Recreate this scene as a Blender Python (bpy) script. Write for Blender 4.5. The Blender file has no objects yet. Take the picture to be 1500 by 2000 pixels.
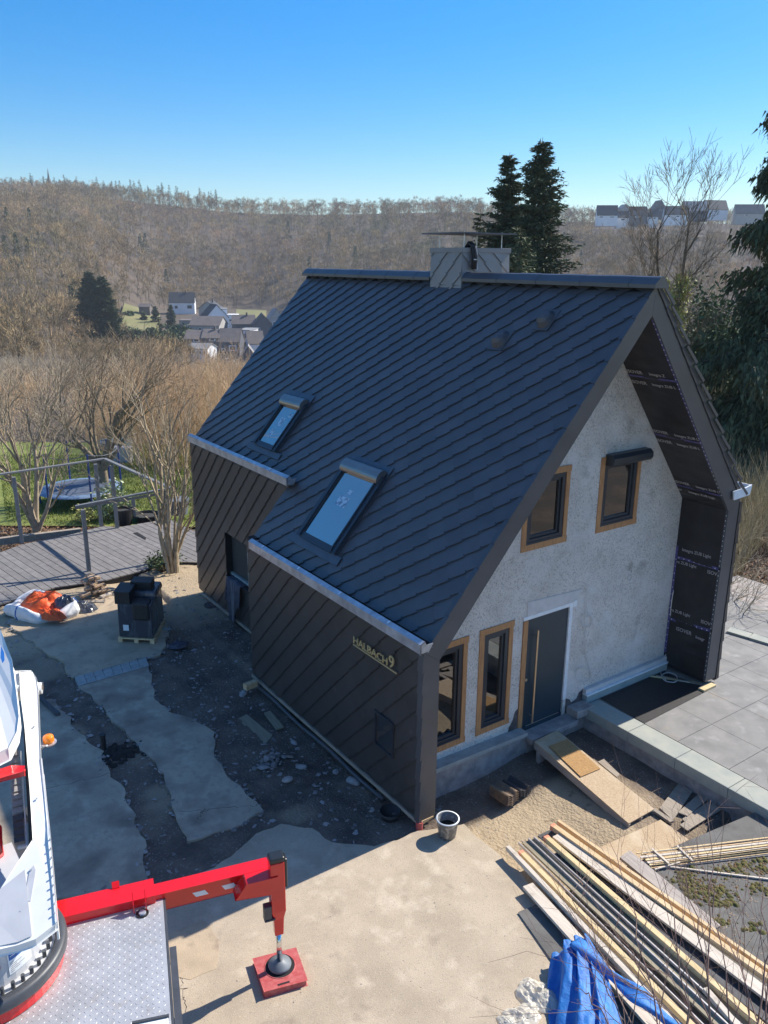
import bpy, math, random
import numpy as np
from math import sin, cos, pi, radians
from mathutils import Vector, Matrix
from mathutils.geometry import tessellate_polygon
random.seed(7); rng = np.random.default_rng(7)
scn = bpy.context.scene
col = scn.collection
# ------------------------------------------------------------------ camera
CAM = np.array([-6.56212, -8.27025, 8.10828]); F = 1605.53
YAW, PIT, ROL = 0.61386, 0.29624, 0.00782
def cam_axes():
    f = np.array([sin(YAW)*cos(PIT), cos(YAW)*cos(PIT), -sin(PIT)])
    r = np.array([cos(YAW), -sin(YAW), 0.0]); u = np.cross(r, f)
    c, s = cos(ROL), sin(ROL)
    return np.array([c*r+s*u, -s*r+c*u, f])
MC = cam_axes()
cd = bpy.data.cameras.new('camera'); cam = bpy.data.objects.new('camera', cd); col.objects.link(cam)
cd.sensor_fit = 'HORIZONTAL'; cd.sensor_width = 36; cd.lens = 36*F/1500
cd.clip_start = 0.1; cd.clip_end = 9000
cam.matrix_world = Matrix(((MC[0][0], MC[1][0], -MC[2][0], CAM[0]), (MC[0][1], MC[1][1], -MC[2][1], CAM[1]),
                           (MC[0][2], MC[1][2], -MC[2][2], CAM[2]), (0, 0, 0, 1)))
scn.camera = cam
# ------------------------------------------------------------------ light
SUN_EL, SUN_AZ = radians(40.3), radians(90.9)
w = bpy.data.worlds.new('World'); scn.world = w; w.use_nodes = True
nt = w.node_tree; bg = nt.nodes['Background']; sky = nt.nodes.new('ShaderNodeTexSky')
sky.sky_type = 'NISHITA'; sky.sun_disc = False; sky.sun_elevation = SUN_EL; sky.sun_rotation = SUN_AZ
sky.altitude = 300; sky.air_density = 1.0; sky.dust_density = 0.3; sky.ozone_density = 2.6
hs = nt.nodes.new('ShaderNodeHueSaturation'); hs.inputs['Hue'].default_value = .505
tcw = nt.nodes.new('ShaderNodeTexCoord'); sx = nt.nodes.new('ShaderNodeSeparateXYZ'); mr = nt.nodes.new('ShaderNodeMapRange'); mv = nt.nodes.new('ShaderNodeMapRange')
nt.links.new(tcw.outputs['Generated'], sx.inputs[0])      # deeper, slightly darker blue low in the sky, paler overhead
for q_, a_, b_, c_, d_ in ((mr, 0.0, .66, 1.75, 1.24), (mv, 0.0, .42, .74, 1.0)):
    nt.links.new(sx.outputs['Z'], q_.inputs[0]); q_.inputs[1].default_value = a_; q_.inputs[2].default_value = b_; q_.inputs[3].default_value = c_; q_.inputs[4].default_value = d_
nt.links.new(mr.outputs[0], hs.inputs['Saturation']); nt.links.new(mv.outputs[0], hs.inputs['Value'])
nt.links.new(sky.outputs[0], hs.inputs['Color']); nt.links.new(hs.outputs[0], bg.inputs[0]); bg.inputs[1].default_value = 0.13
sd = bpy.data.lights.new('sun', 'SUN'); sd.energy = 5.0; sd.angle = radians(0.53); sd.color = (1, 0.93, 0.82)
sun = bpy.data.objects.new('sun', sd); col.objects.link(sun)
S = Vector((cos(SUN_EL)*sin(SUN_AZ), cos(SUN_EL)*cos(SUN_AZ), sin(SUN_EL)))
sun.rotation_euler = S.to_track_quat('Z', 'Y').to_euler(); sun.location = (40, -2, 40)
scn.view_settings.view_transform = 'Standard'; scn.view_settings.look = 'None'
scn.view_settings.gamma = 1; scn.view_settings.exposure = 0.58
# ------------------------------------------------------------------ survey helpers (a photo bearing met with a known surface)
def bearing(x, y):
    d = MC.T @ np.array([(x-750)/F, -(y-1000)/F, 1.0]); return d
def U(x, y, z=-.12, ax=2):
    d = bearing(x, y); t = (z-CAM[ax])/d[ax]; return CAM+t*d
def UZ(pts, z): return [U(p[0], p[1], z) for p in pts]
def crop(pts, o, s): return [(o[0]+p[0]/s, o[1]+p[1]/s) for p in pts]
FX, FY = sin(YAW), cos(YAW)
def PD(px, D):          # plan point at horizontal distance D along the view
    L = (px-750)/F*D*0.956
    return CAM[0]+FX*D+FY*L, CAM[1]+FY*D-FX*L
def ld(x, y):
    dx, dy = x-CAM[0], y-CAM[1]; return dx*FY-dy*FX, dx*FX+dy*FY
def smooth(t): t = np.clip(t, 0, 1); return t*t*(3-2*t)
_g = rng.random((64, 64))
def vn(x, y):
    x = np.asarray(x, float); y = np.asarray(y, float)
    xi = np.floor(x).astype(int); yi = np.floor(y).astype(int); fx = smooth(x-xi); fy = smooth(y-yi)
    a = _g[xi % 64, yi % 64]; b = _g[(xi+1) % 64, yi % 64]; c = _g[xi % 64, (yi+1) % 64]; d = _g[(xi+1) % 64, (yi+1) % 64]
    return (a*(1-fx)+b*fx)*(1-fy)+(c*(1-fx)+d*fx)*fy
def fbm(x, y, o=4):
    s = 0; a = .5
    for i in range(o): s = s+a*vn(x*2**i+17*i, y*2**i+5*i); a *= .5
    return s
def terrain(x, y):
    x = np.asarray(x, float); y = np.asarray(y, float)
    L, D = (x-CAM[0])*FY-(y-CAM[1])*FX, (x-CAM[0])*FX+(y-CAM[1])*FY
    Dp = np.maximum(D, 1.0); px = 750+F*L/(Dp*.956)
    base = np.interp(D, [-50, 24, 28, 33, 45, 100, 250, 320, 420, 520, 3000], [-.75, -.75, -.9, -1.2, -2.0, -8, -23, -30, -28, -24, -20])
    rb = np.interp(D, [-50, 24, 40, 80, 200, 320, 3000], [-.75, -.6, -.9, -6, -25, -30, -20])
    k = smooth((px-1150)/250.); base = base*(1-k)+rb*k
    tp = np.interp(px, [-900, 0, 150, 300, 450, 600, 900, 1050, 1150, 2400], [400, 398, 396, 410, 424, 428, 420, 436, 436, 440])
    top = 8.1+900*(508-tp)/F
    d0 = np.interp(px, [-500, 0, 110, 210, 320, 480, 600, 1000, 2400], [200, 215, 235, 380, 570, 600, 520, 380, 350])
    t = np.clip((D-d0)/(900-d0), 0, 1); h = base*(1-t)+top*t
    h = h+np.where(D > 200, 10*(fbm(x/120., y/120., 3)-.45)*smooth((D-600)/80)*(1-smooth((D-760)/140)), 0)
    return np.where(D > 900, top-(D-900)*.03, h)
def T(x, y): return float(terrain(x, y))
# ------------------------------------------------------------------ mesh helpers
class MB:
    def __init__(s): s.v = []; s.f = []
    def poly(s, pts):
        n = len(s.v); s.v += [tuple(p) for p in pts]; s.f.append(tuple(range(n, n+len(pts)))); return s
    def raw(s, v, f):
        n = len(s.v); s.v += [tuple(p) for p in v]; s.f += [tuple(i+n for i in q) for q in f]; return s
    def box(s, a, b):
        x0, y0, z0 = a; x1, y1, z1 = b
        return s.raw([(x0,y0,z0),(x1,y0,z0),(x1,y1,z0),(x0,y1,z0),(x0,y0,z1),(x1,y0,z1),(x1,y1,z1),(x0,y1,z1)],
                     [(0,3,2,1),(4,5,6,7),(0,1,5,4),(1,2,6,5),(2,3,7,6),(3,0,4,7)])
    def obox(s, c, X, Y, Z):      # centre and half-axis vectors
        c, X, Y, Z = map(np.array, (c, X, Y, Z)); p = []
        for k in (-1, 1):
            for a, b in ((-1,-1),(1,-1),(1,1),(-1,1)): p.append(c+a*X+b*Y+k*Z)
        return s.raw(p, [(0,3,2,1),(4,5,6,7),(0,1,5,4),(1,2,6,5),(2,3,7,6),(3,0,4,7)])
    def prism(s, pts, vec):       # closed slab from an outline and a thickness vector
        pts = [np.array(p, float) for p in pts]; vec = np.array(vec, float); n = len(pts)
        tri = tessellate_polygon([[Vector(p) for p in pts]])
        v = pts+[p+vec for p in pts]
        f = [tuple(t) for t in tri]+[tuple(i+n for i in t[::-1]) for t in tri]
        f += [(i, (i+1) % n, (i+1) % n+n, i+n) for i in range(n)]
        return s.raw(v, f)
    def bar(s, a, b, wd, th, up=(0,0,1)):
        a, b, up = np.array(a, float), np.array(b, float), np.array(up, float)
        d = (b-a); L = np.linalg.norm(d); d /= L; sd_ = np.cross(d, up); sd_ /= np.linalg.norm(sd_); u = np.cross(sd_, d)
        return s.obox((a+b)/2, d*L/2, sd_*wd/2, u*th/2)
    def tube(s, pts, rad, n=6, cap=True):
        pts = [np.array(p, float) for p in pts]
        if not hasattr(rad, '__len__'): rad = [rad]*len(pts)
        base = len(s.v); ref = np.array([.31, .17, .93])
        for i, p in enumerate(pts):
            d = pts[min(i+1, len(pts)-1)]-pts[max(i-1, 0)]; d = d/(np.linalg.norm(d)+1e-9)
            a = np.cross(d, ref); l = np.linalg.norm(a)
            if l < .1: a = np.cross(d, [1, 0, 0]); l = np.linalg.norm(a)
            a /= l; b = np.cross(d, a)
            for k in range(n):
                t = 2*pi*k/n; s.v.append(tuple(p+rad[i]*(cos(t)*a+sin(t)*b)))
        for i in range(len(pts)-1):
            for k in range(n):
                q = base+i*n; s.f.append((q+k, q+(k+1) % n, q+n+(k+1) % n, q+n+k))
        if cap:
            s.f.append(tuple(base+k for k in range(n))[::-1]); s.f.append(tuple(base+(len(pts)-1)*n+k for k in range(n)))
        return s
    def lathe(s, c, prof, n=32):    # prof: (r, z) pairs about vertical axis
        base = len(s.v)
        for r, z in prof:
            for k in range(n): s.v.append((c[0]+r*cos(2*pi*k/n), c[1]+r*sin(2*pi*k/n), c[2]+z))
        for i in range(len(prof)-1):
            for k in range(n):
                q = base+i*n; s.f.append((q+k, q+(k+1) % n, q+n+(k+1) % n, q+n+k))
        return s
    def build(s, name, m, parent=None, smooth_=False, bevel=0, loc=None):
        off = np.array(loc if loc is not None else (parent_loc(parent) if parent else (0, 0, 0)), float)
        me = bpy.data.meshes.new(name)
        v = np.array(s.v, float)-off
        me.from_pydata([tuple(p) for p in v], [], s.f); me.update()
        if m: me.materials.append(m)
        o = bpy.data.objects.new(name, me); col.objects.link(o)
        if parent: o.parent = parent
        elif loc is not None: o.location = loc
        if smooth_:
            me.polygons.foreach_set('use_smooth', [True]*len(me.polygons))
        if bevel:
            b = o.modifiers.new('bevel', 'BEVEL'); b.width = bevel; b.segments = 2; b.limit_method = 'ANGLE'
        return o
def parent_loc(o):
    p = np.zeros(3)
    while o: p += np.array(o.location); o = o.parent
    return p
def fast(name, v, f, m, smooth_=False):   # numpy mesh, all faces of equal size
    me = bpy.data.meshes.new(name); v = np.asarray(v, np.float32); f = np.asarray(f, np.int32); k = f.shape[1]
    me.vertices.add(len(v)); me.vertices.foreach_set('co', v.ravel())
    me.loops.add(f.size); me.loops.foreach_set('vertex_index', f.ravel())
    me.polygons.add(len(f)); me.polygons.foreach_set('loop_start', np.arange(0, f.size, k, dtype=np.int32))
    me.polygons.foreach_set('loop_total', np.full(len(f), k, np.int32))
    if smooth_: me.polygons.foreach_set('use_smooth', np.ones(len(f), bool))
    me.update(calc_edges=True)
    for x in (m if isinstance(m, (list, tuple)) else [m]): me.materials.append(x)
    o = bpy.data.objects.new(name, me); col.objects.link(o); return o
def tag(o, label=None, cat=None, group=None, kind=None):
    if label: o['label'] = label
    if cat: o['category'] = cat
    if group: o['group'] = group
    if kind: o['kind'] = kind
    return o
def thing(name, label, cat, loc=(0, 0, 0), group=None):
    o = bpy.data.objects.new(name, None); col.objects.link(o); o.location = tuple(float(a) for a in loc)
    o.empty_display_size = .2; return tag(o, label, cat, group)
# ------------------------------------------------------------------ materials
def mat(name, c, rough=.6, metal=0, var=.0, scale=8, c2=None, bump=0, bscale=None, coat=0, ior=1.5, detail=6, stretch=None, ramp=(.35, .65), spec=None):
    m = bpy.data.materials.new(name); m.use_nodes = True; t = m.node_tree; N = t.nodes; L = t.links
    p = N['Principled BSDF']; p.inputs['Base Color'].default_value = (*c, 1); p.inputs['Roughness'].default_value = rough
    p.inputs['Metallic'].default_value = metal; p.inputs['IOR'].default_value = ior
    p.inputs['Coat Weight'].default_value = coat
    if spec is not None: p.inputs['Specular IOR Level'].default_value = spec
    tc = N.new('ShaderNodeTexCoord'); mp = N.new('ShaderNodeMapping'); L.new(tc.outputs['Object'], mp.inputs[0])
    if stretch: mp.inputs['Scale'].default_value = stretch
    if c2 or var:
        n = N.new('ShaderNodeTexNoise'); n.inputs['Scale'].default_value = scale; n.inputs['Detail'].default_value = detail
        n.inputs['Roughness'].default_value = .6
        L.new(mp.outputs[0], n.inputs['Vector']); r = N.new('ShaderNodeValToRGB'); L.new(n.outputs['Fac'], r.inputs[0])
        c2_ = c2 or tuple(min(1, x*(1+var)) for x in c); c1_ = c if c2 else tuple(x*(1-var) for x in c)
        r.color_ramp.elements[0].color = (*c1_, 1); r.color_ramp.elements[0].position = ramp[0]
        r.color_ramp.elements[1].color = (*c2_, 1); r.color_ramp.elements[1].position = ramp[1]
        L.new(r.outputs[0], p.inputs['Base Color'])
    if bump:
        n2 = N.new('ShaderNodeTexNoise'); n2.inputs['Scale'].default_value = bscale or scale*4; n2.inputs['Detail'].default_value = 5
        L.new(mp.outputs[0], n2.inputs['Vector']); b = N.new('ShaderNodeBump'); b.inputs['Strength'].default_value = 1
        b.inputs['Distance'].default_value = bump; L.new(n2.outputs['Fac'], b.inputs['Height']); L.new(b.outputs[0], p.inputs['Normal'])
    return m
def addmix(m, c, scale, lo, hi, detail=4, kind='noise', mask=None, loc=(0,0,0), rnd=None):
    """lay a further noise-masked colour over a material's base colour"""
    t = m.node_tree; N = t.nodes; L = t.links; p = N['Principled BSDF']; s = p.inputs['Base Color']
    mx = N.new('ShaderNodeMix'); mx.data_type = 'RGBA'
    if s.is_linked: L.new(s.links[0].from_socket, mx.inputs[6])
    else: mx.inputs[6].default_value = s.default_value
    mx.inputs[7].default_value = (*c, 1)
    tc = N.new('ShaderNodeTexCoord'); mp = N.new('ShaderNodeMapping'); mp.inputs['Location'].default_value = loc
    L.new(tc.outputs['Object'], mp.inputs[0])
    if kind == 'noise':
        n = N.new('ShaderNodeTexNoise'); n.inputs['Scale'].default_value = scale; n.inputs['Detail'].default_value = detail; out = n.outputs['Fac']
    else:
        n = N.new('ShaderNodeTexVoronoi'); n.inputs['Scale'].default_value = scale; out = n.outputs['Distance']
    L.new(mp.outputs[0], n.inputs['Vector'])
    r = N.new('ShaderNodeMapRange'); r.inputs[1].default_value = lo; r.inputs[2].default_value = hi; L.new(out, r.inputs[0])
    L.new(r.outputs[0], mx.inputs[0]); L.new(mx.outputs[2], s); return m
def attr_mix(m, attr, c):
    t = m.node_tree; N = t.nodes; L = t.links; p = N['Principled BSDF']; s = p.inputs['Base Color']
    mx = N.new('ShaderNodeMix'); mx.data_type = 'RGBA'
    L.new(s.links[0].from_socket, mx.inputs[6]); mx.inputs[7].default_value = (*c, 1)
    a = N.new('ShaderNodeAttribute'); a.attribute_name = attr; L.new(a.outputs['Fac'], mx.inputs[0]); L.new(mx.outputs[2], s)
    return mx
def tree_shade(m, lo, hi):
    t = m.node_tree; N = t.nodes; L = t.links; p = N['Principled BSDF']; s = p.inputs['Base Color']; a = N.new('ShaderNodeAttribute'); a.attribute_name = 'shade'
    r = N.new('ShaderNodeValToRGB'); r.color_ramp.elements[0].color = (*lo, 1); r.color_ramp.elements[1].color = (*hi, 1); L.new(a.outputs['Fac'], r.inputs[0])
    mx = N.new('ShaderNodeMix'); mx.data_type = 'RGBA'; mx.blend_type = 'MULTIPLY'; mx.inputs[0].default_value = 1; L.new(s.links[0].from_socket, mx.inputs[6]); L.new(r.outputs[0], mx.inputs[7]); L.new(mx.outputs[2], s); return m
def island_var(m, amt, hue=0.0):
    """each separate piece of a mesh gets its own slight shade (paint batches, boards, stones)"""
    t = m.node_tree; N = t.nodes; L = t.links; p = N['Principled BSDF']; s = p.inputs['Base Color']
    g = N.new('ShaderNodeNewGeometry'); r = N.new('ShaderNodeMapRange'); r.inputs[3].default_value = 1-amt; r.inputs[4].default_value = 1+amt
    L.new(g.outputs['Random Per Island'], r.inputs[0])
    mx = N.new('ShaderNodeMix'); mx.data_type = 'RGBA'; mx.blend_type = 'MULTIPLY'; mx.inputs[0].default_value = 1
    if s.is_linked: L.new(s.links[0].from_socket, mx.inputs[6])
    else: mx.inputs[6].default_value = s.default_value
    cb = N.new('ShaderNodeCombineColor'); L.new(r.outputs[0], cb.inputs[0]); L.new(r.outputs[0], cb.inputs[1]); L.new(r.outputs[0], cb.inputs[2])
    L.new(cb.outputs[0], mx.inputs[7]); L.new(mx.outputs[2], s); return m
M = {}
M['tile'] = island_var(mat('roof_tile', (.085,.082,.088), .42, .0, var=.12, scale=2.5, bump=.0006, bscale=120, spec=.6), .10)
M['walltile'] = island_var(mat('wall_tile', (.050,.047,.047), .42, .0, var=.12, scale=2.5, bump=.0006, bscale=120, spec=.5), .10)
addmix(M['walltile'], (.14,.125,.12), 3.2, .66, .9, loc=(0,3,1))
M['chtile'] = mat('chimney_tile', (.23,.225,.23), .4, .1, var=.08, scale=3)
M['verge'] = mat('verge_metal', (.082,.084,.092), .40, .1, var=.12, scale=1.5, spec=.6)
M['dark'] = mat('dark_gap', (.012,.012,.014), .8)
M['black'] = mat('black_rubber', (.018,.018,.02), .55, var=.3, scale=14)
M['zinc'] = mat('galvanised_gutter', (.50,.52,.55), .34, .55, var=.22, scale=5, bump=.0008, bscale=30)
M['zincdark'] = mat('gutter_inside', (.05,.055,.065), .5, .2)
M['render'] = mat('roughcast_render', (.58,.545,.50), .92, c2=(.72,.68,.63), scale=2.2, bump=.03, bscale=24, ramp=(.3,.7))
addmix(M['render'], (.33,.30,.28), 38, .50, .72, 6); addmix(M['render'], (.72,.70,.68), 1.3, .56, .78, 4, loc=(2,0,7)); addmix(M['render'], (.22,.19,.16), 1.7, .62, .82, 5, loc=(8,2,3))
M['smooth'] = mat('smooth_plaster', (.60,.58,.57), .85, var=.08, scale=5)
M['plinth'] = mat('plinth_concrete', (.42,.38,.35), .9, c2=(.25,.23,.22), scale=5, bump=.006, bscale=40)
M['bitumen'] = mat('bitumen_coating', (.05,.045,.05), .8, c2=(.12,.10,.10), scale=9)
M['bluegrey'] = mat('plinth_cladding', (.27,.33,.33), .7, c2=(.36,.40,.38), scale=4)
M['wood'] = mat('pine_frame', (.52,.27,.11), .65, c2=(.37,.18,.08), scale=6, stretch=(5,5,.6), bump=.001, bscale=40)
M['oldwood'] = mat('weathered_wood', (.40,.34,.27), .8, c2=(.26,.22,.18), scale=5, stretch=(6,.7,2), bump=.001)
M['frame'] = mat('window_frame', (.028,.036,.048), .35, .0, var=.1, scale=3, spec=.5)
M['door'] = mat('door_leaf', (.018,.040,.058), .38, .0, var=.12, scale=1.2, spec=.5)
M['steel'] = mat('brushed_steel', (.62,.52,.40), .35, .9)
M['gold'] = mat('gold_lettering', (.62,.50,.25), .45, .3)
M['white'] = mat('white_tape', (.78,.82,.85), .5, var=.06, scale=9)
M['pvc'] = mat('white_cable', (.62,.60,.58), .5)
M['membrane'] = mat('black_membrane', (.022,.019,.020), .42, var=.3, scale=3, bump=.01, bscale=4)
M['tape'] = mat('blue_tape', (.055,.05,.16), .4, c2=(.12,.10,.30), scale=22)
M['print'] = mat('membrane_print', (.42,.40,.40), .6)
M['apron'] = mat('window_flashing', (.10,.11,.13), .4, .3, var=.1)
M['hood'] = mat('shutter_hood', (.30,.27,.25), .28, .75, var=.08, scale=3)
M['concrete'] = mat('concrete_slab', (.50,.41,.30), .9, c2=(.38,.31,.225), scale=1.3, bump=.004, bscale=60, detail=9)
addmix(M['concrete'], (.58,.49,.37), 3.1, .55, .75, 8, loc=(3,1,0)); addmix(M['concrete'], (.25,.20,.15), 2.0, .63, .80, 8, loc=(7,5,0)); addmix(M['concrete'], (.24,.22,.19), 70, .60, .74, 2); addmix(M['concrete'], (.66,.57,.44), 90, .62, .74, 2, loc=(1,1,1))
M['paver'] = mat('grey_paver', (.36,.37,.35), .85, var=.15, scale=6, bump=.002)
M['patio'] = mat('patio_slab', (.27,.26,.245), .8, c2=(.19,.187,.18), scale=2.1, bump=.0015, bscale=50, detail=8)
addmix(M['patio'], (.38,.30,.22), 1.6, .60, .82, 6, loc=(4,2,0)); addmix(M['patio'], (.35,.34,.33), 4, .58, .8, 6)
M['kerb'] = mat('kerb_stone', (.40,.405,.345), .85, c2=(.32,.34,.31), scale=3, bump=.002, detail=8)
M['felt'] = mat('bitumen_felt', (.11,.106,.10), .95, c2=(.165,.16,.15), scale=2.5, bump=.003, bscale=160, detail=9)
addmix(M['felt'], (.24,.24,.225), 210, .58, .7, 2); addmix(M['felt'], (.09,.08,.07), 3.5, .58, .75, 7, loc=(2,6,0))
M['moss'] = mat('moss', (.055,.07,.015), .95, c2=(.16,.13,.04), scale=9, bump=.01, bscale=90)
M['mossbrown'] = mat('brown_moss', (.20,.12,.05), .95, c2=(.12,.08,.04), scale=12, bump=.01, bscale=90)
M['osb'] = mat('chipboard', (.55,.42,.27), .8, c2=(.40,.28,.17), scale=26, stretch=(1,2.2,1), bump=.002, bscale=60)
addmix(M['osb'], (.60,.50,.36), 2, .5, .8)
M['mat'] = mat('coir_mat', (.50,.30,.12), .95, c2=(.34,.19,.08), scale=40, bump=.004, bscale=150)
def timber(n, a, b): return mat(n, a, .75, c2=b, scale=4, stretch=(7,.6,3), bump=.0012, bscale=30)
M['t_fresh'] = timber('fresh_timber', (.74,.56,.34), (.62,.42,.22)); M['t_yellow'] = timber('yellow_timber', (.76,.60,.34), (.64,.47,.24))
M['t_white'] = timber('pale_timber', (.70,.62,.52), (.54,.47,.39)); M['t_grey'] = timber('grey_timber', (.46,.41,.37), (.33,.29,.26))
M['t_moss'] = timber('mossy_timber', (.38,.33,.22), (.26,.22,.15)); M['t_dark'] = timber('dark_timber', (.10,.10,.11), (.06,.06,.06))
for k_ in ('t_fresh','t_yellow','t_white','t_grey','t_moss'): addmix(M[k_], tuple(x*.55 for x in (.5,.4,.28)), 3.5, .60, .80, 8, loc=(k_.__len__(),2,1)); island_var(M[k_], .10)
M['t_red'] = mat('red_marked_timber', (.75,.16,.10), .7, c2=(.70,.35,.2), scale=9)
M['rail'] = mat('grey_metal_rail', (.45,.43,.43), .45, .5, var=.1)
M['clay'] = mat('roof_tile_clay', (.30,.20,.12), .85, c2=(.14,.11,.09), scale=9)
M['darkclay'] = mat('dark_roof_tile', (.05,.05,.055), .6)
M['blue'] = mat('blue_tarpaulin', (.010,.13,.46), .6, c2=(.03,.22,.60), scale=7, bump=.006, bscale=40)
M['plastic'] = mat('translucent_plastic', (.62,.55,.42), .3, c2=(.74,.70,.62), scale=4, bump=.02, bscale=14)
M['truckwhite'] = mat('white_lacquer', (.84,.84,.80), .28, coat=.5, var=.03, scale=4)
M['truckgrey'] = mat('light_grey_lacquer', (.55,.56,.58), .35, var=.05, scale=4)
M['red'] = mat('red_lacquer', (.72,.006,.008), .26, coat=.6, var=.06, scale=3)
M['reddull'] = mat('red_plastic_pad', (.42,.06,.06), .6, c2=(.52,.14,.13), scale=14, bump=.001)
M['darkgrey'] = mat('dark_grey_steel', (.075,.08,.09), .45, .2, var=.15, scale=5)
M['midgrey'] = mat('grey_plastic_plate', (.16,.18,.20), .5, var=.15, scale=9)
M['chain'] = mat('cable_chain', (.33,.31,.30), .6, var=.15, scale=12)
M['chrome'] = mat('chromed_rod', (.75,.74,.75), .12, 1)
M['alu'] = mat('checker_plate', (.47,.48,.50), .55, .45, var=.12, scale=4)
addmix(M['alu'], (.42,.40,.38), 7, .58, .8, 8)
M['orange'] = mat('orange_beacon', (.95,.30,.02), .18, c2=(.9,.20,.01), scale=30, coat=.5)
M['blueprint'] = mat('blue_sticker', (.02,.13,.42), .4)
M['silver_ref'] = mat('reflective_white', (.80,.80,.80), .35)
M['deck'] = island_var(mat('deck_board', (.24,.225,.215), .75, c2=(.17,.16,.155), scale=5, bump=.001), .12)
M['rail_paint'] = mat('grey_painted_wood', (.20,.205,.21), .6, var=.15, scale=6)
M['soilbag'] = mat('white_woven_bag', (.72,.72,.72), .7, var=.08, scale=8, bump=.01, bscale=10)
M['orangecloth'] = mat('orange_sheet', (.85,.13,.02), .55, c2=(.65,.07,.01), scale=7, bump=.015, bscale=14)
M['darkcloth'] = mat('dark_cloth', (.05,.052,.075), .85, c2=(.10,.10,.13), scale=6, bump=.006, bscale=30)
M['film'] = mat('stretch_film', (.06,.065,.08), .18, c2=(.20,.21,.23), scale=5, stretch=(1,1,.3), bump=.01, bscale=9, ramp=(.5,.8))
M['brick'] = island_var(mat('old_brick', (.40,.27,.18), .9, c2=(.52,.40,.28), scale=9, bump=.004), .25)
M['stone'] = island_var(mat('rubble_stone', (.23,.21,.20), .9, c2=(.33,.30,.28), scale=12), .45)
M['bark'] = mat('pale_bark', (.46,.38,.27), .9, c2=(.28,.23,.16), scale=7, bump=.004, bscale=30)
M['barkmid'] = mat('brown_bark', (.30,.24,.16), .9, c2=(.17,.13,.09), scale=7)
M['barkdark'] = mat('dark_bark', (.12,.095,.07), .95, c2=(.20,.16,.11), scale=6, bump=.004)
M['twig'] = island_var(mat('tan_twig', (.66,.47,.29), .9, c2=(.50,.34,.20), scale=1.5), .3)
M['twig2'] = island_var(mat('grey_twig', (.50,.42,.31), .9, c2=(.36,.30,.22), scale=.6), .3)
M['redtwig'] = mat('reddish_twig', (.17,.09,.075), .7, c2=(.26,.17,.13), scale=3)
M['ivy'] = mat('ivy_leaf', (.28,.30,.07), .7, c2=(.42,.40,.15), scale=7)
M['spruce'] = island_var(mat('spruce_needle', (.045,.068,.030), .8, c2=(.095,.11,.045), scale=1.2), .4)
M['spruce2'] = island_var(mat('young_spruce_needle', (.07,.095,.04), .8, c2=(.12,.14,.06), scale=1), .4)
M['laurel'] = island_var(mat('evergreen_leaf', (.04,.065,.025), .85, c2=(.10,.14,.05), scale=2), .45)
M['farwood'] = island_var(mat('far_bare_wood', (.39,.295,.17), .95, c2=(.27,.205,.115), scale=.012), .35)
addmix(M['farwood'], (.38,.27,.18), .02, .52, .66, 3); addmix(M['farwood'], (.24,.22,.13), .011, .55, .70, 3, loc=(90,20,0))
tree_shade(M['farwood'], (.50,.52,.52), (1.6,1.45,1.2))
M['litter'] = mat('leaf_litter_ground', (.105,.08,.058), 1, c2=(.075,.06,.045), scale=.03)
addmix(M['litter'], (.17,.12,.08), .9, .5, .75, 8)
M['lawn'] = mat('lawn_grass', (.13,.17,.025), .9, c2=(.21,.24,.055), scale=.7, bump=.03, bscale=10, detail=9)
addmix(M['lawn'], (.10,.11,.03), 2.5, .58, .75, 7)
M['wood_light'] = mat('trampoline_net', (.10,.12,.16), .6)
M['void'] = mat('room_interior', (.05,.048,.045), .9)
def glass(name, tint, ior=1.9, rough=.01, refl=(.95, .97, 1)):
    m = bpy.data.materials.new(name); m.use_nodes = True; N = m.node_tree.nodes; L = m.node_tree.links; N.remove(N['Principled BSDF'])
    o = N['Material Output']; tr = N.new('ShaderNodeBsdfTransparent'); tr.inputs[0].default_value = (*tint, 1)
    g = N.new('ShaderNodeBsdfGlossy'); g.inputs['Roughness'].default_value = rough; g.inputs[0].default_value = (*refl, 1)
    fr = N.new('ShaderNodeFresnel'); fr.inputs[0].default_value = ior; mx = N.new('ShaderNodeMixShader')
    L.new(fr.outputs[0], mx.inputs[0]); L.new(tr.outputs[0], mx.inputs[1]); L.new(g.outputs[0], mx.inputs[2]); L.new(mx.outputs[0], o.inputs[0]); return m
M['glass'] = glass('window_glass', (.55, .6, .58), 2.6)
M['skyglass'] = glass('roof_window_glass', (.25, .32, .4), 11.0, refl=(1, .90, .80))
# ------------------------------------------------------------------ the house
W, LF, LB, HE, HR, XR, DB, GY, XI, HER = 7.415, 5.665, 10.589, 2.758, 7.748, 4.331, .912, 1.0155, 7.11, 3.88
SLP = (HR-HE)/XR; CS = 1/math.hypot(1, SLP); SN = SLP*CS; VM = XR/CS
SR = (HR-HER)/(W-XR); CR = 1/math.hypot(1, SR); SNR = SR*CR; VR = (W-XR)/CR
def clip_poly(poly, reg):
    out = poly
    n = len(reg)
    for i in range(n):
        ax, ay = reg[i]; bx, by = reg[(i+1) % n]; inp = out; out = []
        if not inp: break
        for j in range(len(inp)):
            p, q = inp[j], inp[(j+1) % len(inp)]
            sp = (bx-ax)*(p[1]-ay)-(by-ay)*(p[0]-ax); sq = (bx-ax)*(q[1]-ay)-(by-ay)*(q[0]-ax)
            if sp >= 0: out.append(p)
            if (sp >= 0) != (sq >= 0):
                t = sp/(sp-sq); out.append((p[0]+t*(q[0]-p[0]), p[1]+t*(q[1]-p[1])))
    return out
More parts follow.
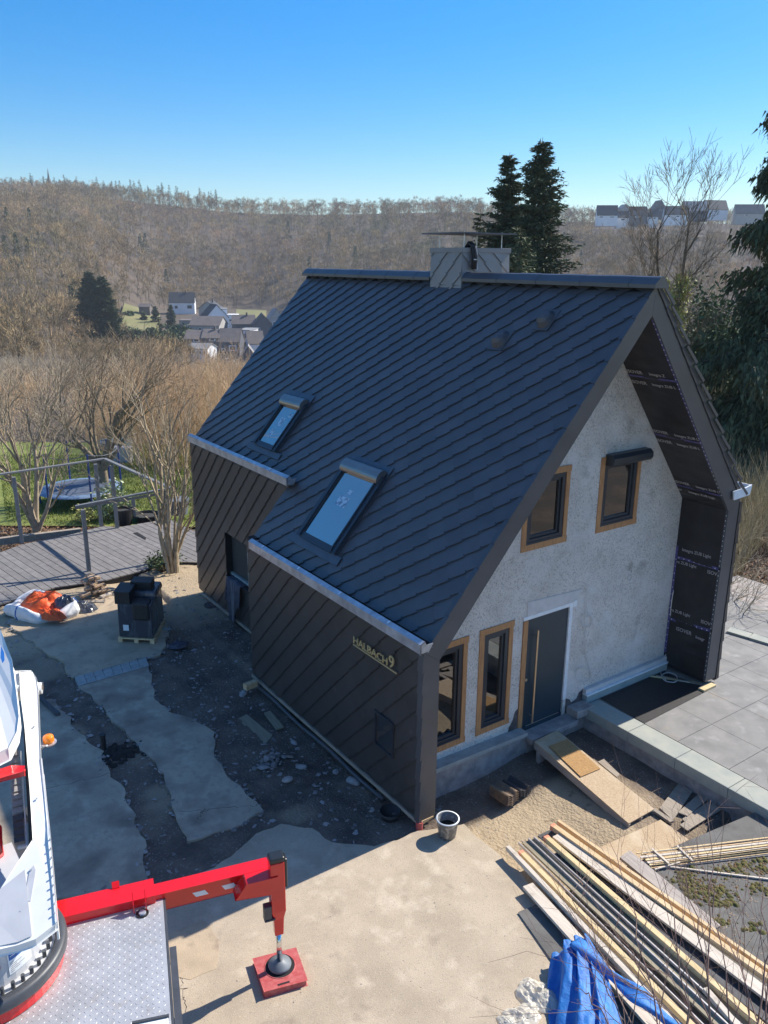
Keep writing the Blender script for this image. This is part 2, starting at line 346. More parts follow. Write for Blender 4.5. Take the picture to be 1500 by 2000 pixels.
def tiles(O, Uv, Vv, Nv, P, regs, H=.023, ph=(0, 0), c=.062, seed=1):
    """overlapping diamond plates on the plane O + u*Uv + v*Vv, each tipped out at its lower corner; regs are ccw (u, v) outlines"""
    r = random.Random(seed); O, Uv, Vv, Nv = [np.array(a, float) for a in (O, Uv, Vv, Nv)]; m = MB()
    for reg in regs:
        us = [p[0] for p in reg]; vs = [p[1] for p in reg]
        for j in range(int((min(vs)-ph[1])/(P/2))-2, int((max(vs)-ph[1])/(P/2))+3):
            for i in range(int((min(us)-ph[0])/P)-2, int((max(us)-ph[0])/P)+3):
                cu = ph[0]+i*P+(j % 2)*P/2; cv = ph[1]+j*P/2; h = P/2; t1, t2 = r.uniform(-.004, .004), r.uniform(-.003, .003)
                q = [(cu-c*.5, cv-h+c*.5), (cu+c*.2, cv-h+c*.35), (cu+h+c*.35, cv-c*.1), (cu+h, cv), (cu, cv+h), (cu-.02, cv+h+.02), (cu-h-.02, cv+.02), (cu-h, cv)]
                q = clip_poly(q, reg)
                if len(q) < 3: continue
                hh = lambda p: max(.0005, H*(.5+((p[0]-cu)-(p[1]-cv))/P)+.0042*(.5-((p[0]-cu)+(p[1]-cv))/P)+t1*((p[0]-cu)+(p[1]-cv))/P)
                v3 = [O+p[0]*Uv+p[1]*Vv+hh(p)*Nv for p in q]; m.poly(v3)
                for k in range(len(q)):
                    a, b = q[k], q[(k+1) % len(q)]; du, dv = b[0]-a[0], b[1]-a[1]; l = math.hypot(du, dv)
                    if l > .004 and dv/l > .2 and du/l > -.2 and hh(a) > .004:
                        m.poly([v3[k], v3[k]-.0045*Nv, v3[(k+1) % len(q)]-.0045*Nv, v3[(k+1) % len(q)]])
    return m
NL = np.array([-SN, 0, CS]); VL = np.array([CS, 0, SN]); NR = np.array([SNR, 0, CR]); VRt = np.array([-CR, 0, SNR])
def RP(y, v, h=0): return np.array([0, y, HE])+v*VL+h*NL            # point on the left roof slope
house = thing('house', 'steep dark diamond-tiled house with grey roughcast gable, green-blue front door and two roof windows', 'house', (W/2, LB/2, 0))
P_ = .42
tiles((0, LB, HE), (0, -1, 0), VL, NL, P_, [[(LB-LF, .2), (LB, .2), (LB, VM), (LB-LF, VM)], [(0, DB/CS-.02), (LB-LF, DB/CS-.02), (LB-LF, VM), (0, VM)]], ph=(.1, .08), seed=3).build('roof', M['tile'], house)
tiles((W, 0, HER), (0, -1, 0), VRt, NR, P_, [[(-LB, 0), (0, 0), (0, VR), (-LB, VR)]], ph=(.1, .08), seed=4).build('roof', M['tile'], house)
m = MB()    # boarding under the tiles
for a, b, c, d in ((0, LF, .0, VM), (LF, LB, DB/CS, VM)):
    m.prism([RP(a+.05, c, -.004), RP(b, c, -.004), RP(b, d, -.004), RP(a+.05, d, -.004)], -.1*NL)
q = lambda y, v: np.array([W, y, HER])+v*VRt-.004*NR
m.prism([q(.05, 0), q(LB, 0), q(LB, VR), q(.05, VR)], -.1*NR)
m.build('roof_boarding', M['dark'], house)
# cladding of the long sides
WT = M['walltile']
tiles((0, LF, 0), (0, -1, 0), (0, 0, 1), (-1, 0, 0), P_, [[(0, 0), (LF-.02, 0), (LF-.02, HE+.12), (0, HE+.12)]], ph=(.13, .02), seed=5).build('side_wall', WT, house)
oy0, oy1, oz0, oz1 = 7.55, 8.78, .95, 2.03
a_, b_ = LB-oy1, LB-oy0
tiles((DB, LB, 0), (0, -1, 0), (0, 0, 1), (-1, 0, 0), P_, [[(0, 0), (a_, 0), (a_, 3.95), (0, 3.95)], [(a_, 0), (b_, 0), (b_, oz0), (a_, oz0)], [(a_, oz1), (b_, oz1), (b_, 3.95), (a_, 3.95)], [(b_, 0), (LB-LF+.1, 0), (LB-LF+.1, 3.95), (b_, 3.95)]], ph=(.2, .1), seed=6).build('side_wall', WT, house)
tiles((W, 0, .1), (0, 1, 0), (0, 0, 1), (1, 0, 0), P_, [[(0, 0), (LB, 0), (LB, 3.75), (0, 3.75)]], ph=(.2, .1), seed=8).build('side_wall', WT, house)
m = MB()     # masonry behind the cladding
m.box((.002, .06, -.0), (.264, LF, HE+.02)); m.box((.002, LF-.2, 0), (DB+.1, LF-.003, HE+.2))
m.box((DB+.003, LF, 0), (1.2, oy0, 3.8)); m.box((DB+.003, oy1, 0), (1.2, LB, 3.8)); m.box((DB+.003, oy0, 0), (1.2, oy1, oz0)); m.box((DB+.003, oy0, oz1), (1.2, oy1, 3.8))
m.box((XI+.012, .06, .12), (W-.003, LB, HER+.02)); m.box((.05, GY+.31, -.6), (7.05, LF-.2, -.022)); m.box((DB+.06, LF-.2, -.6), (7.05, LB-.1, -.022))
m.prism([(DB+.05, LB-.02, 0), (W-.05, LB-.02, 0), (W-.05, LB-.02, HER), (XR, LB-.02, HR-.06), (DB+.05, LB-.02, 3.75)], (0, -.2, 0))
m.build('wall_core', M['dark'], house)
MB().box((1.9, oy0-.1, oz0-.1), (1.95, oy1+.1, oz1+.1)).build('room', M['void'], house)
# gable wall with its openings
holes = {'u1': (2.79, 3.46, 3.85, 4.81), 'u2': (4.64, 3.45, 5.71, 4.84), 'l3': (1.96, .27, 2.70, 2.24), 'l4': (.65, .265, 1.68, 2.20), 'dr': (2.95, -.25, 4.12, 2.165)}
outer = [(.268, GY, -.62), (XI+.01, GY, -.62), (XI+.01, GY, 3.72), (4.30, GY, 7.35), (.268, GY, 2.64)]
hl = [[(a, GY, b), (a, GY, d), (c, GY, d), (c, GY, b)] for a, b, c, d in holes.values()]
allp = outer+[p for h in hl for p in h]
tri = tessellate_polygon([[Vector((p[0], p[2], 0)) for p in outer]]+[[Vector((p[0], p[2], 0)) for p in h] for h in hl])
m = MB(); m.raw(allp, [t if (Vector(allp[t[1]])-Vector(allp[t[0]])).cross(Vector(allp[t[2]])-Vector(allp[t[0]])).y < 0 else t[::-1] for t in tri])
for a, b, c, d in holes.values():      # reveals
    for p, q2 in (((a, b), (a, d)), ((a, d), (c, d)), ((c, d), (c, b)), ((c, b), (a, b))):
        m.poly([(p[0], GY, p[1]), (q2[0], GY, q2[1]), (q2[0], GY+.3, q2[1]), (p[0], GY+.3, p[1])])
m.build('gable_wall', M['render'], house)
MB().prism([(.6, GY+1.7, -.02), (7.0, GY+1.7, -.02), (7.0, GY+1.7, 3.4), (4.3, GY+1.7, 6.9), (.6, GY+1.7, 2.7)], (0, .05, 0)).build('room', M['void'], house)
m = MB(); m.box((.6, GY+.31, 2.5), (7.0, GY+1.7, 2.7)); m.box((.6, GY+.31, -.1), (7.0, GY+1.7, -.02)); m.build('floor_inside', M['oldwood'], house)
def window(x0, z0, x1, z1, wd=.11, left=True, split=None):
    o = MB()
    y0 = GY-.018
    o.box((x0-wd, y0, z1), (x1+wd, GY+.05, z1+wd)); o.box((x0-wd, y0+.002, z0-wd), (x1+wd, GY+.05, z0))
    if left: o.box((x0-wd, y0+.004, z0), (x0, GY+.05, z1))
    o.box((x1, y0+.004, z0), (x1+wd*.85, GY+.05, z1))
    w_ = o.build('window', M['wood'], house, bevel=.003)
    f = MB(); t = .085
    for (a, b, c, d, yy) in ((x0, z0, x0+t, z1, 0), (x1-t, z0, x1, z1, 0), (x0+t, z1-t, x1-t, z1, .001), (x0+t, z0, x1-t, z0+t, .001)):
        f.box((a, GY+.0+yy, b), (c, GY+.075, d))
    t2 = .05; a0, c0, b0, d0 = x0+t, x1-t, z0+t, z1-t
    for (a, b, c, d, yy) in ((a0, b0, a0+t2, d0, 0), (c0-t2, b0, c0, d0, 0), (a0+t2, d0-t2, c0-t2, d0, .001), (a0+t2, b0, c0-t2, b0+t2, .001)):
        f.box((a, GY+.03+yy, b), (c, GY+.10, d))
    f.box((x0, GY-.012, z0-.004), (x1, GY+.02, z0+.03))
    f.build('frame', M['frame'], w_, bevel=.003)
    MB().box((a0+t2, GY+.06, b0+t2), (c0-t2, GY+.066, d0-t2)).build('pane', M['glass'], w_)
    return w_
window(2.89, 3.56, 3.765, 4.72); w2 = window(4.735, 3.56, 5.64, 4.74)
window(2.06, .355, 2.625, 2.135); window(.75, .345, 1.60, 2.115)
hb = MB(); pr = [(4.73, 4.70), (4.73, 4.90), (5.72, 4.90), (5.72, 4.70)]
hb.raw([(x, y, z) for x in (4.735, 5.80) for y, z in ((GY-.002, 4.70), (GY-.16, 4.70), (GY-.20, 4.75), (GY-.20, 4.84), (GY-.14, 4.90), (GY-.002, 4.90))],
       [(0,1,2,3,4,5), (11,10,9,8,7,6)]+[(i, i+6, (i+1) % 6+6, (i+1) % 6) for i in range(6)])
hb.build('shutter_box', M['frame'], w2, bevel=.002)
# door
d_ = MB().box((3.065, GY+.02, .005), (4.105, GY+.09, 2.155)).box((3.065, GY+.0, -.16), (4.105, GY+.05, .002)).build('front_door', M['door'], house, bevel=.004)
m = MB(); m.box((2.955, GY-.02, .01), (3.062, GY+.05, 2.15)); m.build('jamb', M['wood'], d_, bevel=.003)
m = MB(); m.tube([(3.275, GY-.06, .08), (3.275, GY-.06, 1.93)], .019, 12); m.tube([(3.275, GY+.03, .22), (3.275, GY-.06, .22)], .012, 8); m.tube([(3.275, GY+.03, 1.8), (3.275, GY-.06, 1.8)], .012, 8)
m.box((3.19, GY+.012, -.005), (4.05, GY+.022, .012)); m.build('handle', M['steel'], d_, smooth_=False)
MB().tube([(3.12, GY+.03, .968), (3.12, GY+.005, .968)], .028, 14).build('lock', M['steel'], d_)
m = MB(); m.box((2.955, GY-.012, 2.158), (4.27, GY+.03, 2.225)); m.box((4.108, GY-.009, .26), (4.19, GY+.03, 2.157)); m.box((4.19, GY-.02, 2.13), (4.28, GY-.002, 2.25)); m.build('sealing_tape', M['white'], d_)
MB().prism([(3.03, GY-.004, 2.226), (4.25, GY-.004, 2.226), (4.40, GY-.004, 2.43), (3.02, GY-.004, 2.50)], (0, -.006, 0)).build('plaster_patch', M['smooth'], house)
m = MB()
m.prism([(4.2, GY-.003, -.1), (4.66, GY-.003, -.1), (4.66, GY-.003, .31), (4.56, GY-.003, .27), (4.5, GY-.003, .16), (4.36, GY-.003, .12), (4.3, GY-.003, .21), (4.2, GY-.003, .26)], (0, -.004, 0))
m.build('bitumen_strip', M['bitumen'], house); m = MB()
m.prism([(2.70, GY-.003, -.1), (2.95, GY-.003, -.1), (2.95, GY-.003, .46), (2.88, GY-.003, .42), (2.83, GY-.003, .25), (2.75, GY-.003, .14)], (0, -.004, 0)); m.build('bitumen_strip', M['bitumen'], house)
# plinth left, threshold, block, plinth right
m = MB(); m.prism([(.27, .80, .11), (3.02, .80, .05), (3.02, .80, -.02), (.27, .80, .04)], (0, .2135, 0)); m.build('ledge', M['paver'], house, bevel=.008)
MB().box((.27, .86, -.62), (3.05, 1.01, .03)).build('plinth', M['plinth'], house)
m = MB(); m.box((3.05, .84, -.62), (4.62, 1.012, -.17)); m.box((3.03, .70, -.17), (4.25, 1.013, -.06)); m.build('threshold', M['plinth'], house, bevel=.01)
MB().box((4.22, .72, -.06), (4.66, 1.0, .10)).build('step_block', M['plinth'], house, bevel=.012)
m = MB(); m.box((4.66, .90, .03), (XI, 1.012, .20)); o_pl = m.build('plinth', M['bluegrey'], house, bevel=.004)
m = MB(); m.box((4.66, .885, .203), (XI, 1.01, .235)); m.build('rail', M['white'], o_pl)
m = MB(); m.prism([(4.66, .93, .237), (XI, .93, .237), (XI, .93, .33), (4.66, .93, .33)], (0, .08, 0)); m.build('plaster_strip', M['smooth'], o_pl)
# verge boards and posts of the front edge
m = MB()
m.prism([(0, 0, .0), (.267, 0, 0), (.267, 0, 2.615), (0, 0, 2.80)], (0, .05, 0))
m.prism([(.0, 0, 2.803), (.267, 0, 2.618), (4.30, 0, 7.335), (XR-.0, 0, HR)], (0, .05, 0))
m.build('verge_board', M['verge'], house)
m = MB()
m.prism([(XR+.004, 0, HR), (4.304, 0, 7.335), (7.095, 0, 3.71), (W, 0, HER)], (0, .05, 0))
m.prism([(W, 0, HER-.004), (7.095, 0, 3.706), (7.095, 0, .17), (W, 0, .17)], (0, .05, 0))
m.build('verge_board', M['verge'], house)
m = MB(); st = .41      # stepped verge trims
n = int((VM-.25)/st)
for i in range(n+1):
    a, b = .25+i*st, min(.25+(i+1)*st-.0015, VM-.02); pa, pb = np.array([0, -.012, HE])+a*VL, np.array([0, -.012, HE])+b*VL
    m.prism([pa-.05*NL, pa+.046*NL, pb+.034*NL, pb-.05*NL], (0, .085, 0))
m.build('verge_trim', M['verge'], house)
m = MB(); n = int(VR/st)+1
for i in range(n):
    a, b = i*st, min((i+1)*st-.0015, VR-.02); pa, pb = np.array([W, -.015, HER])+a*VRt, np.array([W, -.015, HER])+b*VRt
    m.prism([pa+.03*NR, pa+.15*NR, pb+.085*NR, pb+.02*NR], (0, .12, 0))
    m.prism([pa+.135*NR+np.array([0,-.05,0]), pa+.19*NR+np.array([0,-.05,0]), pb+.125*NR+np.array([0,-.05,0]), pb+.08*NR+np.array([0,-.05,0])], (0, .02, 0))
m.build('verge_trim', M['verge'], house)
m = MB()
for i in range(9):
    a, b = .14+i*st, min(.14+(i+1)*st, 3.84); m.prism([(W+.02, -.012, a-.02), (W+.115, -.012, a), (W+.075, -.012, b), (W+.01, -.012, b)], (0, .10, 0))
m.build('verge_trim', WT, house)
m = MB()
for i in range(8):
    a, b = .0+i*.36, .36+i*.36; m.prism([(-.05, -.004, a-.02), (-.0, -.004, a-.01), (-.0, -.004, b), (-.022, -.004, b)], (0, .12, 0))
m.build('verge_trim', M['verge'], house)
# lining of the front recess: membrane with its print and tapes
q3 = lambda y, s, h=0: np.array([XI, y, 3.72])+s*np.array([-.6134, 0, .7898])+h*np.array([-.7898, 0, -.6134])
m = MB()
def sheet(m, f, a, b, c, d, nu=10, nv=24, amp=.012, seed=0):
    base = len(m.v)
    for j in range(nv+1):
        for i in range(nu+1):
            u, v = i/nu, j/nv; k = sin(pi*u)*amp*(fbm(u*2.3+seed, v*6+seed*3, 3)*2-.6)
            m.v.append(tuple(f(a+(b-a)*u, c+(d-c)*v, k)))
    for j in range(nv):
        for i in range(nu): q = base+j*(nu+1)+i; m.f.append((q, q+1, q+nu+2, q+nu+1))
wallf = lambda y, z, h=0: (XI-.004-h, y, z)
bd = [.20, 1.22, 2.53, 3.715]
for k in range(3): sheet(m, wallf, .05, GY-.002, bd[k], bd[k+1], amp=.035, seed=k)
sb = [0, .41, 1.78, 3.22, 4.58]
for k in range(4): sheet(m, q3, .05, GY-.002, sb[k], sb[k+1], amp=.03, seed=k+5)
m.v = [tuple(p) for p in m.v]
mem = m.build('membrane', M['membrane'], house, smooth_=True)
m = MB()
for z, dz in ((1.22, .05), (2.53, .02)): m.prism([(XI-.012, .0, z-.028+dz), (XI-.012, 1.0, z-.028-dz), (XI-.012, 1.0, z+.028-dz), (XI-.012, .0, z+.028+dz)], (-.003, 0, 0))
for s in (.41, 1.78, 3.22): m.prism([q3(.0, s-.022, .012), q3(1.0, s-.02, .012), q3(1.0, s+.018, .012), q3(.0, s+.022, .012)], (-.003, 0, 0))
m.prism([(XI-.012, .012, .2), (XI-.012, .052, .2), (XI-.012, .052, 3.70), (XI-.012, .012, 3.70)], (-.002, 0, 0))
m.prism([q3(.012, -.02, .012), q3(.04, -.02, .012), q3(.04, 4.5, .012), q3(.012, 4.5, .012)], (-.002, 0, 0))
m.prism([(XI-.012, .96, .42), (XI-.012, 1.005, .42), (XI-.012, 1.005, 2.75), (XI-.012, .96, 2.75)], (-.004, 0, 0))
m.build('tape', M['tape'], mem)
m = MB()           # white arrow marks on the tape
for k in range(34):
    z = .3+k*.1; m.prism([(XI-.0155, .022, z), (XI-.0155, .044, z+.012), (XI-.0155, .03, z+.03)], (-.001, 0, 0))
for k in range(42):
    s = .1+k*.105; m.prism([q3(.015, s, .0155), q3(.038, s+.012, .0155), q3(.02, s+.034, .0155)], (-.001, 0, 0))
for z in (1.22, 2.53):
    for k in range(8): y = .1+k*.115; zz = z+.04*(1-2*y)*(1 if z < 2 else .4); m.prism([(XI-.0155, y, zz-.012), (XI-.0155, y+.03, zz-.012), (XI-.0155, y+.015, zz+.014)], (-.001, 0, 0))
for k in range(14): z = .5+k*.15; m.prism([(XI-.0165, .972, z), (XI-.0165, .994, z+.012), (XI-.0165, .98, z+.03)], (-.001, 0, 0))
m.build('tape_marks', M['white'], mem)
def text_mesh(name, s, size, org, X, Y, m_, parent, ext=.002, width=None, off=0.0, align='LEFT'):
    cu = bpy.data.curves.new(name, 'FONT'); cu.body = s; cu.size = size; cu.extrude = ext; cu.offset = off; cu.resolution_u = 3; cu.align_x = align
    t = bpy.data.objects.new(name, cu); col.objects.link(t); bpy.context.view_layer.update()
    me = bpy.data.meshes.new_from_object(t.evaluated_get(bpy.context.evaluated_depsgraph_get()))
    bpy.data.objects.remove(t); X, Y = np.array(X, float), np.array(Y, float); N_ = np.cross(X, Y)
    co = np.zeros(len(me.vertices)*3); me.vertices.foreach_get('co', co); co = co.reshape(-1, 3)
    sx = 1 if width is None else width/(co[:, 0].max()-co[:, 0].min())
    out = np.array(org)+np.outer(co[:, 0]*sx, X)+np.outer(co[:, 1], Y)+np.outer(co[:, 2], N_)-parent_loc(parent)
    me.vertices.foreach_set('co', out.ravel()); me.materials.clear(); me.materials.append(m_); me.name = name
    o = bpy.data.objects.new(name, me); col.objects.link(o); o.parent = parent; return o
def prints(y0, c, up_, face, org):
    text_mesh('lettering', 'ISOVER', .105, org(y0), (0, -1, 0), up_, M['print'], mem, .0008, off=.0012)
TX = 'Integra ZUB Light'
UPW = (0, .0, 1); UPS = (-.6134, 0, .7898)
def print_row(kind, v, items):
    for y, s, sz in items:
        org = (XI-.030, y, v) if kind == 'w' else q3(y, v, .030)
        text_mesh('lettering', s, sz, org, (0, -1, .05 if kind == 'w' else 0), UPW if kind == 'w' else UPS, M['print'], mem, .0008, off=.001)
print_row('w', 2.68, [(.86, TX, .088)])
print_row('w', 2.40, [(.95, 'ra ZUB Light', .085), (.26, 'ISOV', .10)])
print_row('w', 1.36, [(.95, 'ra ZUB Light', .085), (.26, 'ISOV', .10)])
print_row('w', 1.00, [(.78, 'ISOVER', .11), (.33, 'Integr', .085)])
for v in (.50, 1.86, 3.30): print_row('s', v, [(.98, 'ISOVER', .10), (.52, 'Integra ZUB L' if v < 3 else 'Integra Z', .085)])
for v in (.28, 1.62, 3.06): print_row('s', v, [(.98, 'ISOVER' if v > 1 else 'er', .10), (.55 if v > 1 else .75, 'Integra ZUB L' if v > 1 else 'Integra ZUB Ligh', .082)])
m = MB(); m.prism([(.267, .05, -.1), (.268, GY, -.1), (.268, GY, 2.6), (.267, .05, 2.6)], (-.002, 0, 0))
ql = lambda y, s: np.array([.268, y, 2.62])+s*np.array([.6505, 0, .7595])
m.prism([ql(.05, 0), ql(GY, 0), ql(GY, 6.2), ql(.05, 6.2)], .004*np.array([-.7595, 0, .6505])); m.build('membrane', M['membrane'], house)
# gutters
def gutter(x, z, y0, y1, dirn=-1):
    g = MB(); s = dirn
    X = lambda a: x+s*a
    def bx(a, b, c, d, e, f): g.box((min(a, b), c, e), (max(a, b), d, f))
    bx(X(.125), X(.112), y0, y1, z+.075, z+.225)
    g.prism([(X(.129), y0, z+.226), (X(.05), y0, z+.262), (X(.05), y0, z+.250), (X(.129), y0, z+.214)], (0, y1-y0, 0))
    bx(X(.112), X(-.03), y0, y1, z+.07, z+.085)
    for yy in (y0, y1-.012): g.prism([(X(.13), yy, z+.07), (X(.13), yy, z+.228), (X(.05), yy, z+.264), (X(.02), yy, z+.2), (X(-.1), yy, z+.2), (X(-.02), yy, z+.075)], (0, .012, 0))
    o = g.build('gutter', M['zinc'], house)
    b = MB(); bx2 = b.box((min(X(.11), X(-.12)), y0+.02, z+.10), (max(X(.11), X(-.12)), y1-.02, z+.115)); b.build('trough', M['zincdark'], o)
    c = MB(); n = max(2, int((y1-y0)/1.1))
    for k in range(n):
        yy = y0+(k+.6)*(y1-y0)/n; c.prism([(X(.11), yy, z+.242), (X(.06), yy, z+.266), (X(.06), yy+.04, z+.266), (X(.11), yy+.04, z+.242)], (0, 0, .004))
    c.build('gutter_clip', M['white'], o); return o
gutter(0, HE, -.05, LF-.32, -1); gutter(DB-.03, HE+1.09, LF-.27, LB-.27, -1)
g = MB(); y0 = -.06; g.prism([(7.14, y0, 3.93), (7.10, y0, 4.10), (7.50, y0, 4.12), (7.67, y0, 4.15), (7.63, y0, 3.96)], (0, .03, 0)); g.prism([(7.42, y0+.03, 3.945), (7.45, y0+.03, 3.945), (7.66, y0+.03, 3.955), (7.68, y0+.03, 4.14), (7.66, y0+.03, 4.14), (7.645, y0+.03, 3.97)], (0, LB, 0)); g.build('gutter', M['white'], house)
# ridge caps
m = MB()
def cap(m, y0, y1, s=1.0):
    c = [(-.16, -.06), (-.16, .0), (-.045, .10), (.0, .118), (.045, .10), (.16, .0), (.16, -.06)]
    v = [(XR+a*s, y, HR+.055+b*s) for y in (y0, y1) for a, b in c]
    m.raw(v, [(i, i+7, i+8, i+1) for i in range(6)]+[tuple(range(7)), tuple(range(13, 6, -1))])
for a, b in ((-.10, 4.44), (5.44, LB+.04)):
    m = MB(); n = max(1, round((b-a)/.52)); t = (b-a)/n
    for i in range(n): cap(m, a+i*t, a+(i+1)*t+(.03 if i < n-1 else 0), 1.0+.04*((i) % 2))
    m.build('ridge_cap', M['verge'], house)
# chimney
cx0, cx1, cy0, cy1, cz1 = 4.2, 5.44, 4.45, 5.43, 8.28
ch = MB().box((cx0+.012, cy0+.012, 6.4), (cx1-.012, cy1-.012, cz1)).build('chimney', M['dark'], house)
m = tiles((cx0+.01, cy1, 7.2), (0, -1, 0), (0, 0, 1), (-1, 0, 0), .42, [[(0, 0), (cy1-cy0, 0), (cy1-cy0, cz1-7.2), (0, cz1-7.2)]], H=.022, ph=(.1, .05))
m2 = tiles((cx1, cy0+.01, 7.2), (-1, 0, 0), (0, 0, 1), (0, -1, 0), .42, [[(0, 0), (cx1-cx0, 0), (cx1-cx0, cz1-7.2), (0, cz1-7.2)]], H=.022, ph=(.02, .05))
m.raw(m2.v, m2.f).build('cladding', M['chtile'], ch)
MB().box((cx0-.02, cy0-.02, cz1), (cx1+.02, cy1+.02, cz1+.09)).build('cap_band', M['chtile'], ch, bevel=.004)
MB().prism([(4.10, 4.33, 8.63), (5.50, 4.33, 8.63), (5.50, 5.62, 8.63), (4.10, 5.62, 8.63)], (0, 0, .022)).build('cover_plate', M['apron'], ch, bevel=.003)
m = MB()
for x, y in ((4.32, 4.55), (5.3, 4.55), (5.3, 5.3), (4.32, 5.3)): m.tube([(x, y, cz1), (x, y, 8.67)], .011, 8)
m.build('rod', M['zinc'], ch)
m = MB()
for dx, dy in ((0, 0), (.05, -.01), (.025, -.035)): m.tube([(4.42+dx, 4.62+dy, 8.36), (4.40+dx, 4.50+dy, 8.46), (4.41+dx, 4.405+dy, 8.40), (4.43+dx, 4.385+dy, 8.2), (4.42+dx, 4.38+dy, 7.97)], .035, 10)
m.build('hose', M['black'], ch, smooth_=True)
m = MB(); m.tube([(4.47, 4.36, 8.40), (4.485, 4.34, 8.25), (4.455, 4.335, 8.18), (4.485, 4.34, 8.08), (4.50, 4.345, 7.96)], .008, 6); m.tube([(4.40, 4.34, 8.15), (4.44, 4.32, 8.15), (4.48, 4.335, 8.15)], .009, 6); m.build('cable', M['white'], ch)
MB().prism([RP(4.2, 6.45, .04), RP(5.7, 6.45, .04), RP(5.7, 6.62, .04), RP(4.2, 6.62, .04)], .004*NL).build('flashing', M['apron'], ch)
# roof windows
def roof_window(ya, yb, va, vb, ap, tp, apy, stick):
    f = MB()
    def bx(m, y0, y1, v0, v1, h0, h1): return m.prism([RP(y0, v0, h0), RP(y1, v0, h0), RP(y1, v1, h0), RP(y0, v1, h0)], (h1-h0)*NL)
    t = .075; sw = .15
    bx(f, ya-sw, ya, va-.11, vb+.12, .015, .10); bx(f, yb, yb+sw, va-.11, vb+.12, .015, .10)
    bx(f, ya, yb, va-.12, va, .015, .095); bx(f, ya, yb, vb, vb+.12, .015, .095)
    bx(f, ya-.05, ya-.018, va-.09, vb+.1, .10, .125); bx(f, yb+.018, yb+.05, va-.09, vb+.1, .10, .125)
    o = f.build('roof_window', M['frame'], house, bevel=.006)
    bx(MB(), ya, yb, va, vb, .072, .078).build('pane', M['skyglass'], o)
    bx(MB(), ya-.01, yb+.01, va-.01, vb+.01, .03, .035).build('inner_blind', M['void'], o)
    h = MB(); n = 10; pr = []
    for k in range(n+1): a = pi*k/n; pr.append((vb+.10-.14*cos(a), .10+.09*sin(a)))
    pr = [(vb-.03, .08)]+pr+[(vb+.24, .05)]
    v = [RP(y, a, b) for y in (ya-.09, yb+.09) for a, b in pr]; k = len(pr)
    h.raw(v, [(i, i+1, i+1+k, i+k) for i in range(k-1)]+[tuple(range(k)), tuple(range(2*k-1, k-1, -1))]).build('shutter_hood', M['hood'], o)
    a = MB(); bx(a, apy[0], apy[1], ap, va-.10, .035, .041); bx(a, ya-.16, ya-.08, va-.1, vb+.2, .03, .036); bx(a, yb+.08, yb+.16, va-.1, vb+.2, .03, .036); bx(a, ya-.16, yb+.20, vb+.20, tp, .04, .046)
    bx(a, apy[0], apy[1], ap-.004, ap, .01, .041); a.build('flashing', M['apron'], o)
    s = MB()
    for (y0, y1, v0, v1) in stick: bx(s, y0, y1, v0, v1, .0785, .080)
    s.build('sticker', M['stick'], o)
    return o
M['stick'] = mat('window_sticker', (.50, .66, .78), .5, c2=(.16,.26,.36), scale=14, ramp=(.48,.55))
roof_window(6.90, 7.62, 2.07, 3.03, 1.83, 3.42, (6.53, 8.0), [(7.02, 7.12, 2.78, 2.86), (7.18, 7.34, 2.52, 2.74), (7.28, 7.38, 2.22, 2.42)])
roof_window(3.18, 4.19, .765, 2.12, .505, 2.48, (2.86, 4.59), [(3.56, 3.86, 1.46, 1.66), (3.62, 3.72, 1.73, 1.81)])
# tile vents
for y, v in ((2.50, 5.36), (1.76, 5.86)):
    m = MB(); n = 14; ring = [[RP(y+.165*cos(a)*(1 if sin(a) < 0 else .95), v+.20*sin(a)-.02, .02) for a in [2*pi*k/n for k in range(n)]]]
    ring.append([RP(y+.125*cos(a), v+.13*sin(a)-.03, .12) for a in [2*pi*k/n for k in range(n)]])
    ring.append([RP(y+.07*cos(a), v+.06*sin(a)-.045, .17) for a in [2*pi*k/n for k in range(n)]])
    m.raw([p for r in ring for p in r], [(i*n+k, i*n+(k+1) % n, (i+1)*n+(k+1) % n, (i+1)*n+k) for i in range(2) for k in range(n)]+[tuple(2*n+k for k in range(n))])
    m.prism([RP(y-.18, v-.24, .03), RP(y+.18, v-.24, .03), RP(y+.18, v+.2, .02), RP(y-.18, v+.2, .02)], .004*NL)
    m.build('roof_vent', M['tile'], house)
# small window, lettering
sw_ = MB(); x0 = -.045
for a, b, c, d in ((.70, .715, .74, 1.335), (1.17, .715, 1.21, 1.335), (.74, 1.295, 1.17, 1.335), (.74, .715, 1.17, .755)): sw_.box((x0, a, b), (-.002, c, d))
o_sw = sw_.build('side_window', M['frame'], house); MB().box((-.02, .74, .755), (-.012, 1.17, 1.295)).build('pane', M['skyglass2'] if 'skyglass2' in M else M['frame'], o_sw)
lt = text_mesh('house_lettering', 'HALBACH', .175, (-.062, 1.78, 2.275), (0, -1, 0), (0, 0, 1), M['gold'], house, .009, width=.93)
text_mesh('house_number', '9', .285, (-.062, .80, 2.282), (0, -1, 0), (0, 0, 1), M['gold'], house, .009)
MB().box((-.071, .60, 2.235), (-.052, 1.775, 2.253)).build('underline', M['gold'], house)
# opening in the rear side wall
o = MB()
o.box((1.0, oy0, oz0), (1.06, oy0+.28, oz1)); o.box((1.0, oy0+.28, oz0), (1.06, oy1, oz0+.06)); ow = o.build('side_opening', M['bluegrey'], house)
MB().box((1.07, oy0, oz0), (1.09, oy1, oz1)).build('void', M['void'], ow)
MB().box((DB-.06, oy0, oz0-.03), (1.0, oy1, oz0)).build('sill', M['frame'], ow)
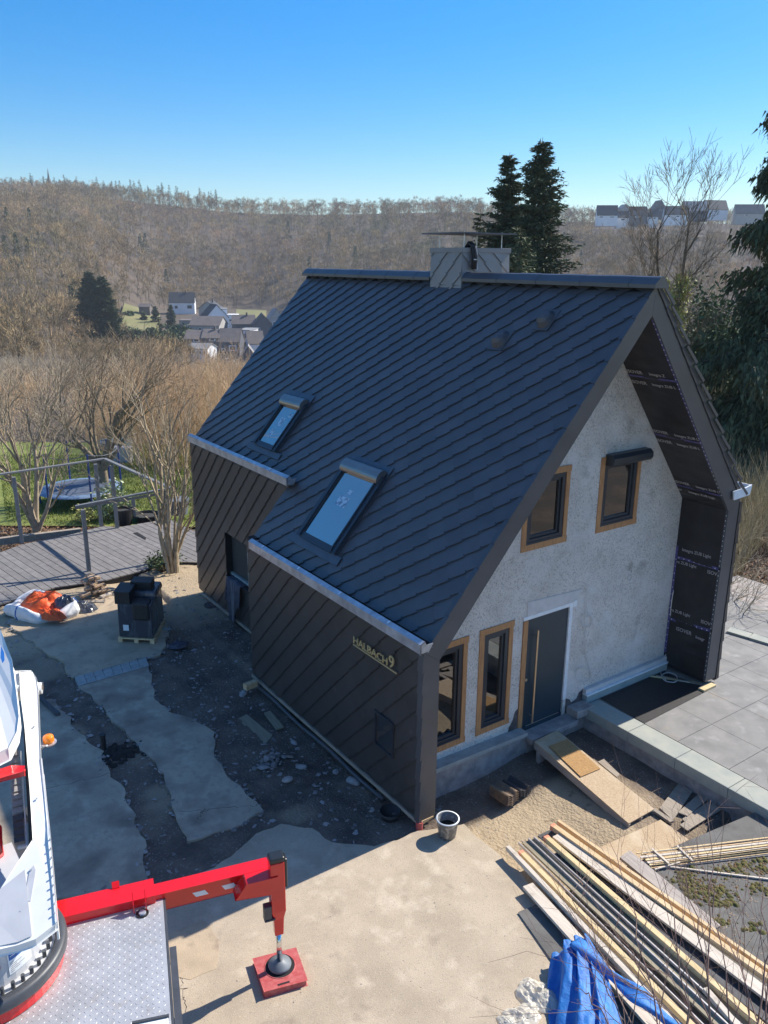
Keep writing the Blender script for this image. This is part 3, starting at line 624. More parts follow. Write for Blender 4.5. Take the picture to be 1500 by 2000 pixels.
# battens and pipe along the foot of the wall
m = MB(); m.box((-.035, .02, -.075), (.02, LF, -.012)); m.box((DB-.045, LF+.05, -.09), (DB+.02, LB-.3, -.02)); m.build('foot_batten', M['oldwood'], house)
m = MB(); m.tube([(-.07, y, -.13+.02*sin(y*3)) for y in np.linspace(.9, LF-.1, 16)], .035, 8); m.build('drain_pipe', M['darkgrey'], house, smooth_=True)
MB().tube([(-.01, .03, -.02), (-.01, .03, -.2)], .055, 14).build('downpipe_stub', M['red2'] if 'red2' in M else M['reddull'], house)
MB().prism([(.005, -.01, -.07), (.23, -.01, -.02), (.23, -.01, .0), (.005, -.01, -.0)], (0, .05, 0)).build('post_foot', M['t_fresh'], house)
# ------------------------------------------------------------------ ground
def grid_mesh(name, X, Y, Z, m, smooth_=True):
    ny, nx = X.shape; v = np.stack([X, Y, Z], -1).reshape(-1, 3); i = np.arange(ny*nx).reshape(ny, nx)
    f = np.stack([i[:-1, :-1], i[:-1, 1:], i[1:, 1:], i[1:, :-1]], -1).reshape(-1, 4); return fast(name, v, f, m, smooth_)
D = np.concatenate([np.linspace(-12, 24, 14), 24+np.cumsum(np.geomspace(.5, 26, 150))]); D = D[D < 1500]
A = np.linspace(-1.3, 1.5, 190)
Dg, Ag = np.meshgrid(D, A, indexing='ij'); Lg = Ag*(np.abs(Dg)+14)
Xg = CAM[0]+FX*Dg+FY*Lg; Yg = CAM[1]+FY*Dg-FX*Lg
Zg = terrain(Xg, Yg)
tag(grid_mesh('ground', Xg, Yg, Zg, M['litter']), kind='structure')
M['soil'] = mat('soil', (.11,.082,.064), 1, c2=(.20,.15,.115), scale=2.2, bump=.03, bscale=22, detail=9)
addmix(M['soil'], (.30,.27,.24), 34, .60, .68, 3); addmix(M['soil'], (.07,.055,.048), 1.7, .5, .75, 7, loc=(5,1,0))
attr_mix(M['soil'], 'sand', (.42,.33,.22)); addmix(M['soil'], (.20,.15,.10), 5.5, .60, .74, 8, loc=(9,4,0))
nx, ny = 330, 420
xs = np.linspace(-9.5, 7.0, nx); ys = np.linspace(-7, 14.6, ny); X, Y = np.meshgrid(xs, ys)
pit = smooth((X-.50)/.12)*smooth((1.2-Y)/.2+0)*1.0
front = (Y < 1.3) & (X > .3)
Z = -.165+.05*(fbm(X*1.3, Y*1.3, 4)-.5)+.035*(fbm(X*7, Y*7, 3)-.45)
trench = smooth((X+1.1)/.8)*(1-smooth((X-.1)/.1))*smooth((Y-.4)/.6); Z = Z-.10*trench
Z = np.where(front, -.165*(1-pit)+pit*(-.52+.11*smooth((X-2.0)/1.0)+.05*(fbm(X*2, Y*2, 4)-.5)+.02*(fbm(X*9, Y*9, 3)-.5)), Z)
Z = np.where((Y < -2.3) & (X > -.4), -.5, Z)
Z = np.where((Y > 12.2), Z-.12*smooth((Y-12.2)/.4), Z)
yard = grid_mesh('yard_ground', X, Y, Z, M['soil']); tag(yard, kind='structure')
sand_shade = np.clip(np.where(front, 1.0, smooth((Y-8.6+1.6*(fbm(X*.9, Y*.9)-.5))/1.6)*smooth((10.9+X*.0-Y*0+(.6-X)*.0)/1)), 0, 1)
sand_shade = np.maximum(sand_shade, .55*smooth((fbm(X*.7+4, Y*.7, 4)-.52)/.12))*1.0
sand_shade = np.where(front & (X > 3.2+.3*(Y+1)) , np.clip(sand_shade-.55+.9*(fbm(X*2, Y*2)-.4), 0, 1), sand_shade)
sand_shade = np.where(front, sand_shade*(1-.9*smooth((Y+.15)/.3)), sand_shade); sand_shade = np.where(front, sand_shade*(1-.85*smooth((X-3.75)/.3)), sand_shade)  # sand thinned by house and kerb: their shade painted into the pit soil
at = yard.data.attributes.new('sand', 'FLOAT', 'POINT'); at.data.foreach_set('value', sand_shade.ravel().astype(np.float32))
def jag(pts, amp=.02, step=.12, seed=0, closed=True):
    r = random.Random(seed); out = []; n = len(pts)
    for i in range(n):
        a, b = np.array(pts[i][:2]), np.array(pts[(i+1) % n][:2]); L = np.linalg.norm(b-a); k = max(1, int(L/step))
        nrm = np.array([-(b-a)[1], (b-a)[0]])/max(L, 1e-6)
        for j in range(k):
            p = a+(b-a)*j/k; out.append(p+nrm*(r.uniform(-amp, amp) if j else 0)+nrm*amp*1.5*math.sin(j*1.1+seed))
    return out
def slab(name, pix, z, m, th=.09, amp=.018, seed=1, world=None, kind='structure', parent=None):
    pts = world if world is not None else [U(a, b, z) for a, b in pix]
    pts = jag(pts, amp, seed=seed) if amp else [np.array(p[:2]) for p in pts]
    o = MB().prism([(p[0], p[1], z) for p in pts], (0, 0, -th)).build(name, m, parent, loc=None)
    if kind: tag(o, kind=kind)
    return o
near = [U(a, b) for a, b in ((465, 1662), (500, 1630), (548, 1610), (608, 1618), (648, 1646), (690, 1650), (732, 1654), (815, 1624))]
near += [(.03, -.10, 0), (.584, -.30, 0), (.565, -1.5, 0), (.40, -2.4, 0), (.2, -2.6, 0), (.2, -8, 0), (-9.4, -8, 0), (-9.4, .1, 0), (-4.6, .35, 0)]+[U(a, b) for a, b in ((300, 1738), (360, 1718), (420, 1695))]
slab('concrete_apron', None, -.12, M['concrete'], .4, .012, world=near)
slab('concrete_path', [(150,1338),(288,1295),(297,1330),(300,1360),(330,1390),(380,1405),(420,1430),(418,1470),(440,1510),(480,1550),(515,1583),(450,1618),(365,1643),(342,1590),(320,1510),(270,1455),(215,1400),(180,1360)][::-1], -.125, M['concrete'], .1, .016, 3)
slab('concrete_path', [(-40,1345),(66,1366),(100,1366),(136,1400),(148,1428),(200,1468),(208,1500),(240,1540),(256,1584),(280,1640),(284,1716),(240,1735),(-160,1800),(-200,1500)][::-1], -.125, M['concrete'], .1, .02, 5)
slab('concrete_path', [(14,1215),(60,1190),(100,1182),(215,1165),(300,1150),(330,1235),(315,1278),(270,1288),(140,1325),(122,1292),(75,1265)][::-1], -.125, M['concrete'], .08, .02, 7)
ps = [U(145, 1322, -.11), U(285, 1284, -.11), U(291, 1300, -.11), U(153, 1340, -.11)]
for k in range(8):
    t0, t1 = (k+.04)/8, (k+.96)/8; l = lambda a, b, t: a+(b-a)*t
    for r_ in (0, 1):
        A0, B0 = (l(ps[0], ps[3], r_*.5+.02), l(ps[1], ps[2], r_*.5+.02)); A1, B1 = (l(ps[0], ps[3], r_*.5+.48), l(ps[1], ps[2], r_*.5+.48))
        o = MB().prism([l(A0, B0, t0), l(A0, B0, t1), l(A1, B1, t1), l(A1, B1, t0)], (0, 0, -.06)).build('paving_stone', M['paver'], bevel=.005)
        tag(o, 'grey paving stone in the double row across the end of the broken concrete path', 'paving stone', 'paving stones in the row across the path')
M['path'] = M['concrete'].copy(); M['path'].name = 'dusty_concrete'; addmix(M['path'], (.20,.155,.12), 1.4, .47, .70, 9, loc=(3,9,0)); addmix(M['path'], (.32,.26,.20), 9, .52, .8, 6, loc=(1,2,3))
for o in list(bpy.data.objects):
    if o.name.startswith('concrete_path'): o.data.materials[0] = M['path']
r_ = random.Random(2)
for k, (pa_, pb_) in enumerate((((345,1585),(515,1570)), ((385,1600),(400,1580)), ((350,1890),(365,1975)), ((20,1560),(250,1500)), ((180,1395),(240,1385)))):
    a_, b_ = U(*pa_, -.1195), U(*pb_, -.1195); n_ = 22; P__ = [a_+(b_-a_)*i/n_+np.array([r_.gauss(0, .018), r_.gauss(0, .018), 0]) for i in range(n_+1)]
    m = MB()
    for i in range(n_):
        d_c = unit(P__[i+1]-P__[i]) if False else (P__[i+1]-P__[i])/np.linalg.norm(P__[i+1]-P__[i]); s_c = np.array([-d_c[1], d_c[0], 0])*r_.uniform(.0015, .0045); zz_ = np.array([0, 0, .0008 if k == 2 else -.0042])
        m.poly([P__[i]-s_c+zz_, P__[i+1]-s_c+zz_, P__[i+1]+s_c+zz_, P__[i]+s_c+zz_])
    tag(m.build('crack', M['dark']), kind='structure')
M['sandcon'] = mat('sandy_concrete', (.52,.41,.28), .95, c2=(.38,.30,.21), scale=1.8, bump=.004, bscale=50, detail=9); addmix(M['sandcon'], (.30,.23,.17), 5, .55, .8, 8)
fs = [o for o in bpy.data.objects if o.name.startswith('concrete_path')][-1]; fs.data.materials[0] = M['sandcon']
slab('sand_patch', [(318,1838),(350,1815),(395,1796),(418,1822),(428,1868),(424,1892),(398,1903),(372,1915),(340,1908),(330,1880)][::-1], -.1165, M['sandcon'], .003, .02, 9)
def along(o, n, seed, zoff=.0):
    r = random.Random(seed); P = [v.co for v in o.data.vertices][:len(o.data.vertices)//2]; out = []
    for _ in range(n):
        i = r.randrange(len(P)); a, b = P[i], P[(i+1) % len(P)]; t = r.random(); out.append((a.x+(b.x-a.x)*t+r.gauss(0, .05), a.y+(b.y-a.y)*t+r.gauss(0, .05), -.135))
    return out
edge_pts = sum([along(o, 420, k+3) for k, o in enumerate(bpy.data.objects) if o.name.startswith('concrete_path')], [])
# patio
PZ = .05
m = MB(); yE = 1.0
rows = [(-4.9, -3.9), (-3.9, -2.9), (-2.9, -1.9), (-1.9, -.9), (-.9, .1), (.1, 1.1)]
r = random.Random(5)
x0p = 5.0
for a, b in rows:
    x = x0p; k = 0
    while x < 13.2:
        wd = [1.0, .5, 1.0, 1.0][(k+int(a*3)) % 4]; m.box((x+.004, a+.004, PZ-.06), (x+wd-.004, b-.004, PZ+r.uniform(-.001, .001))); x += wd; k += 1
for (a, b) in ((1.1, 2.1), (2.1, 3.1)):
    x = 7.75
    while x < 11: m.box((x+.004, a+.004, PZ-.06), (x+1-.004, b-.004, PZ)); x += 1
m.build('patio', M['patio']); tag(bpy.data.objects['patio'], kind='structure')
MB().box((4.7, -5.2, -.7), (13.4, 3.3, PZ-.062)).build('patio_base', M['plinth']); tag(bpy.data.objects['patio_base'], kind='structure')
ky = [-5.2, -4.2, -3.2, -2.2, -1.2, -.2, .88]
for i in range(6):
    o = MB().box((4.52, ky[i]+.004, PZ-.20), (4.985, ky[i+1]-.004, PZ+.006)).build('kerb_stone', M['kerb'], bevel=.01)
    tag(o, 'long pale greenish kerb stone edging the patio above the dirt pit', 'kerb stone', 'kerb stones along the patio edge')
MB().box((4.56, -5.2, -.7), (4.70, .9, PZ-.203)).build('kerb_footing', M['plinth']); tag(bpy.data.objects['kerb_footing'], kind='structure')
e0, e1 = U(1420, 1232, .1), U(1500, 1256, .1); d = (e1-e0)
for k in range(3):
    a = e0+d*(k*.55); b = e0+d*(k*.55+.53); n_ = np.array([-d[1], d[0], 0]); n_ = n_/np.linalg.norm(n_)*.28
    o = MB().prism([a, b, b+n_, a+n_], (0, 0, -.2)).build('edging_stone', M['kerb'], bevel=.01)
    tag(o, 'flat pale green edging stone at the far border of the patio by the bare bushes', 'edging stone', 'edging stones at the far patio border')
o = MB().prism([(5.0, -.19, PZ+.004), (7.0, -.12, PZ+.004), (7.25, -.02, PZ+.004), (7.1, .06, PZ+.004), (6.98, .62, PZ+.004), (7.0, .88, PZ+.004), (5.03, .88, PZ+.004)], (0, 0, .006)).build('rubber_mat', M['black'])  # the gable's shade on the wet slabs, laid on as a black sheet
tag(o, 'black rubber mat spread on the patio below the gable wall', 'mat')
# garage roof with felt
gz = -.10
gp = [U(1013, 1782, gz), U(1500, 1577, gz)]; dx_ = (gp[1]-gp[0]); dx_ /= np.linalg.norm(dx_)
dl = U(1085, 1885, gz)-gp[0]; dl /= np.linalg.norm(dl)
ga = [gp[0], gp[0]+dx_*9, gp[0]+dx_*9+dl*9, gp[0]+dl*9]
gr = thing('flat_roof', 'low flat roof covered in grey bitumen felt with timber stacked on it', 'flat roof', gp[0])
MB().prism(ga, (0, 0, -.045)).build('roof_felt', M['felt'], gr, bevel=.008)
ins = lambda t, e: gp[0]+dl*t+dx_*e
MB().prism([ins(.06, .06)-np.array([0,0,.046]), ins(.06, 8.9)-np.array([0,0,.046]), ins(8.9, 8.9)-np.array([0,0,.046]), ins(8.9, .06)-np.array([0,0,.046])], (0, 0, -.55)).build('roof_body', M['dark'], gr)
m = MB(); m.bar(ins(.0, .02)-np.array([0,0,.06]), ins(3, .02)-np.array([0,0,.06]), .05, .03); m.bar(ins(.55, -.0)-np.array([0,0,.1]), ins(.95, .0)-np.array([0,0,.1]), .10, .12); m.build('edge_batten', M['t_dark'], gr)
# moss and debris on the felt
def clump_mesh(name, cen, rad, m_, n=9, seed=0, h=.4):
    r = random.Random(seed); b = MB()
    for c, R_ in zip(cen, rad):
        base = len(b.v); ph = [r.uniform(.65, 1.25) for _ in range(n)]
        b.v.append((c[0], c[1], c[2]+R_*h))
        for q in (0.55, 1.0):
            for k in range(n): a = 2*pi*k/n; b.v.append((c[0]+R_*q*ph[k]*cos(a), c[1]+R_*q*ph[k]*sin(a), c[2]+(R_*h*.75 if q < 1 else -.004)))
        for k in range(n): b.f.append((base, base+1+k, base+1+(k+1) % n)); b.f.append((base+1+k, base+1+n+k, base+1+n+(k+1) % n, base+1+(k+1) % n))
    return b.build(name, m_, smooth_=True)
r = random.Random(11); cen, rad, cen2, rad2 = [], [], [], []
anchors = [(1345,1698,30,16),(1340,1720,45,18),(1395,1745,50,20),(1380,1730,60,25),(1430,1700,40,18),(1480,1690,30,20),(1480,1735,25,14),(1360,1640,35,8),(1395,1625,25,6),(1490,1700,20,12),(1410,1765,40,10),(1440,1690,30,10),(1350,1745,20,10),(1410,1800,30,10),(1470,1815,12,5),(1488,1820,8,4),(1478,1805,10,5)]
for (ax, ay, sx, sy) in anchors:
    for _ in range(int(sx*2.2)):
        p = U(r.gauss(ax, sx*.45), r.gauss(ay, sy*.45), gz)
        t = np.dot(p-gp[0], dx_); s_ = np.dot(p-gp[0], dl)
        if s_ < .1: continue
        if r.random() < .62: cen.append(p); rad.append(r.choice([.010,.014,.018,.030,.045])*r.uniform(.8,1.2))
        else: cen2.append(p); rad2.append(r.uniform(.01, .03))
tag(clump_mesh('moss', cen, rad, M['moss'], 7, 3, .55), kind='stuff'); tag(clump_mesh('dry_moss', cen2, rad2, M['mossbrown'], 6, 4, .5), kind='stuff')
m = MB()
for _ in range(260):
    p = U(r.uniform(1310, 1520), r.uniform(1650, 1960), gz+.006)
    if np.dot(p-gp[0], dl) < .1: continue
    a = r.uniform(0, 6.28); L_ = r.uniform(.02, .09); m.tube([p, p+np.array([cos(a), sin(a), .1])*L_*.5, p+np.array([cos(a+.5), sin(a+.5), .05])*L_], .0022, 3)
tag(m.build('dry_stalks', M['twig']), kind='stuff')
# ------------------------------------------------------------------ timber on the roof
def plank(name, label, p0, p1, wd, th, z, m_, cat='timber', endm=None, group=None, zz=None):
    """board whose upper near-left start and end are read at height z"""
    z -= .20; a, b = U(*p0, z), U(*p1, z); d = b-a; L_ = np.linalg.norm(d); d /= L_; s = np.cross(d, (0, 0, 1)); s /= np.linalg.norm(s); b = b+d*1.2
    c0 = a+s*0; o = MB(); up_ = np.cross(s, d)
    o.obox((a+b)/2-s*wd/2-up_*th/2, (b-a)/2, s*wd/2, up_*th/2)
    t = thing(name, label, cat, a) if endm else None
    ob = o.build(name if not endm else 'beam_body', m_, t, bevel=.003, loc=None if endm else a)
    if endm:
        MB().obox(a-s*wd/2-up_*th/2+d*.022, d*.026, s*(wd/2+.0015), up_*(th/2+.0015)).build('painted_end', endm, t); tag(t, group=group)
    else: tag(ob, label, cat, group)
    return t or ob
B = .055
plank('timber_sheet', 'wide dark blue-grey board lying lowest between the two red-ended beams', (1050,1632), (1560,2045), .34, .02, .16, M['t_dark'])
plank('timber_beam', 'square pine beam with a red painted end, rightmost of the stack', (1075,1612), (1500,1912), .08, .075, .30, M['t_fresh'], endm=M['t_red'])
plank('timber_beam', 'plain pine beam lying tight against the right side of the rightmost red-ended beam', (1088,1603), (1500,1893), .05, .07, .295, M['t_fresh'])
plank('timber_beam', 'pale yellow beam with a red painted end in the middle of the stack', (1062,1634), (1468,1990), .08, .075, .30, M['t_yellow'], endm=M['t_red'])
plank('timber_board', 'wide whitish board beside the middle red-ended beam', (1079,1634), (1500,1955), .17, .035, .27, M['t_white'])
plank('timber_board', 'short black board with a rounded end poking out of the stack', (1081,1668), (1350,1880), .11, .03, .21, M['t_dark'])
plank('timber_board', 'mossy grey-green board right of the thin metal rails', (1085,1668), (1420,1975), .19, .03, .19, M['t_moss'])
plank('metal_rail', 'thin grey rail, right one of the close pair', (1042,1634), (1446,2000), .022, .04, .24, M['rail'], 'rail')
plank('metal_rail', 'thin grey rail, left one of the close pair', (1031,1637), (1420,2000), .022, .04, .24, M['rail'], 'rail')
plank('timber_board', 'wide mossy weathered plank left of the thin metal rails', (1020,1646), (1395,2000), .20, .03, .20, M['t_moss'])
plank('metal_rail', 'thin grey rail along the left edge of the mossy plank', (1012,1645), (1372,2000), .018, .04, .23, M['rail'], 'rail')
plank('timber_beam', 'orange-yellow beam with a reddish end left of the mossy plank', (1013,1663), (1345,2000), .07, .06, .25, M['t_yellow'], endm=M['t_red'])
plank('timber_beam', 'long pale square beam, second from the left edge of the stack', (988,1653), (1318,2000), .065, .07, .25, M['t_white'])
plank('timber_board', 'thick bleached plank, leftmost of the stack, resting on the felt edge', (1021,1731), (1262,2000), .17, .045, .20, M['t_white'])
plank('timber_board', 'short grey plank under the stack beside the blue tarpaulin', (1232,1960), (1290,2030), .10, .03, .17, M['t_moss'])
plank('timber_block', 'short pale wood block lying crosswise on the lower stack', (1373,1930), (1392,1952), .07, .06, .27, M['t_white'])
# grey wide plank and laths
P4 = [U(*p, gz+.07) for p in crop([(295,310),(375,255),(1112,862),(1035,915)], (1140,1600), 4.167)]
o = MB().prism(P4, (0, 0, -.04)).build('timber_board', M['t_grey'], bevel=.003, loc=P4[0]); tag(o, 'wide silvery grey plank lying apart on the felt right of the stack', 'timber')
B_ = thing('lath_bundle', 'bundle of thin pale laths tied with string on the felt roof', 'lath bundle', U(1330, 1660, gz))
r = random.Random(4)
La, Lb = [U(*p, gz+.06) for p in crop([(425,262),(575,385)], (1140,1600), 4.167)], [U(*p, gz+.06) for p in crop([(1900,90),(1960,215)], (1140,1600), 4.167)]
for k in range(24):
    t = k/23; j = r.uniform(-.03, .03); a = La[0]+(La[1]-La[0])*np.clip(t+j, 0, 1); b = Lb[0]+(Lb[1]-Lb[0])*np.clip(t+r.uniform(-.05, .05), 0, 1)
    dd = (b-a)/np.linalg.norm(b-a); a = a+dd*r.uniform(-.05, .10); z = r.choice([-.045, -.03, -.012, .0])
    MB().bar(a+np.array([0,0,z]), b+np.array([0,0,z]), r.choice([.018,.026,.034]), .012).build('lath', [M['t_yellow'], M['t_white'], M['t_fresh'], M['t_grey']][k % 4], B_)
for u in (.085, .22):
    m = MB(); a = La[0]+(Lb[0]-La[0])*u; b = La[1]+(Lb[1]-La[1])*u; m.bar(a+np.array([0,0,.014]), b+np.array([0,0,.014]), .03, .012); m.build('cross_lath', M['t_white'], B_)
m = MB(); a = La[0]+(Lb[0]-La[0])*.24; b = La[1]+(Lb[1]-La[1])*.24; m.tube([a+np.array([0,0,.012]), (a*.6+b*.4)+np.array([0,0,.02]), b+np.array([0,0,.01])], .005, 5); m.build('string', M['bark'], B_)
a, b = U(1308, 1693, gz+.02), U(1540, 1722, gz+.02); tag(MB().bar(a, b, .022, .02).build('lath', M['t_white'], loc=a), 'single loose whitish lath lying behind the grey plank on mossy felt', 'lath')
a, b = U(1279, 1698, gz+.03), U(1328, 1684, gz+.05); tag(MB().bar(a, b, .02, .012).build('lath', M['t_white'], loc=a), 'short loose lath sticking out of the bundle end near the grey plank', 'lath')
# ------------------------------------------------------------------ pit: ramp, mat, boards, tile stacks
rp = [np.array(p) for p in ((2.96, .66, -.04), (3.62, .61, -.04), (3.52, -1.53, -.33), (2.86, -1.47, -.33))]
rp = [U(1044,1448,-.04), U(1088,1426,-.04), U(1278,1580,-.33), U(1228,1608,-.33)]
rt = thing('ramp', 'chipboard ramp leading from the sunny dirt up to the front door', 'ramp', rp[0])
MB().prism(rp, (0, 0, -.022)).build('ramp_board', M['osb'], rt, bevel=.002)
m = MB()
for t in (.03, .5, .97):
    a = rp[0]+(rp[1]-rp[0])*t-np.array([0,0,.085]); b = rp[3]+(rp[2]-rp[3])*t-np.array([0,0,.085]); m.bar(a, b, .04, .12)
m.build('joist', M['t_grey'], rt)
m = MB(); 
for k in range(7): a = rp[0]+(rp[1]-rp[0])*(k/7.)+(rp[3]-rp[0])*.04; m.box((a[0], a[1]-.05, -.5), (a[0]+.06, a[1]+.02, -.16))
m.build('trestle', M['t_grey'], rt)
rn = np.cross(rp[1]-rp[0], rp[3]-rp[0]); rn = -rn/np.linalg.norm(rn)*-1; rn = rn*np.sign(rn[2])
def onramp(px): 
    d = bearing(*px); t = np.dot(rp[0]+rn*.008-CAM, rn)/np.dot(d, rn); return CAM+t*d
mt = [onramp(p) for p in ((1072,1458), (1108,1444), (1172,1502), (1134,1518))]
tag(MB().prism(mt, rn*.012).build('door_mat', M['mat'], loc=mt[0]), 'orange-brown coir door mat lying on the chipboard ramp', 'door mat')
zg = -.385
def flat(name, label, pix, z, m_, cat, th=.02, group=None):
    P = [U(*p, z) for p in pix]; o = MB().prism(P, (0, 0, -th)).build(name, m_, bevel=.002, loc=P[0]); tag(o, label, cat, group); return o
flat('chipboard_sheet', 'square chipboard sheet lying on the sunny dirt behind the timber stack', [(1166,1658),(1290,1601),(1345,1640),(1225,1705)], zg, M['osb'], 'chipboard')
c4 = lambda *p: crop(p, (1120, 1300), 3.947)
flat('small_board', 'largest of the fanned pale boards in the pit, half in shade, nearest the ramp', c4((665,1095),(808,912),(920,965),(765,1190)), zg+.03, M['oldwood'], 'board')
flat('small_board', 'short pale board in the middle of the fan by the patio kerb', c4((805,1130),(965,990),(1042,1022),(880,1158)), zg+.03, M['oldwood'], 'board')
flat('small_board', 'narrow pale strip board between the middle and the last fanned boards', c4((840,1180),(1040,1050),(1068,1070),(860,1205)), zg+.015, M['oldwood'], 'board')
flat('small_board', 'long pale board, last of the fan and closest to the grey flat roof', c4((820,1228),(1075,1060),(1138,1108),(880,1270)), zg+.04, M['oldwood'], 'board')
flat('small_board', 'thin batten lying at the foot of the ramp beside the fanned boards', c4((600,1105),(625,1095),(775,1195),(745,1205)), zg+.03, M['oldwood'], 'board', .04)
flat('small_board', 'small pale board lying behind the ramp next to the door mat', c4((190,740),(235,720),(355,835),(335,860)), zg+.06, M['oldwood'], 'board')
def tile_stack(px, py, dx, dy, n, label, m_, ang):
    c = U(px, py, -.47); t = thing('roof_tile_stack', label, 'roof tiles', c, 'stacks of old wavy roof tiles')
    ca, sa = cos(ang), sin(ang)
    for k in range(n):
        b = MB(); nu = 14; prof = [(-.14+.28*i/nu, .028*sin(2*pi*i/nu*1.5+.6)) for i in range(nu+1)]
        v = []
        for dz in (0, .014):
            for L_ in (-.2, .2):
                for a, h in prof: X_, Y_ = a+r.uniform(-.0005,.0005), L_; v.append((c[0]+X_*ca-Y_*sa, c[1]+X_*sa+Y_*ca, c[2]+.03+k*.034+h+dz))
        n1 = nu+1; f = []
        for i in range(nu): f += [(i, i+n1, i+1+n1, i+1), (2*n1+i, 2*n1+i+1, 3*n1+i+1, 3*n1+i), (i, i+1, 2*n1+i+1, 2*n1+i), (n1+i, 3*n1+i, 3*n1+i+1, n1+i+1)]
        f += [(0, 2*n1, 3*n1, n1), (nu, n1+nu, 3*n1+nu, 2*n1+nu)]
        b.raw(v, f).build('tile', m_, t)
tile_stack(984, 1562, 0, 0, 6, 'taller left stack of brown wavy roof tiles in the pit below the narrow windows', M['clay'], .12)
tile_stack(1008, 1545, 0, 0, 4, 'lower right stack of black wavy roof tiles beside the taller stack', M['darkclay'], .12)
# bucket and odds by the corner
bc = U(873.3, 1631.7)
bk = thing('bucket', 'grey plastic mortar bucket with white rim and dark water at the house corner', 'bucket', bc)
MB().lathe(bc, [(.0, .004), (.125, .0), (.165, .29), (.172, .295), (.172, .305), (.155, .305), (.15, .29), (.115, .02), (0, .02)], 40).build('bucket_body', mat('mortar_plastic', (.16,.165,.17), .6, c2=(.5,.5,.48), scale=16, ramp=(.5,.7)), bk, smooth_=True)
MB().lathe(bc, [(.158, .296), (.176, .294), (.178, .306), (.158, .308)], 40).build('rim', M['white'], bk, smooth_=True)
MB().lathe(bc, [(0, .17), (.138, .17)], 40).build('water', mat('dark_water', (.01,.012,.012), .05), bk)
c = U(762, 1598, -.2); tg = thing('flowerpot_tub', 'round black plastic tub standing against the tiled wall in shade', 'tub', c)
MB().lathe(c, [(0, 0), (.14, 0), (.17, .14), (.155, .14), (.13, .03), (0, .03)], 24).build('tub_body', M['black'], tg, smooth_=True)
o = MB().obox(U(489, 1338, -.02), (.13, .02, 0), (-.01, .06, 0), (0, 0, .06)).build('timber_block', M['t_fresh'], bevel=.004); tag(o, 'short squared timber block under the far corner of the lower tiled wall', 'timber')
c = U(412, 1184, -.16); o = MB().lathe(c, [(0, .06), (.16, .06), (.17, .03), (.16, 0), (0, 0)], 24).build('concrete_disc', M['bitumen']); tag(o, 'flat dark disc in the soil at the foot of the rear wall', 'disc')
# pipe in the hole
c = U(203, 1462, -.13)
o = thing('standpipe', 'black pipe standing in a dark hole in the dirt strip', 'pipe', c)
MB().tube([c+np.array([0,0,-.1]), c+np.array([0,0,.26])], .045, 14).build('pipe_body', M['black'], o, smooth_=False); MB().tube([c+np.array([.0,0,.255]), c+np.array([0,0,.285])], .055, 14).build('pipe_cap', M['black'], o)
r = random.Random(3); cc_ = [c+np.array([.22+r.gauss(0, .20), -.22+r.gauss(0, .15), -.03]) for _ in range(120)]
M['blacksoil'] = mat('black_soil', (.014,.012,.011), .9, c2=(.035,.028,.024), scale=14, bump=.03, bscale=60)
tag(clump_mesh('wet_soil', cc_, [r.uniform(.03, .085) for _ in cc_], M['blacksoil'], 8, 9, .5), kind='stuff')
# rubble
def stones(name, n, fn, smin, smax, seed, m_):
    r = random.Random(seed); V, Fc = [], []
    for _ in range(n):
        p = fn(r)
        if p is None: continue
        s_ = smin+(smax-smin)*r.random()**3; base = len(V)
        R_ = Matrix.Rotation(r.uniform(0, 6.28), 3, 'Z') @ Matrix.Rotation(r.uniform(-.5, .5), 3, 'X'); sc = (r.uniform(.7, 1.5), r.uniform(.5, 1), r.uniform(.35, .7))
        for d in ((1,0,0),(.3,1,0),(-1,.4,0),(-.6,-1,0),(.6,-.8,.1),(.3,.2,.9),(-.3,-.2,.8)):
            q = R_ @ Vector([d[i]*sc[i]*s_*r.uniform(.8, 1.2) for i in range(3)]); V.append((p[0]+q.x, p[1]+q.y, p[2]+q.z))
        for t in ((0,1,5),(1,2,5),(2,6,5),(2,3,6),(3,4,6),(4,0,5),(4,5,6)): Fc.append(tuple(base+i for i in t))
    return tag(fast(name, V, Fc, m_), kind='stuff')
zi = lambda x, y: float(Z[min(ny-1, max(0, int((y+7)/21.6*(ny-1)))), min(nx-1, max(0, int((x+9.5)/16.5*(nx-1))))])
def f1(r):
    x, y = r.uniform(-4.2, .9), r.uniform(.3, 12); 
    if x < -1.3 and r.random() < .45: return None
    return (x, y, zi(x, y))
stones('rubble', 3600, f1, .006, .055, 5, M['stone'])
def f2(r):
    x, y = r.uniform(.62, 4.4), r.uniform(-2.2, .85); return (x, y, zi(x, y))
stones('pit_rubble', 1500, f2, .003, .018, 6, M['stone'])
def f3(r):
    x = .60+abs(r.gauss(0, .08)); y = r.uniform(-2.2, -.2); return (x, y, zi(x, y)+.0)
stones('edge_gravel', 260, f3, .008, .03, 9, M['t_fresh'])
stones('crumbs', 130, lambda r: (r.uniform(-3.5, .4), r.uniform(-3.8, -.6), -.118), .002, .012, 8, M['stone'])
ep_ = iter([p for p in edge_pts]); stones('edge_rubble', len(edge_pts), lambda r: next(ep_), .008, .05, 31, M['stone'])
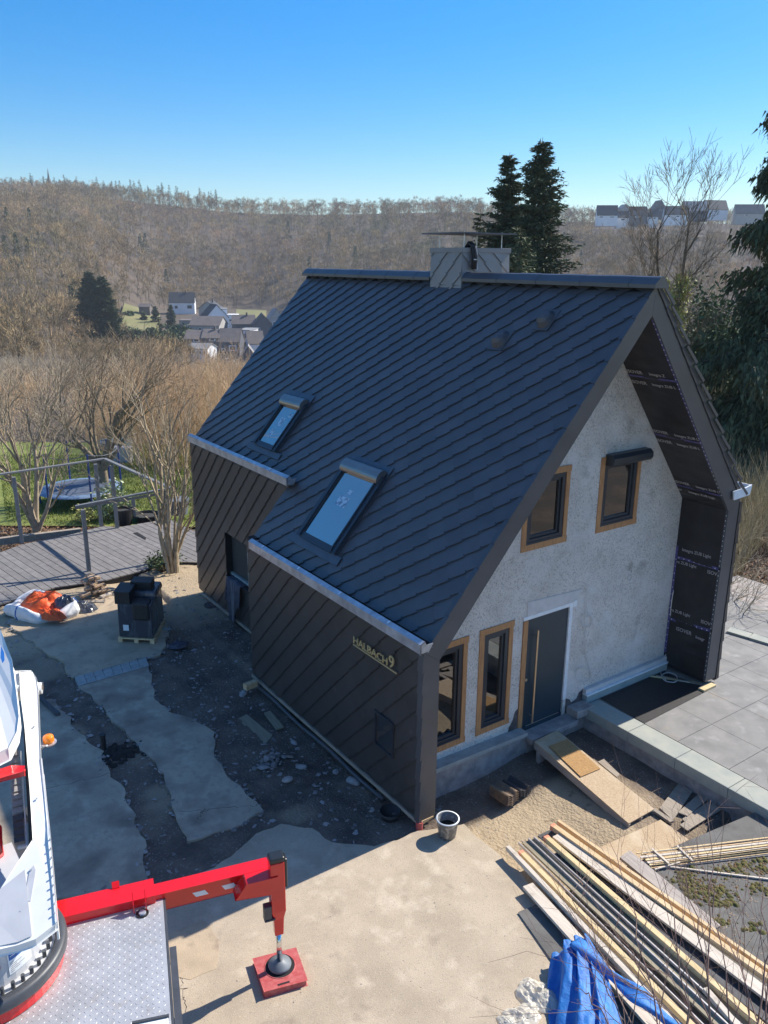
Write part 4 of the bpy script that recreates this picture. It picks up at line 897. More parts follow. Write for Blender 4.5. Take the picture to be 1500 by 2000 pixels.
def rock(px, py, s, label, seed):
    r = random.Random(seed); c = U(px, py, -.2); c[2] = zi(c[0], c[1])+.02
    import bmesh
    bm = bmesh.new(); bmesh.ops.create_icosphere(bm, subdivisions=2, radius=1)
    for v in bm.verts: v.co = Vector((v.co.x*s*1.2, v.co.y*s*.8, v.co.z*s*.6))*(1+.35*(float(vn(v.co.x*1.4+seed*3+9, v.co.y*1.4+v.co.z+seed))-.5)*2)
    me = bpy.data.meshes.new('rock'); bm.to_mesh(me); bm.free(); me.materials.append(M['stone']); o = bpy.data.objects.new('rock', me); col.objects.link(o); o.location = c; o.rotation_euler = (0, 0, seed)
    tag(o, label, 'rock')
for a in ((656, 1502, .06, 'white pointed stone near the middle of the tiled wall foot', 1), (690, 1522, .11, 'largest grey stone against the foot of the tiled wall', 2), (560, 1528, .085, 'grey upright stone below the rubble heap', 3), (475, 1352, .09, 'pale stone beside the timber block at the wall corner', 4), (575, 1447, .07, 'grey stone right above the rubble heap', 5), (587, 1497, .08, 'reddish stone just right of the rubble heap', 6)): rock(*a)
def f4(r):
    c = U(530, 1492, -.2); return (c[0]+r.gauss(0, .16), c[1]+r.gauss(0, .2), zi(c[0], c[1])+abs(r.gauss(0, .03)))
stones('rubble_heap', 90, f4, .02, .075, 12, M['stone'])
flat('old_board', 'dusty half-buried board in the dark soil beside the path', crop([(150,515),(205,488),(330,590),(280,650)], (400,1200), 2.5), -.19, M['t_moss'], 'board', .03)
flat('old_board', 'narrow half-buried board nearer the tiled wall in the dark soil', crop([(290,480),(320,470),(385,548),(350,560)], (400,1200), 2.5), -.19, M['t_moss'], 'board', .03)
flat('old_board', 'small stick of wood lying above the rubble heap', crop([(350,690),(352,685),(430,690),(430,697)], (400,1200), 2.5), -.17, M['oldwood'], 'board', .02)
o = flat('timber_sleeper', 'dark wooden edging beam at the border of the left concrete', [(58,1345),(70,1350),(118,1392),(108,1394)], -.07, M['t_dark'], 'timber', .09)
# ------------------------------------------------------------------ vegetation builders
def unit(v): v = np.array(v, float); return v/(np.linalg.norm(v)+1e-9)
def grow(S_, p, d, L, r, depth, R, spread=.6, up_=.25, kids=(3, 5), taper=.55, wig=.18, minr=.003, kl=(.45, .75), nseg=4):
    """recursive limb: appends (p0, p1, r0, r1) pieces"""
    pts = [np.array(p, float)]; d = unit(d); seg = L/nseg
    for i in range(nseg):
        d = unit(d+np.array([R.uniform(-wig, wig), R.uniform(-wig, wig), R.uniform(-wig, wig)+up_*.25]))
        q = pts[-1]+d*seg; ra = r*(1-(1-taper)*i/nseg); rb = r*(1-(1-taper)*(i+1)/nseg); S_.append((pts[-1], q, ra, rb)); pts.append(q)
        if depth > 0 and i >= (1 if depth > 1 else 0):
            for _ in range(R.randint(*kids) if i == nseg-1 else max(1, R.randint(*kids)-2)):
                a = R.uniform(0, 2*pi); o = unit(np.cross(d, [cos(a), sin(a), .3])); s = R.uniform(.55, 1.2)*spread
                grow(S_, q, unit(d+o*s), L*R.uniform(*kl), max(minr, rb*R.uniform(.5, .75)), depth-1, R, spread, up_, kids, taper, wig, minr, kl, max(2, nseg-1))
def segs_arrays(S_, n=3):
    p0 = np.array([s[0] for s in S_]); p1 = np.array([s[1] for s in S_]); r0 = np.array([s[2] for s in S_]); r1 = np.array([s[3] for s in S_])
    d = p1-p0; d /= (np.linalg.norm(d, axis=1, keepdims=True)+1e-9); a = np.cross(d, [.31, .17, .93]); l = np.linalg.norm(a, axis=1, keepdims=True)
    a = np.where(l < .1, np.cross(d, [1., 0, 0]), a); a /= np.linalg.norm(a, axis=1, keepdims=True); b = np.cross(d, a)
    ring = [cos(2*pi*k/n)*a+sin(2*pi*k/n)*b for k in range(n)]
    v = np.stack([p0+r0[:, None]*q for q in ring]+[p1+r1[:, None]*q for q in ring], 1)
    f = np.array([(k, (k+1) % n, n+(k+1) % n, n+k) for k in range(n)]); F_ = (np.arange(len(S_))[:, None, None]*2*n+f[None]).reshape(-1, 4)
    return v.reshape(-1, 3), F_
def tree(name, label, base, S_, m_, cat='tree', n=4, extra=None, group=None):
    """trunk and limbs as one part, twigs as another"""
    t = thing(name, label, cat, base, group); big = [s for s in S_ if s[2] > .028]; small = [s for s in S_ if s[2] <= .028]
    for nm, L_, nn in (('trunk', big, 7), ('twigs', small, 3)):
        if not L_: continue
        v, f = segs_arrays(L_, nn); o = fast(nm, v-np.array(base), f, m_, nn > 3); o.parent = t
    for nm, v, f, mm in (extra or []):
        o = fast(nm, np.asarray(v)-np.array(base), f, mm); o.parent = t
    return t
def blades(P, Dr, L_, W_, R):     # slender triangles at points P along directions Dr
    n = len(P); s = np.cross(Dr, R.normal(size=(n, 3))); s /= (np.linalg.norm(s, axis=1, keepdims=True)+1e-9)
    L_ = np.broadcast_to(L_, (n,))[:, None]; W_ = np.broadcast_to(W_, (n,))[:, None]
    v = np.stack([P-s*W_/2, P+s*W_/2, P+Dr*L_], 1).reshape(-1, 3); return v, np.arange(3*n).reshape(-1, 3)
def leaves(P, size, R, nrm=None):
    n = len(P); a = R.normal(size=(n, 3)); a /= np.linalg.norm(a, axis=1, keepdims=True); b = np.cross(a, R.normal(size=(n, 3))); b /= np.linalg.norm(b, axis=1, keepdims=True)
    s = (size*R.uniform(.6, 1.3, n))[:, None]
    v = np.stack([P-a*s, P-b*s*.45, P+a*s, P+b*s*.45], 1).reshape(-1, 3); return v, np.arange(4*n).reshape(-1, 4)
def conifer(name, label, base, H, Rb, m_, seed, whorl=.34, nb=9, bl=.20, droop=.35, clump=26, low=.08, hang=0.5, group=None, rag=.25, cat='tree', width=.25, vz=.25, drop=0):
    R = np.random.default_rng(seed); base = np.array(base, float); P, Dv = [], []; S_ = [(base-np.array([0,0,.6]), base+np.array([0, 0, H*.55]), H*.016, H*.009), (base+np.array([0, 0, H*.55]), base+np.array([0, 0, H]), H*.009, .012)]
    z = H*low
    while z < H*.985:
        t = z/H; rad = Rb*(1-t)**.78*R.uniform(1-rag, 1+rag*.6)+.12; a0 = R.uniform(0, 6.28)
        for k in range(max(4, int(nb*(.55+.45*(1-t))))):
            a = a0+2*pi*k/nb*1.0+R.uniform(-.25, .25); L_ = rad*R.uniform(.65, 1.12); el = .35*t-droop*(1-t)*.9+R.uniform(-.1, .1)
            n = max(3, int(L_/.11)); u = np.linspace(.12, 1, n)
            x = L_*u; h = el*x-.10*droop*x*x/max(rad, .3)+.10*(u**3)*L_*.5
            q = base+np.stack([x*cos(a), x*sin(a), z+h], 1); S_.append((base+np.array([0,0,z]), q[-1], .018+.004*L_, .006))
            c = max(2, int(clump*(L_/Rb)/n*4)); tw = (1-u)[:, None]*.5+.25
            for i in range(n):
                w_ = (.10+width*L_*.5*(1-u[i]*.75))*min(1, .2+rad*.9)
                off = R.normal(size=(c, 3))*np.array([1, 1, vz])*w_; pp = q[i]+off; pp[:, 2] -= drop*R.uniform(0, 1, c)**1.5
                dd = np.stack([cos(a)+R.normal(0, .7, c), sin(a)+R.normal(0, .7, c), R.normal(-hang, .35, c)], 1); P.append(pp); Dv.append(dd)
        z += whorl*R.uniform(.75, 1.25)*(1.15-.5*t)
    P = np.concatenate(P); Dv = np.concatenate(Dv); Dv /= np.linalg.norm(Dv, axis=1, keepdims=True)
    v, f = blades(P, Dv, bl*R.uniform(.6, 1.3, len(P)), bl*.34, R)
    t = thing(name, label, cat, base, group); tv, tf = segs_arrays(S_, 5)
    o = fast('trunk', tv-base, tf, M['barkdark']); o.parent = t; o = fast('crown', v-base, f, m_); o.parent = t; return t
def bush(name, label, base, rx, rz, m_, n, seed, size=.07, group=None, cat='shrub'):
    R = np.random.default_rng(seed); base = np.array(base, float); nc = 26; cc = R.normal(size=(nc, 3)); cc /= np.linalg.norm(cc, axis=1, keepdims=True)
    cc = cc*R.uniform(.35, .9, (nc, 1))*np.array([rx, rx, rz])+np.array([0, 0, rz*.95]); cc[:, 2] = np.abs(cc[:, 2])
    i = R.integers(0, nc, n); P = cc[i]+R.normal(size=(n, 3))*np.array([rx, rx, rz])*.22; P[:, 2] = np.abs(P[:, 2])
    v, f = leaves(P, size, R); t = thing(name, label, cat, base, group)
    S_ = [(np.zeros(3)-np.array([0,0,.3]), c*.95, .03, .008) for c in cc]; tv, tf = segs_arrays(S_, 4); o = fast('stems', tv, tf, M['barkdark']); o.parent = t
    o = fast('crown', v, f, m_); o.parent = t; return t
def PT(px, py, Dh):
    d = bearing(px, py); k = d[0]*FX+d[1]*FY; return CAM+d*Dh/k
def onT(px, Dh, dz=0): x, y = PD(px, Dh); return np.array([x, y, T(x, y)+dz])
# ------------------------------------------------------------------ deck, frame, garden
DZ = -.2
dk = [U(*p, DZ) for p in ((-120,1092),(0,1079),(43,1063),(130,1046),(203,1027),(230,1030),(330,1013),(384,1040),(420,1068),(388,1098),(320,1097),(283,1113),(207,1133),(107,1147),(0,1180),(-140,1215))]
dth = thing('deck', 'grey plank deck behind the building yard under an open post frame', 'deck', dk[0])
bd_ = unit(np.array([.465, -2.854, 0])); pn = np.array([-bd_[1], bd_[0], 0]); out2 = [(np.dot(p, bd_), np.dot(p, pn)) for p in dk]
area = sum(out2[i][0]*out2[(i+1) % len(out2)][1]-out2[(i+1) % len(out2)][0]*out2[i][1] for i in range(len(out2)))
vs = [p[1] for p in out2]; us = [p[0] for p in out2]; m = MB(); v0 = min(vs); bw = .215
def strip_clip(outl, lo, hi):      # outline cut to a strip, both sides convex
    o = outl
    for s, c in ((1, lo), (-1, hi)):
        inp = o; o = []
        for j in range(len(inp)):
            p, q = inp[j], inp[(j+1) % len(inp)]; a, b = s*(p[1]-c), s*(q[1]-c)
            if a >= 0: o.append(p)
            if (a >= 0) != (b >= 0): t = a/(a-b); o.append((p[0]+t*(q[0]-p[0]), p[1]+t*(q[1]-p[1])))
        if not o: return o
    return o
while v0 < max(vs):
    s_ = strip_clip(out2, v0+.009, v0+bw-.009)
    if len(s_) > 2: m.prism([bd_*a+pn*b+np.array([0, 0, DZ]) for a, b in s_], (0, 0, -.03))
    v0 += bw
m.build('boards', M['deck'], dth)
MB().prism([p-np.array([0,0,.035]) for p in dk], (0, 0, -.35)).build('deck_base', M['dark'], dth)
o = MB().prism([U(*p, DZ+.012) for p in ((260,1041),(268,1039),(286,1050),(284,1054))], (0, 0, -.008)).build('hatch_gap', M['dark'], dth)
fr = thing('post_frame', 'open grey wooden frame of posts and top rails standing over the plank deck', 'frame', U(43, 1063, DZ))
def post(b, top, w_=.10): 
    g = U(*b, DZ); h = top; MB().box((g[0]-w_/2, g[1]-w_/2, DZ), (g[0]+w_/2, g[1]+w_/2, h)).build('post', M['rail_paint'], fr, bevel=.004); return np.array([g[0], g[1], h])
zt = 1.88
pA = post((43,1061), zt); pB = post((174,1115), 1.58); pC = post((198,1028), zt); pD = post((229,1031), zt); pE = post((263,1013), .5); pF = post((329,1094), 1.86)
zR = zt+.04
kA = U(-4, 927, zR); kB = U(204, 896, zR); kC = U(333, 953, 1.95); kD = U(147, 989, 1.62); 
for a, b, nm in ((kA, kB, 0), (kB, kC, 0), (kD, kC, 0)):
    MB().bar(a, b, .11, .05).build('top_rail', M['rail_paint'], fr, bevel=.004)
m = MB(); m.bar(kD+np.array([0,0,-.05]), kC+np.array([0,0,-.12]), .04, .06); m.build('top_rail', M['rail_paint'], fr)
# low retaining timber beyond the deck, leaf bed, lawn
m = MB(); a, b = U(-40, 1062, -.3), U(158, 1038, -.3); m.bar(a, b, .16, .22); tag(m.build('retaining_timber', M['oldwood'], loc=a), 'pale old timber edging the leaf bed beyond the deck', 'timber')
def patch(name, pix, mm, dz, n=46, kind='structure', fan=None):
    """sheet draped on the terrain, given by its distance and bearing range"""
    p0, p1, d0, d1 = fan; pxs = np.linspace(p0, p1, n); ds = np.geomspace(d0, d1, n); Dm, Pm = np.meshgrid(ds, pxs, indexing='ij')
    edge = .5*(fbm(Pm*.02, Dm*.3)-.5); L_ = (Pm-750)/F*Dm*.956; X_ = CAM[0]+FX*Dm+FY*L_; Y_ = CAM[1]+FY*Dm-FX*L_
    return tag(grid_mesh(name, X_, Y_, terrain(X_, Y_)+dz+.05*fbm(X_*.8, Y_*.8), mm), kind=kind)
patch('lawn', None, M['lawn'], .05, fan=(-160, 640, 27.2, 47), kind='stuff')
R = np.random.default_rng(5); n = 26000; Dr = R.uniform(27.5, 42, n); pr = R.uniform(-60, 420, n); L_ = (pr-750)/F*Dr*.956; Xq = CAM[0]+FX*Dr+FY*L_; Yq = CAM[1]+FY*Dr-FX*L_
P = np.stack([Xq, Yq, terrain(Xq, Yq)+.06], 1); dd = R.normal(size=(n, 3))*.35+np.array([0, 0, 1]); v, f = blades(P, dd, .10*R.uniform(.5, 1.4, n), .03, R); tag(fast('grass', v, f, M['lawn']), kind='stuff')
n = 9000; Dr = R.uniform(22.5, 27.4, n); pr = R.uniform(-80, 330, n); L_ = (pr-750)/F*Dr*.956; Xq = CAM[0]+FX*Dr+FY*L_; Yq = CAM[1]+FY*Dr-FX*L_
P = np.stack([Xq, Yq, terrain(Xq, Yq)+.03+R.uniform(0, .05, n)], 1); v, f = leaves(P, .05, R); tag(fast('dead_leaves', v, f, island_var(mat('dead_leaf', (.30,.17,.09), .8, c2=(.2,.12,.07), scale=3), .4)), kind='stuff')
# trampoline
tc_ = onT(106, 30.6); tc_[2] = T(tc_[0], tc_[1])+.72; th_ = thing('trampoline', 'round garden trampoline with blue edge pad and net poles on the lawn', 'trampoline', (tc_[0], tc_[1], T(tc_[0], tc_[1])))
Rr = 1.5
MB().lathe(tc_, [(0, 0), (Rr-.28, 0)], 40).build('jumping_mat', M['wood_light'], th_)
MB().lathe(tc_, [(Rr-.28, .01), (Rr, .0), (Rr+.03, -.05)], 40).build('edge_pad', mat('pale_blue_pad', (.16,.24,.36), .5), th_, smooth_=True)
for k in range(6):
    a = 2*pi*k/6+.5; x, y = tc_[0]+(Rr+.06)*cos(a), tc_[1]+(Rr+.06)*sin(a)
    MB().tube([(x, y, T(x, y)), (x, y, tc_[2]+1.6)], .035, 8).build('net_pole', mat('blue_pole', (.02,.05,.22), .4) if k == 0 else bpy.data.materials['blue_pole'], th_)
m = MB()
for k in range(6): a = 2*pi*k/6+.5; b = 2*pi*(k+1)/6+.5; m.tube([(tc_[0]+(Rr+.06)*cos(a+(b-a)*i/5), tc_[1]+(Rr+.06)*sin(a+(b-a)*i/5), tc_[2]+1.58-.12*sin(pi*i/5)) for i in range(6)], .012, 4)
m.build('net_rope', M['wood_light'], th_)
# tubs and things beyond the deck
def tub(px, py, r, h, label, mm, nm='plant_tub', cat='tub'):
    c = U(px, py, -.35); t = thing(nm, label, cat, c); MB().lathe(c, [(0, 0), (r*.82, 0), (r, h), (r*1.06, h), (r*1.06, h-.04), (r*.9, h-.04), (r*.8, .06)], 20).build('tub_body', mm, t, smooth_=False); MB().lathe(c, [(0, h-.08), (r*.9, h-.08)], 20).build('soil_fill', M['void'], t)
tub(243, 1024, .30, .55, 'tall black round tub just beyond the deck edge', M['black'])
tub(287, 1018, .42, .26, 'low wide black tub beyond the deck next to the tall one', M['black'])
tub(232, 1027, .12, .22, 'small terracotta pot in front of the tall black tub', M['clay'], 'flower_pot', 'pot')
tub(264, 1022, .14, .2, 'small green pot between the two black tubs', mat('green_plastic', (.02,.12,.05), .4), 'flower_pot', 'pot')
c = U(350, 1003, -.4); tag(MB().lathe(c, [(0, 0), (.3, 0), (.36, .5), (.38, .5), (.38, .54), (0, .56)], 18).build('lidded_bin', M['midgrey'], loc=c), 'pale grey lidded bin half hidden by the multi-stem tree', 'bin')
c = onT(200, 40); tag(MB().obox(c+np.array([0,0,.45]), (.5*FY, -.5*FX, 0), (.3*FX, .3*FY, 0), (0, 0, .4)).build('garden_box', M['truckgrey'], bevel=.03, loc=c), 'pale grey garden chest on the lawn right of the trampoline', 'chest')
c = onT(190, 44.5); tag(MB().lathe(c, [(0, .5), (.9, .5), (.95, .35), (.9, 0), (0, 0)], 24).build('covered_pool', mat('blue_cover', (.12,.22,.30), .4), loc=c), 'round pale blue covered tub at the far side of the lawn', 'tub')
# multi-stem tree by the deck
rr = random.Random(21); b0 = U(338, 1117, -.15); S_ = []
stems = [((-.55, .1, 2.4), 4.6, .055), ((-.28, .2, 2.6), 5.2, .06), ((-.1, -.1, 2.8), 5.0, .055), ((.22, .0, 2.6), 5.0, .055), ((.5, .15, 2.3), 4.4, .05), ((-.42, -.2, 2.2), 3.8, .04), ((.34, -.2, 2.7), 4.2, .045), ((.05, .3, 2.6), 4.6, .05)]
for d, L_, r_ in stems:
    st_ = b0+np.array([rr.uniform(-.14, .14), rr.uniform(-.12, .12), 0]); grow(S_, st_, d, L_*.62, r_, 3, rr, spread=.55, up_=.25, kids=(1, 3), taper=.62, wig=.17, minr=.005, kl=(.42, .66), nseg=5)
for k in range(4): a = k*1.7; S_.append((b0+np.array([.12*cos(a), .12*sin(a), 0]), b0+np.array([.16*cos(a), .16*sin(a), .35+.1*k]), .055, .045))
tree('multi_stem_tree', 'bare multi-stem tree with pale bark growing at the deck corner beside the house', b0, S_, M['bark'])
print('deck tree segs', len(S_))
# tree on the lawn behind the frame, left edge tree
rr = random.Random(8); b0 = onT(160, 31.5); S_ = [(b0-np.array([0,0,.2]), b0+np.array([-.05, 0, 1.25]), .30, .24)]
tp_ = b0+np.array([-.05, 0, 1.2])
rt_ = np.array([FY, -FX, 0])
for a, up1, L_, r_ in ((-1.3, 1.1, 4.6, .13), (-.55, 1.9, 4.8, .15), (.05, 2.2, 5.4, .16), (.55, 1.9, 5.0, .15), (1.0, 1.2, 4.2, .12), (-.9, 2.0, 4.4, .10), (.2, 1.8, 4.2, .1), (-.1, 1.9, 4.6, .11)):
    grow(S_, tp_, rt_*a+np.array([FX, FY, 0])*rr.uniform(-.7, .7)+np.array([0, 0, up1]), L_*.5, r_, 4, rr, spread=.62, up_=.2, kids=(2, 4), wig=.2, minr=.008, kl=(.5, .75))
tree('old_fruit_tree', 'gnarled bare fruit tree with thick short trunk on the lawn behind the trampoline', b0, [(a_, b_, c_*.72, d_*.72) for a_, b_, c_, d_ in S_], M['barkmid'])
print('fruit', len(S_))
rr = random.Random(31); b0 = onT(4, 26.5); S_ = []
for d, L_, r_ in (((-.15, .1, 2.5), 5, .13), ((.25, .2, 2.5), 5.2, .11), ((-.6, .1, 2.0), 4.4, .09), ((.5, -.2, 2.1), 4.0, .08)): grow(S_, b0, d, L_*.55, r_, 4, rr, spread=.5, up_=.3, kids=(2, 3), wig=.15, minr=.007, kl=(.5, .72), nseg=5)
tree('bare_tree', 'bare forked tree at the left edge of the picture beside the frame', b0, S_, M['bark'])
# shrub with green leaves behind the frame
bush('leafy_shrub', 'small pale green leafy shrub growing behind the post frame', onT(168, 28.2), .75, .75, mat('pale_green_leaf', (.22,.28,.12), .5, c2=(.32,.38,.22), scale=5), 900, 4, .075)
bush('leafy_shrub', 'low green shrub growing left of the pale leafy shrub', onT(118, 27.8), .55, .4, M['ivy'], 500, 5, .06)
bush('ivy_cover', 'ivy and weeds at the foot of the multi-stem tree beside the deck', U(318, 1106, -.15), .5, .16, M['laurel'], 700, 6, .05, cat='ivy')
# thicket: stems of hazel-like shrubs and small trees, a mass on the slope
def proto(seed, H, n, depth, r_, spread, upf=.4, kids=(2, 3), wig=.2, lean=.45):
    R_ = random.Random(seed); S_ = []
    for _ in range(n):
        d = (R_.gauss(0, lean), R_.gauss(0, lean), 1.4); grow(S_, (R_.gauss(0, .18), R_.gauss(0, .18), -.3), d, H*.48*R_.uniform(.75, 1.1), r_, depth, R_, spread=spread, up_=upf, kids=kids, wig=wig, minr=r_*.28, kl=(.4, .65), nseg=4)
    return segs_arrays(S_, 3)
def scatter(name, protos, P, Sc, m_, seed, kind='stuff'):
    R_ = np.random.default_rng(seed); V, Fc, Sh = [], [], []; n0 = 0
    for p, s in zip(P, Sc):
        v, f = protos[R_.integers(len(protos))]; a = R_.uniform(0, 6.28); c, q = cos(a), sin(a)
        w_ = np.stack([(v[:, 0]*c-v[:, 1]*q)*s, (v[:, 0]*q+v[:, 1]*c)*s, v[:, 2]*s], 1)+p; V.append(w_.astype(np.float32)); Fc.append(f+n0); n0 += len(v); Sh.append(np.full(len(v), R_.random(), np.float32))
    o = fast(name, np.concatenate(V), np.concatenate(Fc), m_); a_ = o.data.attributes.new('shade', 'FLOAT', 'POINT'); a_.data.foreach_set('value', np.concatenate(Sh)); return tag(o, kind=kind)
pA_ = [proto(k, 6, 6, 3, .020, .5, .3, (2, 3)) for k in range(4)]; print('proto', [len(p[1]) for p in pA_])
R = np.random.default_rng(12)
def spread_pts(n, pr, dr, R, f=lambda a, d: True):
    out = []
    while len(out) < n:
        a, d = R.uniform(*pr), math.sqrt(R.uniform(dr[0]**2, dr[1]**2))
        if f(a, d): out.append((a, d))
    return out
pts = spread_pts(120, (225, 560), (31, 60), R, lambda a, d: not (a < 400 and d < 35+(400-a)*.02))
scatter('tan_thicket', pA_, [onT(a, d) for a, d in pts], [R.uniform(.7, 1.1) for _ in pts], M['twig'], 3)
pB_ = [proto(k+20, 8, 3, 3, .045, .6, .2, (2, 4)) for k in range(4)]; print('protoB', [len(p[1]) for p in pB_])
pts = spread_pts(150, (-130, 620), (50, 150), R)
p2_ = spread_pts(46, (150, 400), (36.5, 48), R); scatter('lawn_edge_thicket', pA_, [onT(a, d) for a, d in p2_], [R.uniform(.5, .8) for _ in p2_], M['twig'], 24)
scatter('grey_thicket', pB_, [onT(a, d) for a, d in pts], [R.uniform(.45, .85) for _ in pts], M['twig2'], 4)
pts = spread_pts(42, (-110, 215), (46, 90), R)
scatter('left_thicket', pB_, [onT(a, d) for a, d in pts], [R.uniform(.45, .72) for _ in pts], M['twig'], 5)
# ------------------------------------------------------------------ far woods
def far_tree(seed, H, n, crown=.34, trunk=.16):
    R = np.random.default_rng(seed); nl = 9; lc = R.normal(size=(nl, 3)); lc /= np.linalg.norm(lc, axis=1, keepdims=True); lc = lc*np.array([.2, .2, .2])*H*R.uniform(.6, 1.1, (nl, 1))+np.array([0, 0, .62*H])
    k = R.integers(0, nl, n); o = R.normal(size=(n, 3)); o /= np.linalg.norm(o, axis=1, keepdims=True); P = lc[k]+o*H*.10*R.uniform(.1, 1, (n, 1)); Dv = (P-np.array([0, 0, .38*H])); Dv /= np.linalg.norm(Dv, axis=1, keepdims=True); Dv = Dv+R.normal(0, .35, (n, 3)); Dv /= np.linalg.norm(Dv, axis=1, keepdims=True)
    v, f = blades(P, Dv, H*R.uniform(.05, .14, n), R.uniform(.10, .22, n), R); tv = []; tf = []
    for q in range(6):
        e = lc[q] if q else np.array([0, 0, .8*H]); b = np.array([0, 0, -1. if q < 2 else .25*H]); a = R.uniform(0, 6.28); s = np.array([cos(a), sin(a), 0])*trunk*(1.3 if q == 0 else .6)
        t = len(tv); tv += [b-s, b+s, e]; tf.append((t, t+1, t+2))
    return np.concatenate([v, np.array(tv)]), np.concatenate([f, np.array(tf)+len(v)])
ft = [far_tree(k, 17, 200) for k in range(6)]
def dstart(a): return float(np.interp(a, [-500, 0, 110, 160, 222, 235, 330, 480, 560, 640, 1000, 2400], [180, 200, 225, 320, 340, 470, 560, 590, 540, 420, 330, 300]))
R = np.random.default_rng(77)
pts = spread_pts(7200, (-260, 1760), (170, 925), R, lambda a, d: d > dstart(a) and not (1150 < a < 1470 and 715 < d < 800))
scatter('hillside_wood', ft, [onT(a, d) for a, d in pts], [R.uniform(.7, 1.15) for _ in pts], M['farwood'], 6)
pts = spread_pts(420, (-200, 1700), (870, 950), R, lambda a, d: float(fbm(a*.012, 3.3, 3)) > .36); scatter('ridge_wood', ft, [onT(a, d) for a, d in pts], [R.uniform(.45, .75)*(.7+.9*float(fbm(a*.03, 1.3, 2))) for a, d in pts], M['farwood'], 7)
def far_conifer(seed, H=20, n=130, rb=.16):
    R = np.random.default_rng(seed); t = R.uniform(.12, 1, n); a = R.uniform(0, 6.28, n); rad = rb*H*(1-t)*R.uniform(.2, 1, n)
    P = np.stack([rad*np.cos(a), rad*np.sin(a), t*H], 1); Dv = np.stack([np.cos(a), np.sin(a), R.normal(-.3, .3, n)], 1); Dv /= np.linalg.norm(Dv, axis=1, keepdims=True)
    v, f = blades(P, Dv, R.uniform(.8, 1.8, n), .5, R); tv = np.array([(-.25, 0, -1), (.25, 0, -1), (0, 0, H*1.03), (0, -.25, -1), (0, .25, -1), (0, 0, H*1.03)]); return np.concatenate([v, tv]), np.concatenate([f, np.array([(0, 1, 2), (3, 4, 5)])+len(v)])
fc = [far_conifer(k) for k in range(4)]; fcd = [far_conifer(k+9, 20, 420, .2) for k in range(3)]
M['farconifer'] = mat('far_conifer', (.10,.095,.05), .9, c2=(.15,.12,.07), scale=.05)
pts = spread_pts(110, (-160, 430), (890, 925), R); pts += [(a, 900) for a in (22, 72, 75, 128, 136, 160, 190, 212, 262, 322)]
scatter('ridge_conifers', fc, [onT(a, d) for a, d in pts], [R.uniform(.5, 1.1) for _ in pts], M['farconifer'], 8)
pts = [(18, 520), (62, 540), (128, 330), (600, 600), (790, 520), (1055, 400), (1095, 650), (8, 420), (30, 430), (52, 440), (134, 360), (142, 372), (272, 640), (282, 655), (640, 700), (318, 600), (560, 760), (1130, 560), (690, 610)]
scatter('scattered_conifers', fcd, [onT(a, d) for a, d in pts], [R.uniform(.7, 1.0) for _ in pts], M['spruce'], 9)
for px, dd, hh, rb, lab in ((592, 440, 20, 5.2, 'dark conifer just left of the far roof corner'), (291, 420, 14, 3.6, 'conifer above the small meadow, left one of the pair'), (322, 425, 14.5, 3.2, 'slim conifer right beside the first village house'), (268, 425, 11, 2.6, 'smallest conifer left of the pair above the meadow')):
    conifer('conifer', lab, onT(px, dd), hh, rb, M['spruce'], int(px), whorl=.8 if hh > 12 else .7, nb=10, bl=1.0, droop=.15, clump=30, low=.03, hang=.1, rag=.2, width=.5)
for px, dd, r_, lab in ((322, 345, 6, 'big olive-green bush left of the grey village row'), (345, 352, 5, 'dark green bush touching the grey village row'), (335, 380, 6, 'green bush above the grey village row'), (232, 215, 3.5, 'green bush at the foot of the large lone evergreen')):
    bush('village_bush', lab, onT(px, dd), r_, r_*.8, M['laurel'], 1500, int(px), .9)
for px, py, tp_y, rb, sd_, lab in ((183, 650, 540, 6.6, 5, 'large dark rounded evergreen standing alone in front of the left hillside'), (208, 652, 548, 5.8, 6, 'slightly lower dark evergreen grown together with the large rounded one')):
    b_ = PT(px, py, 300); b_[2] -= 1.0; h_ = (py-tp_y)/F*300
    t_ = conifer('conifer', lab, b_, h_+1.5, rb, M['spruce'], sd_, whorl=.9, nb=14, bl=1.3, droop=.0, clump=60, low=.02, hang=-.1, rag=.2, width=.5); MB().tube([b_-np.array([0,0,14]), b_+np.array([0,0,1])], .5, 8).build('trunk_foot', M['barkdark'], t_)
mg = mat('meadow_grass', (.17,.175,.06), 1, c2=(.24,.22,.10), scale=.08)
for pts_ in (((243,592,462),(312,612,452),(306,650,385),(226,646,385)), ((462,604,505),(520,606,500),(512,634,440),(458,632,440))):
    tag(MB().prism([PT(*p_) for p_ in pts_], (0, 0, -14)).build('meadow', mg), kind='structure')
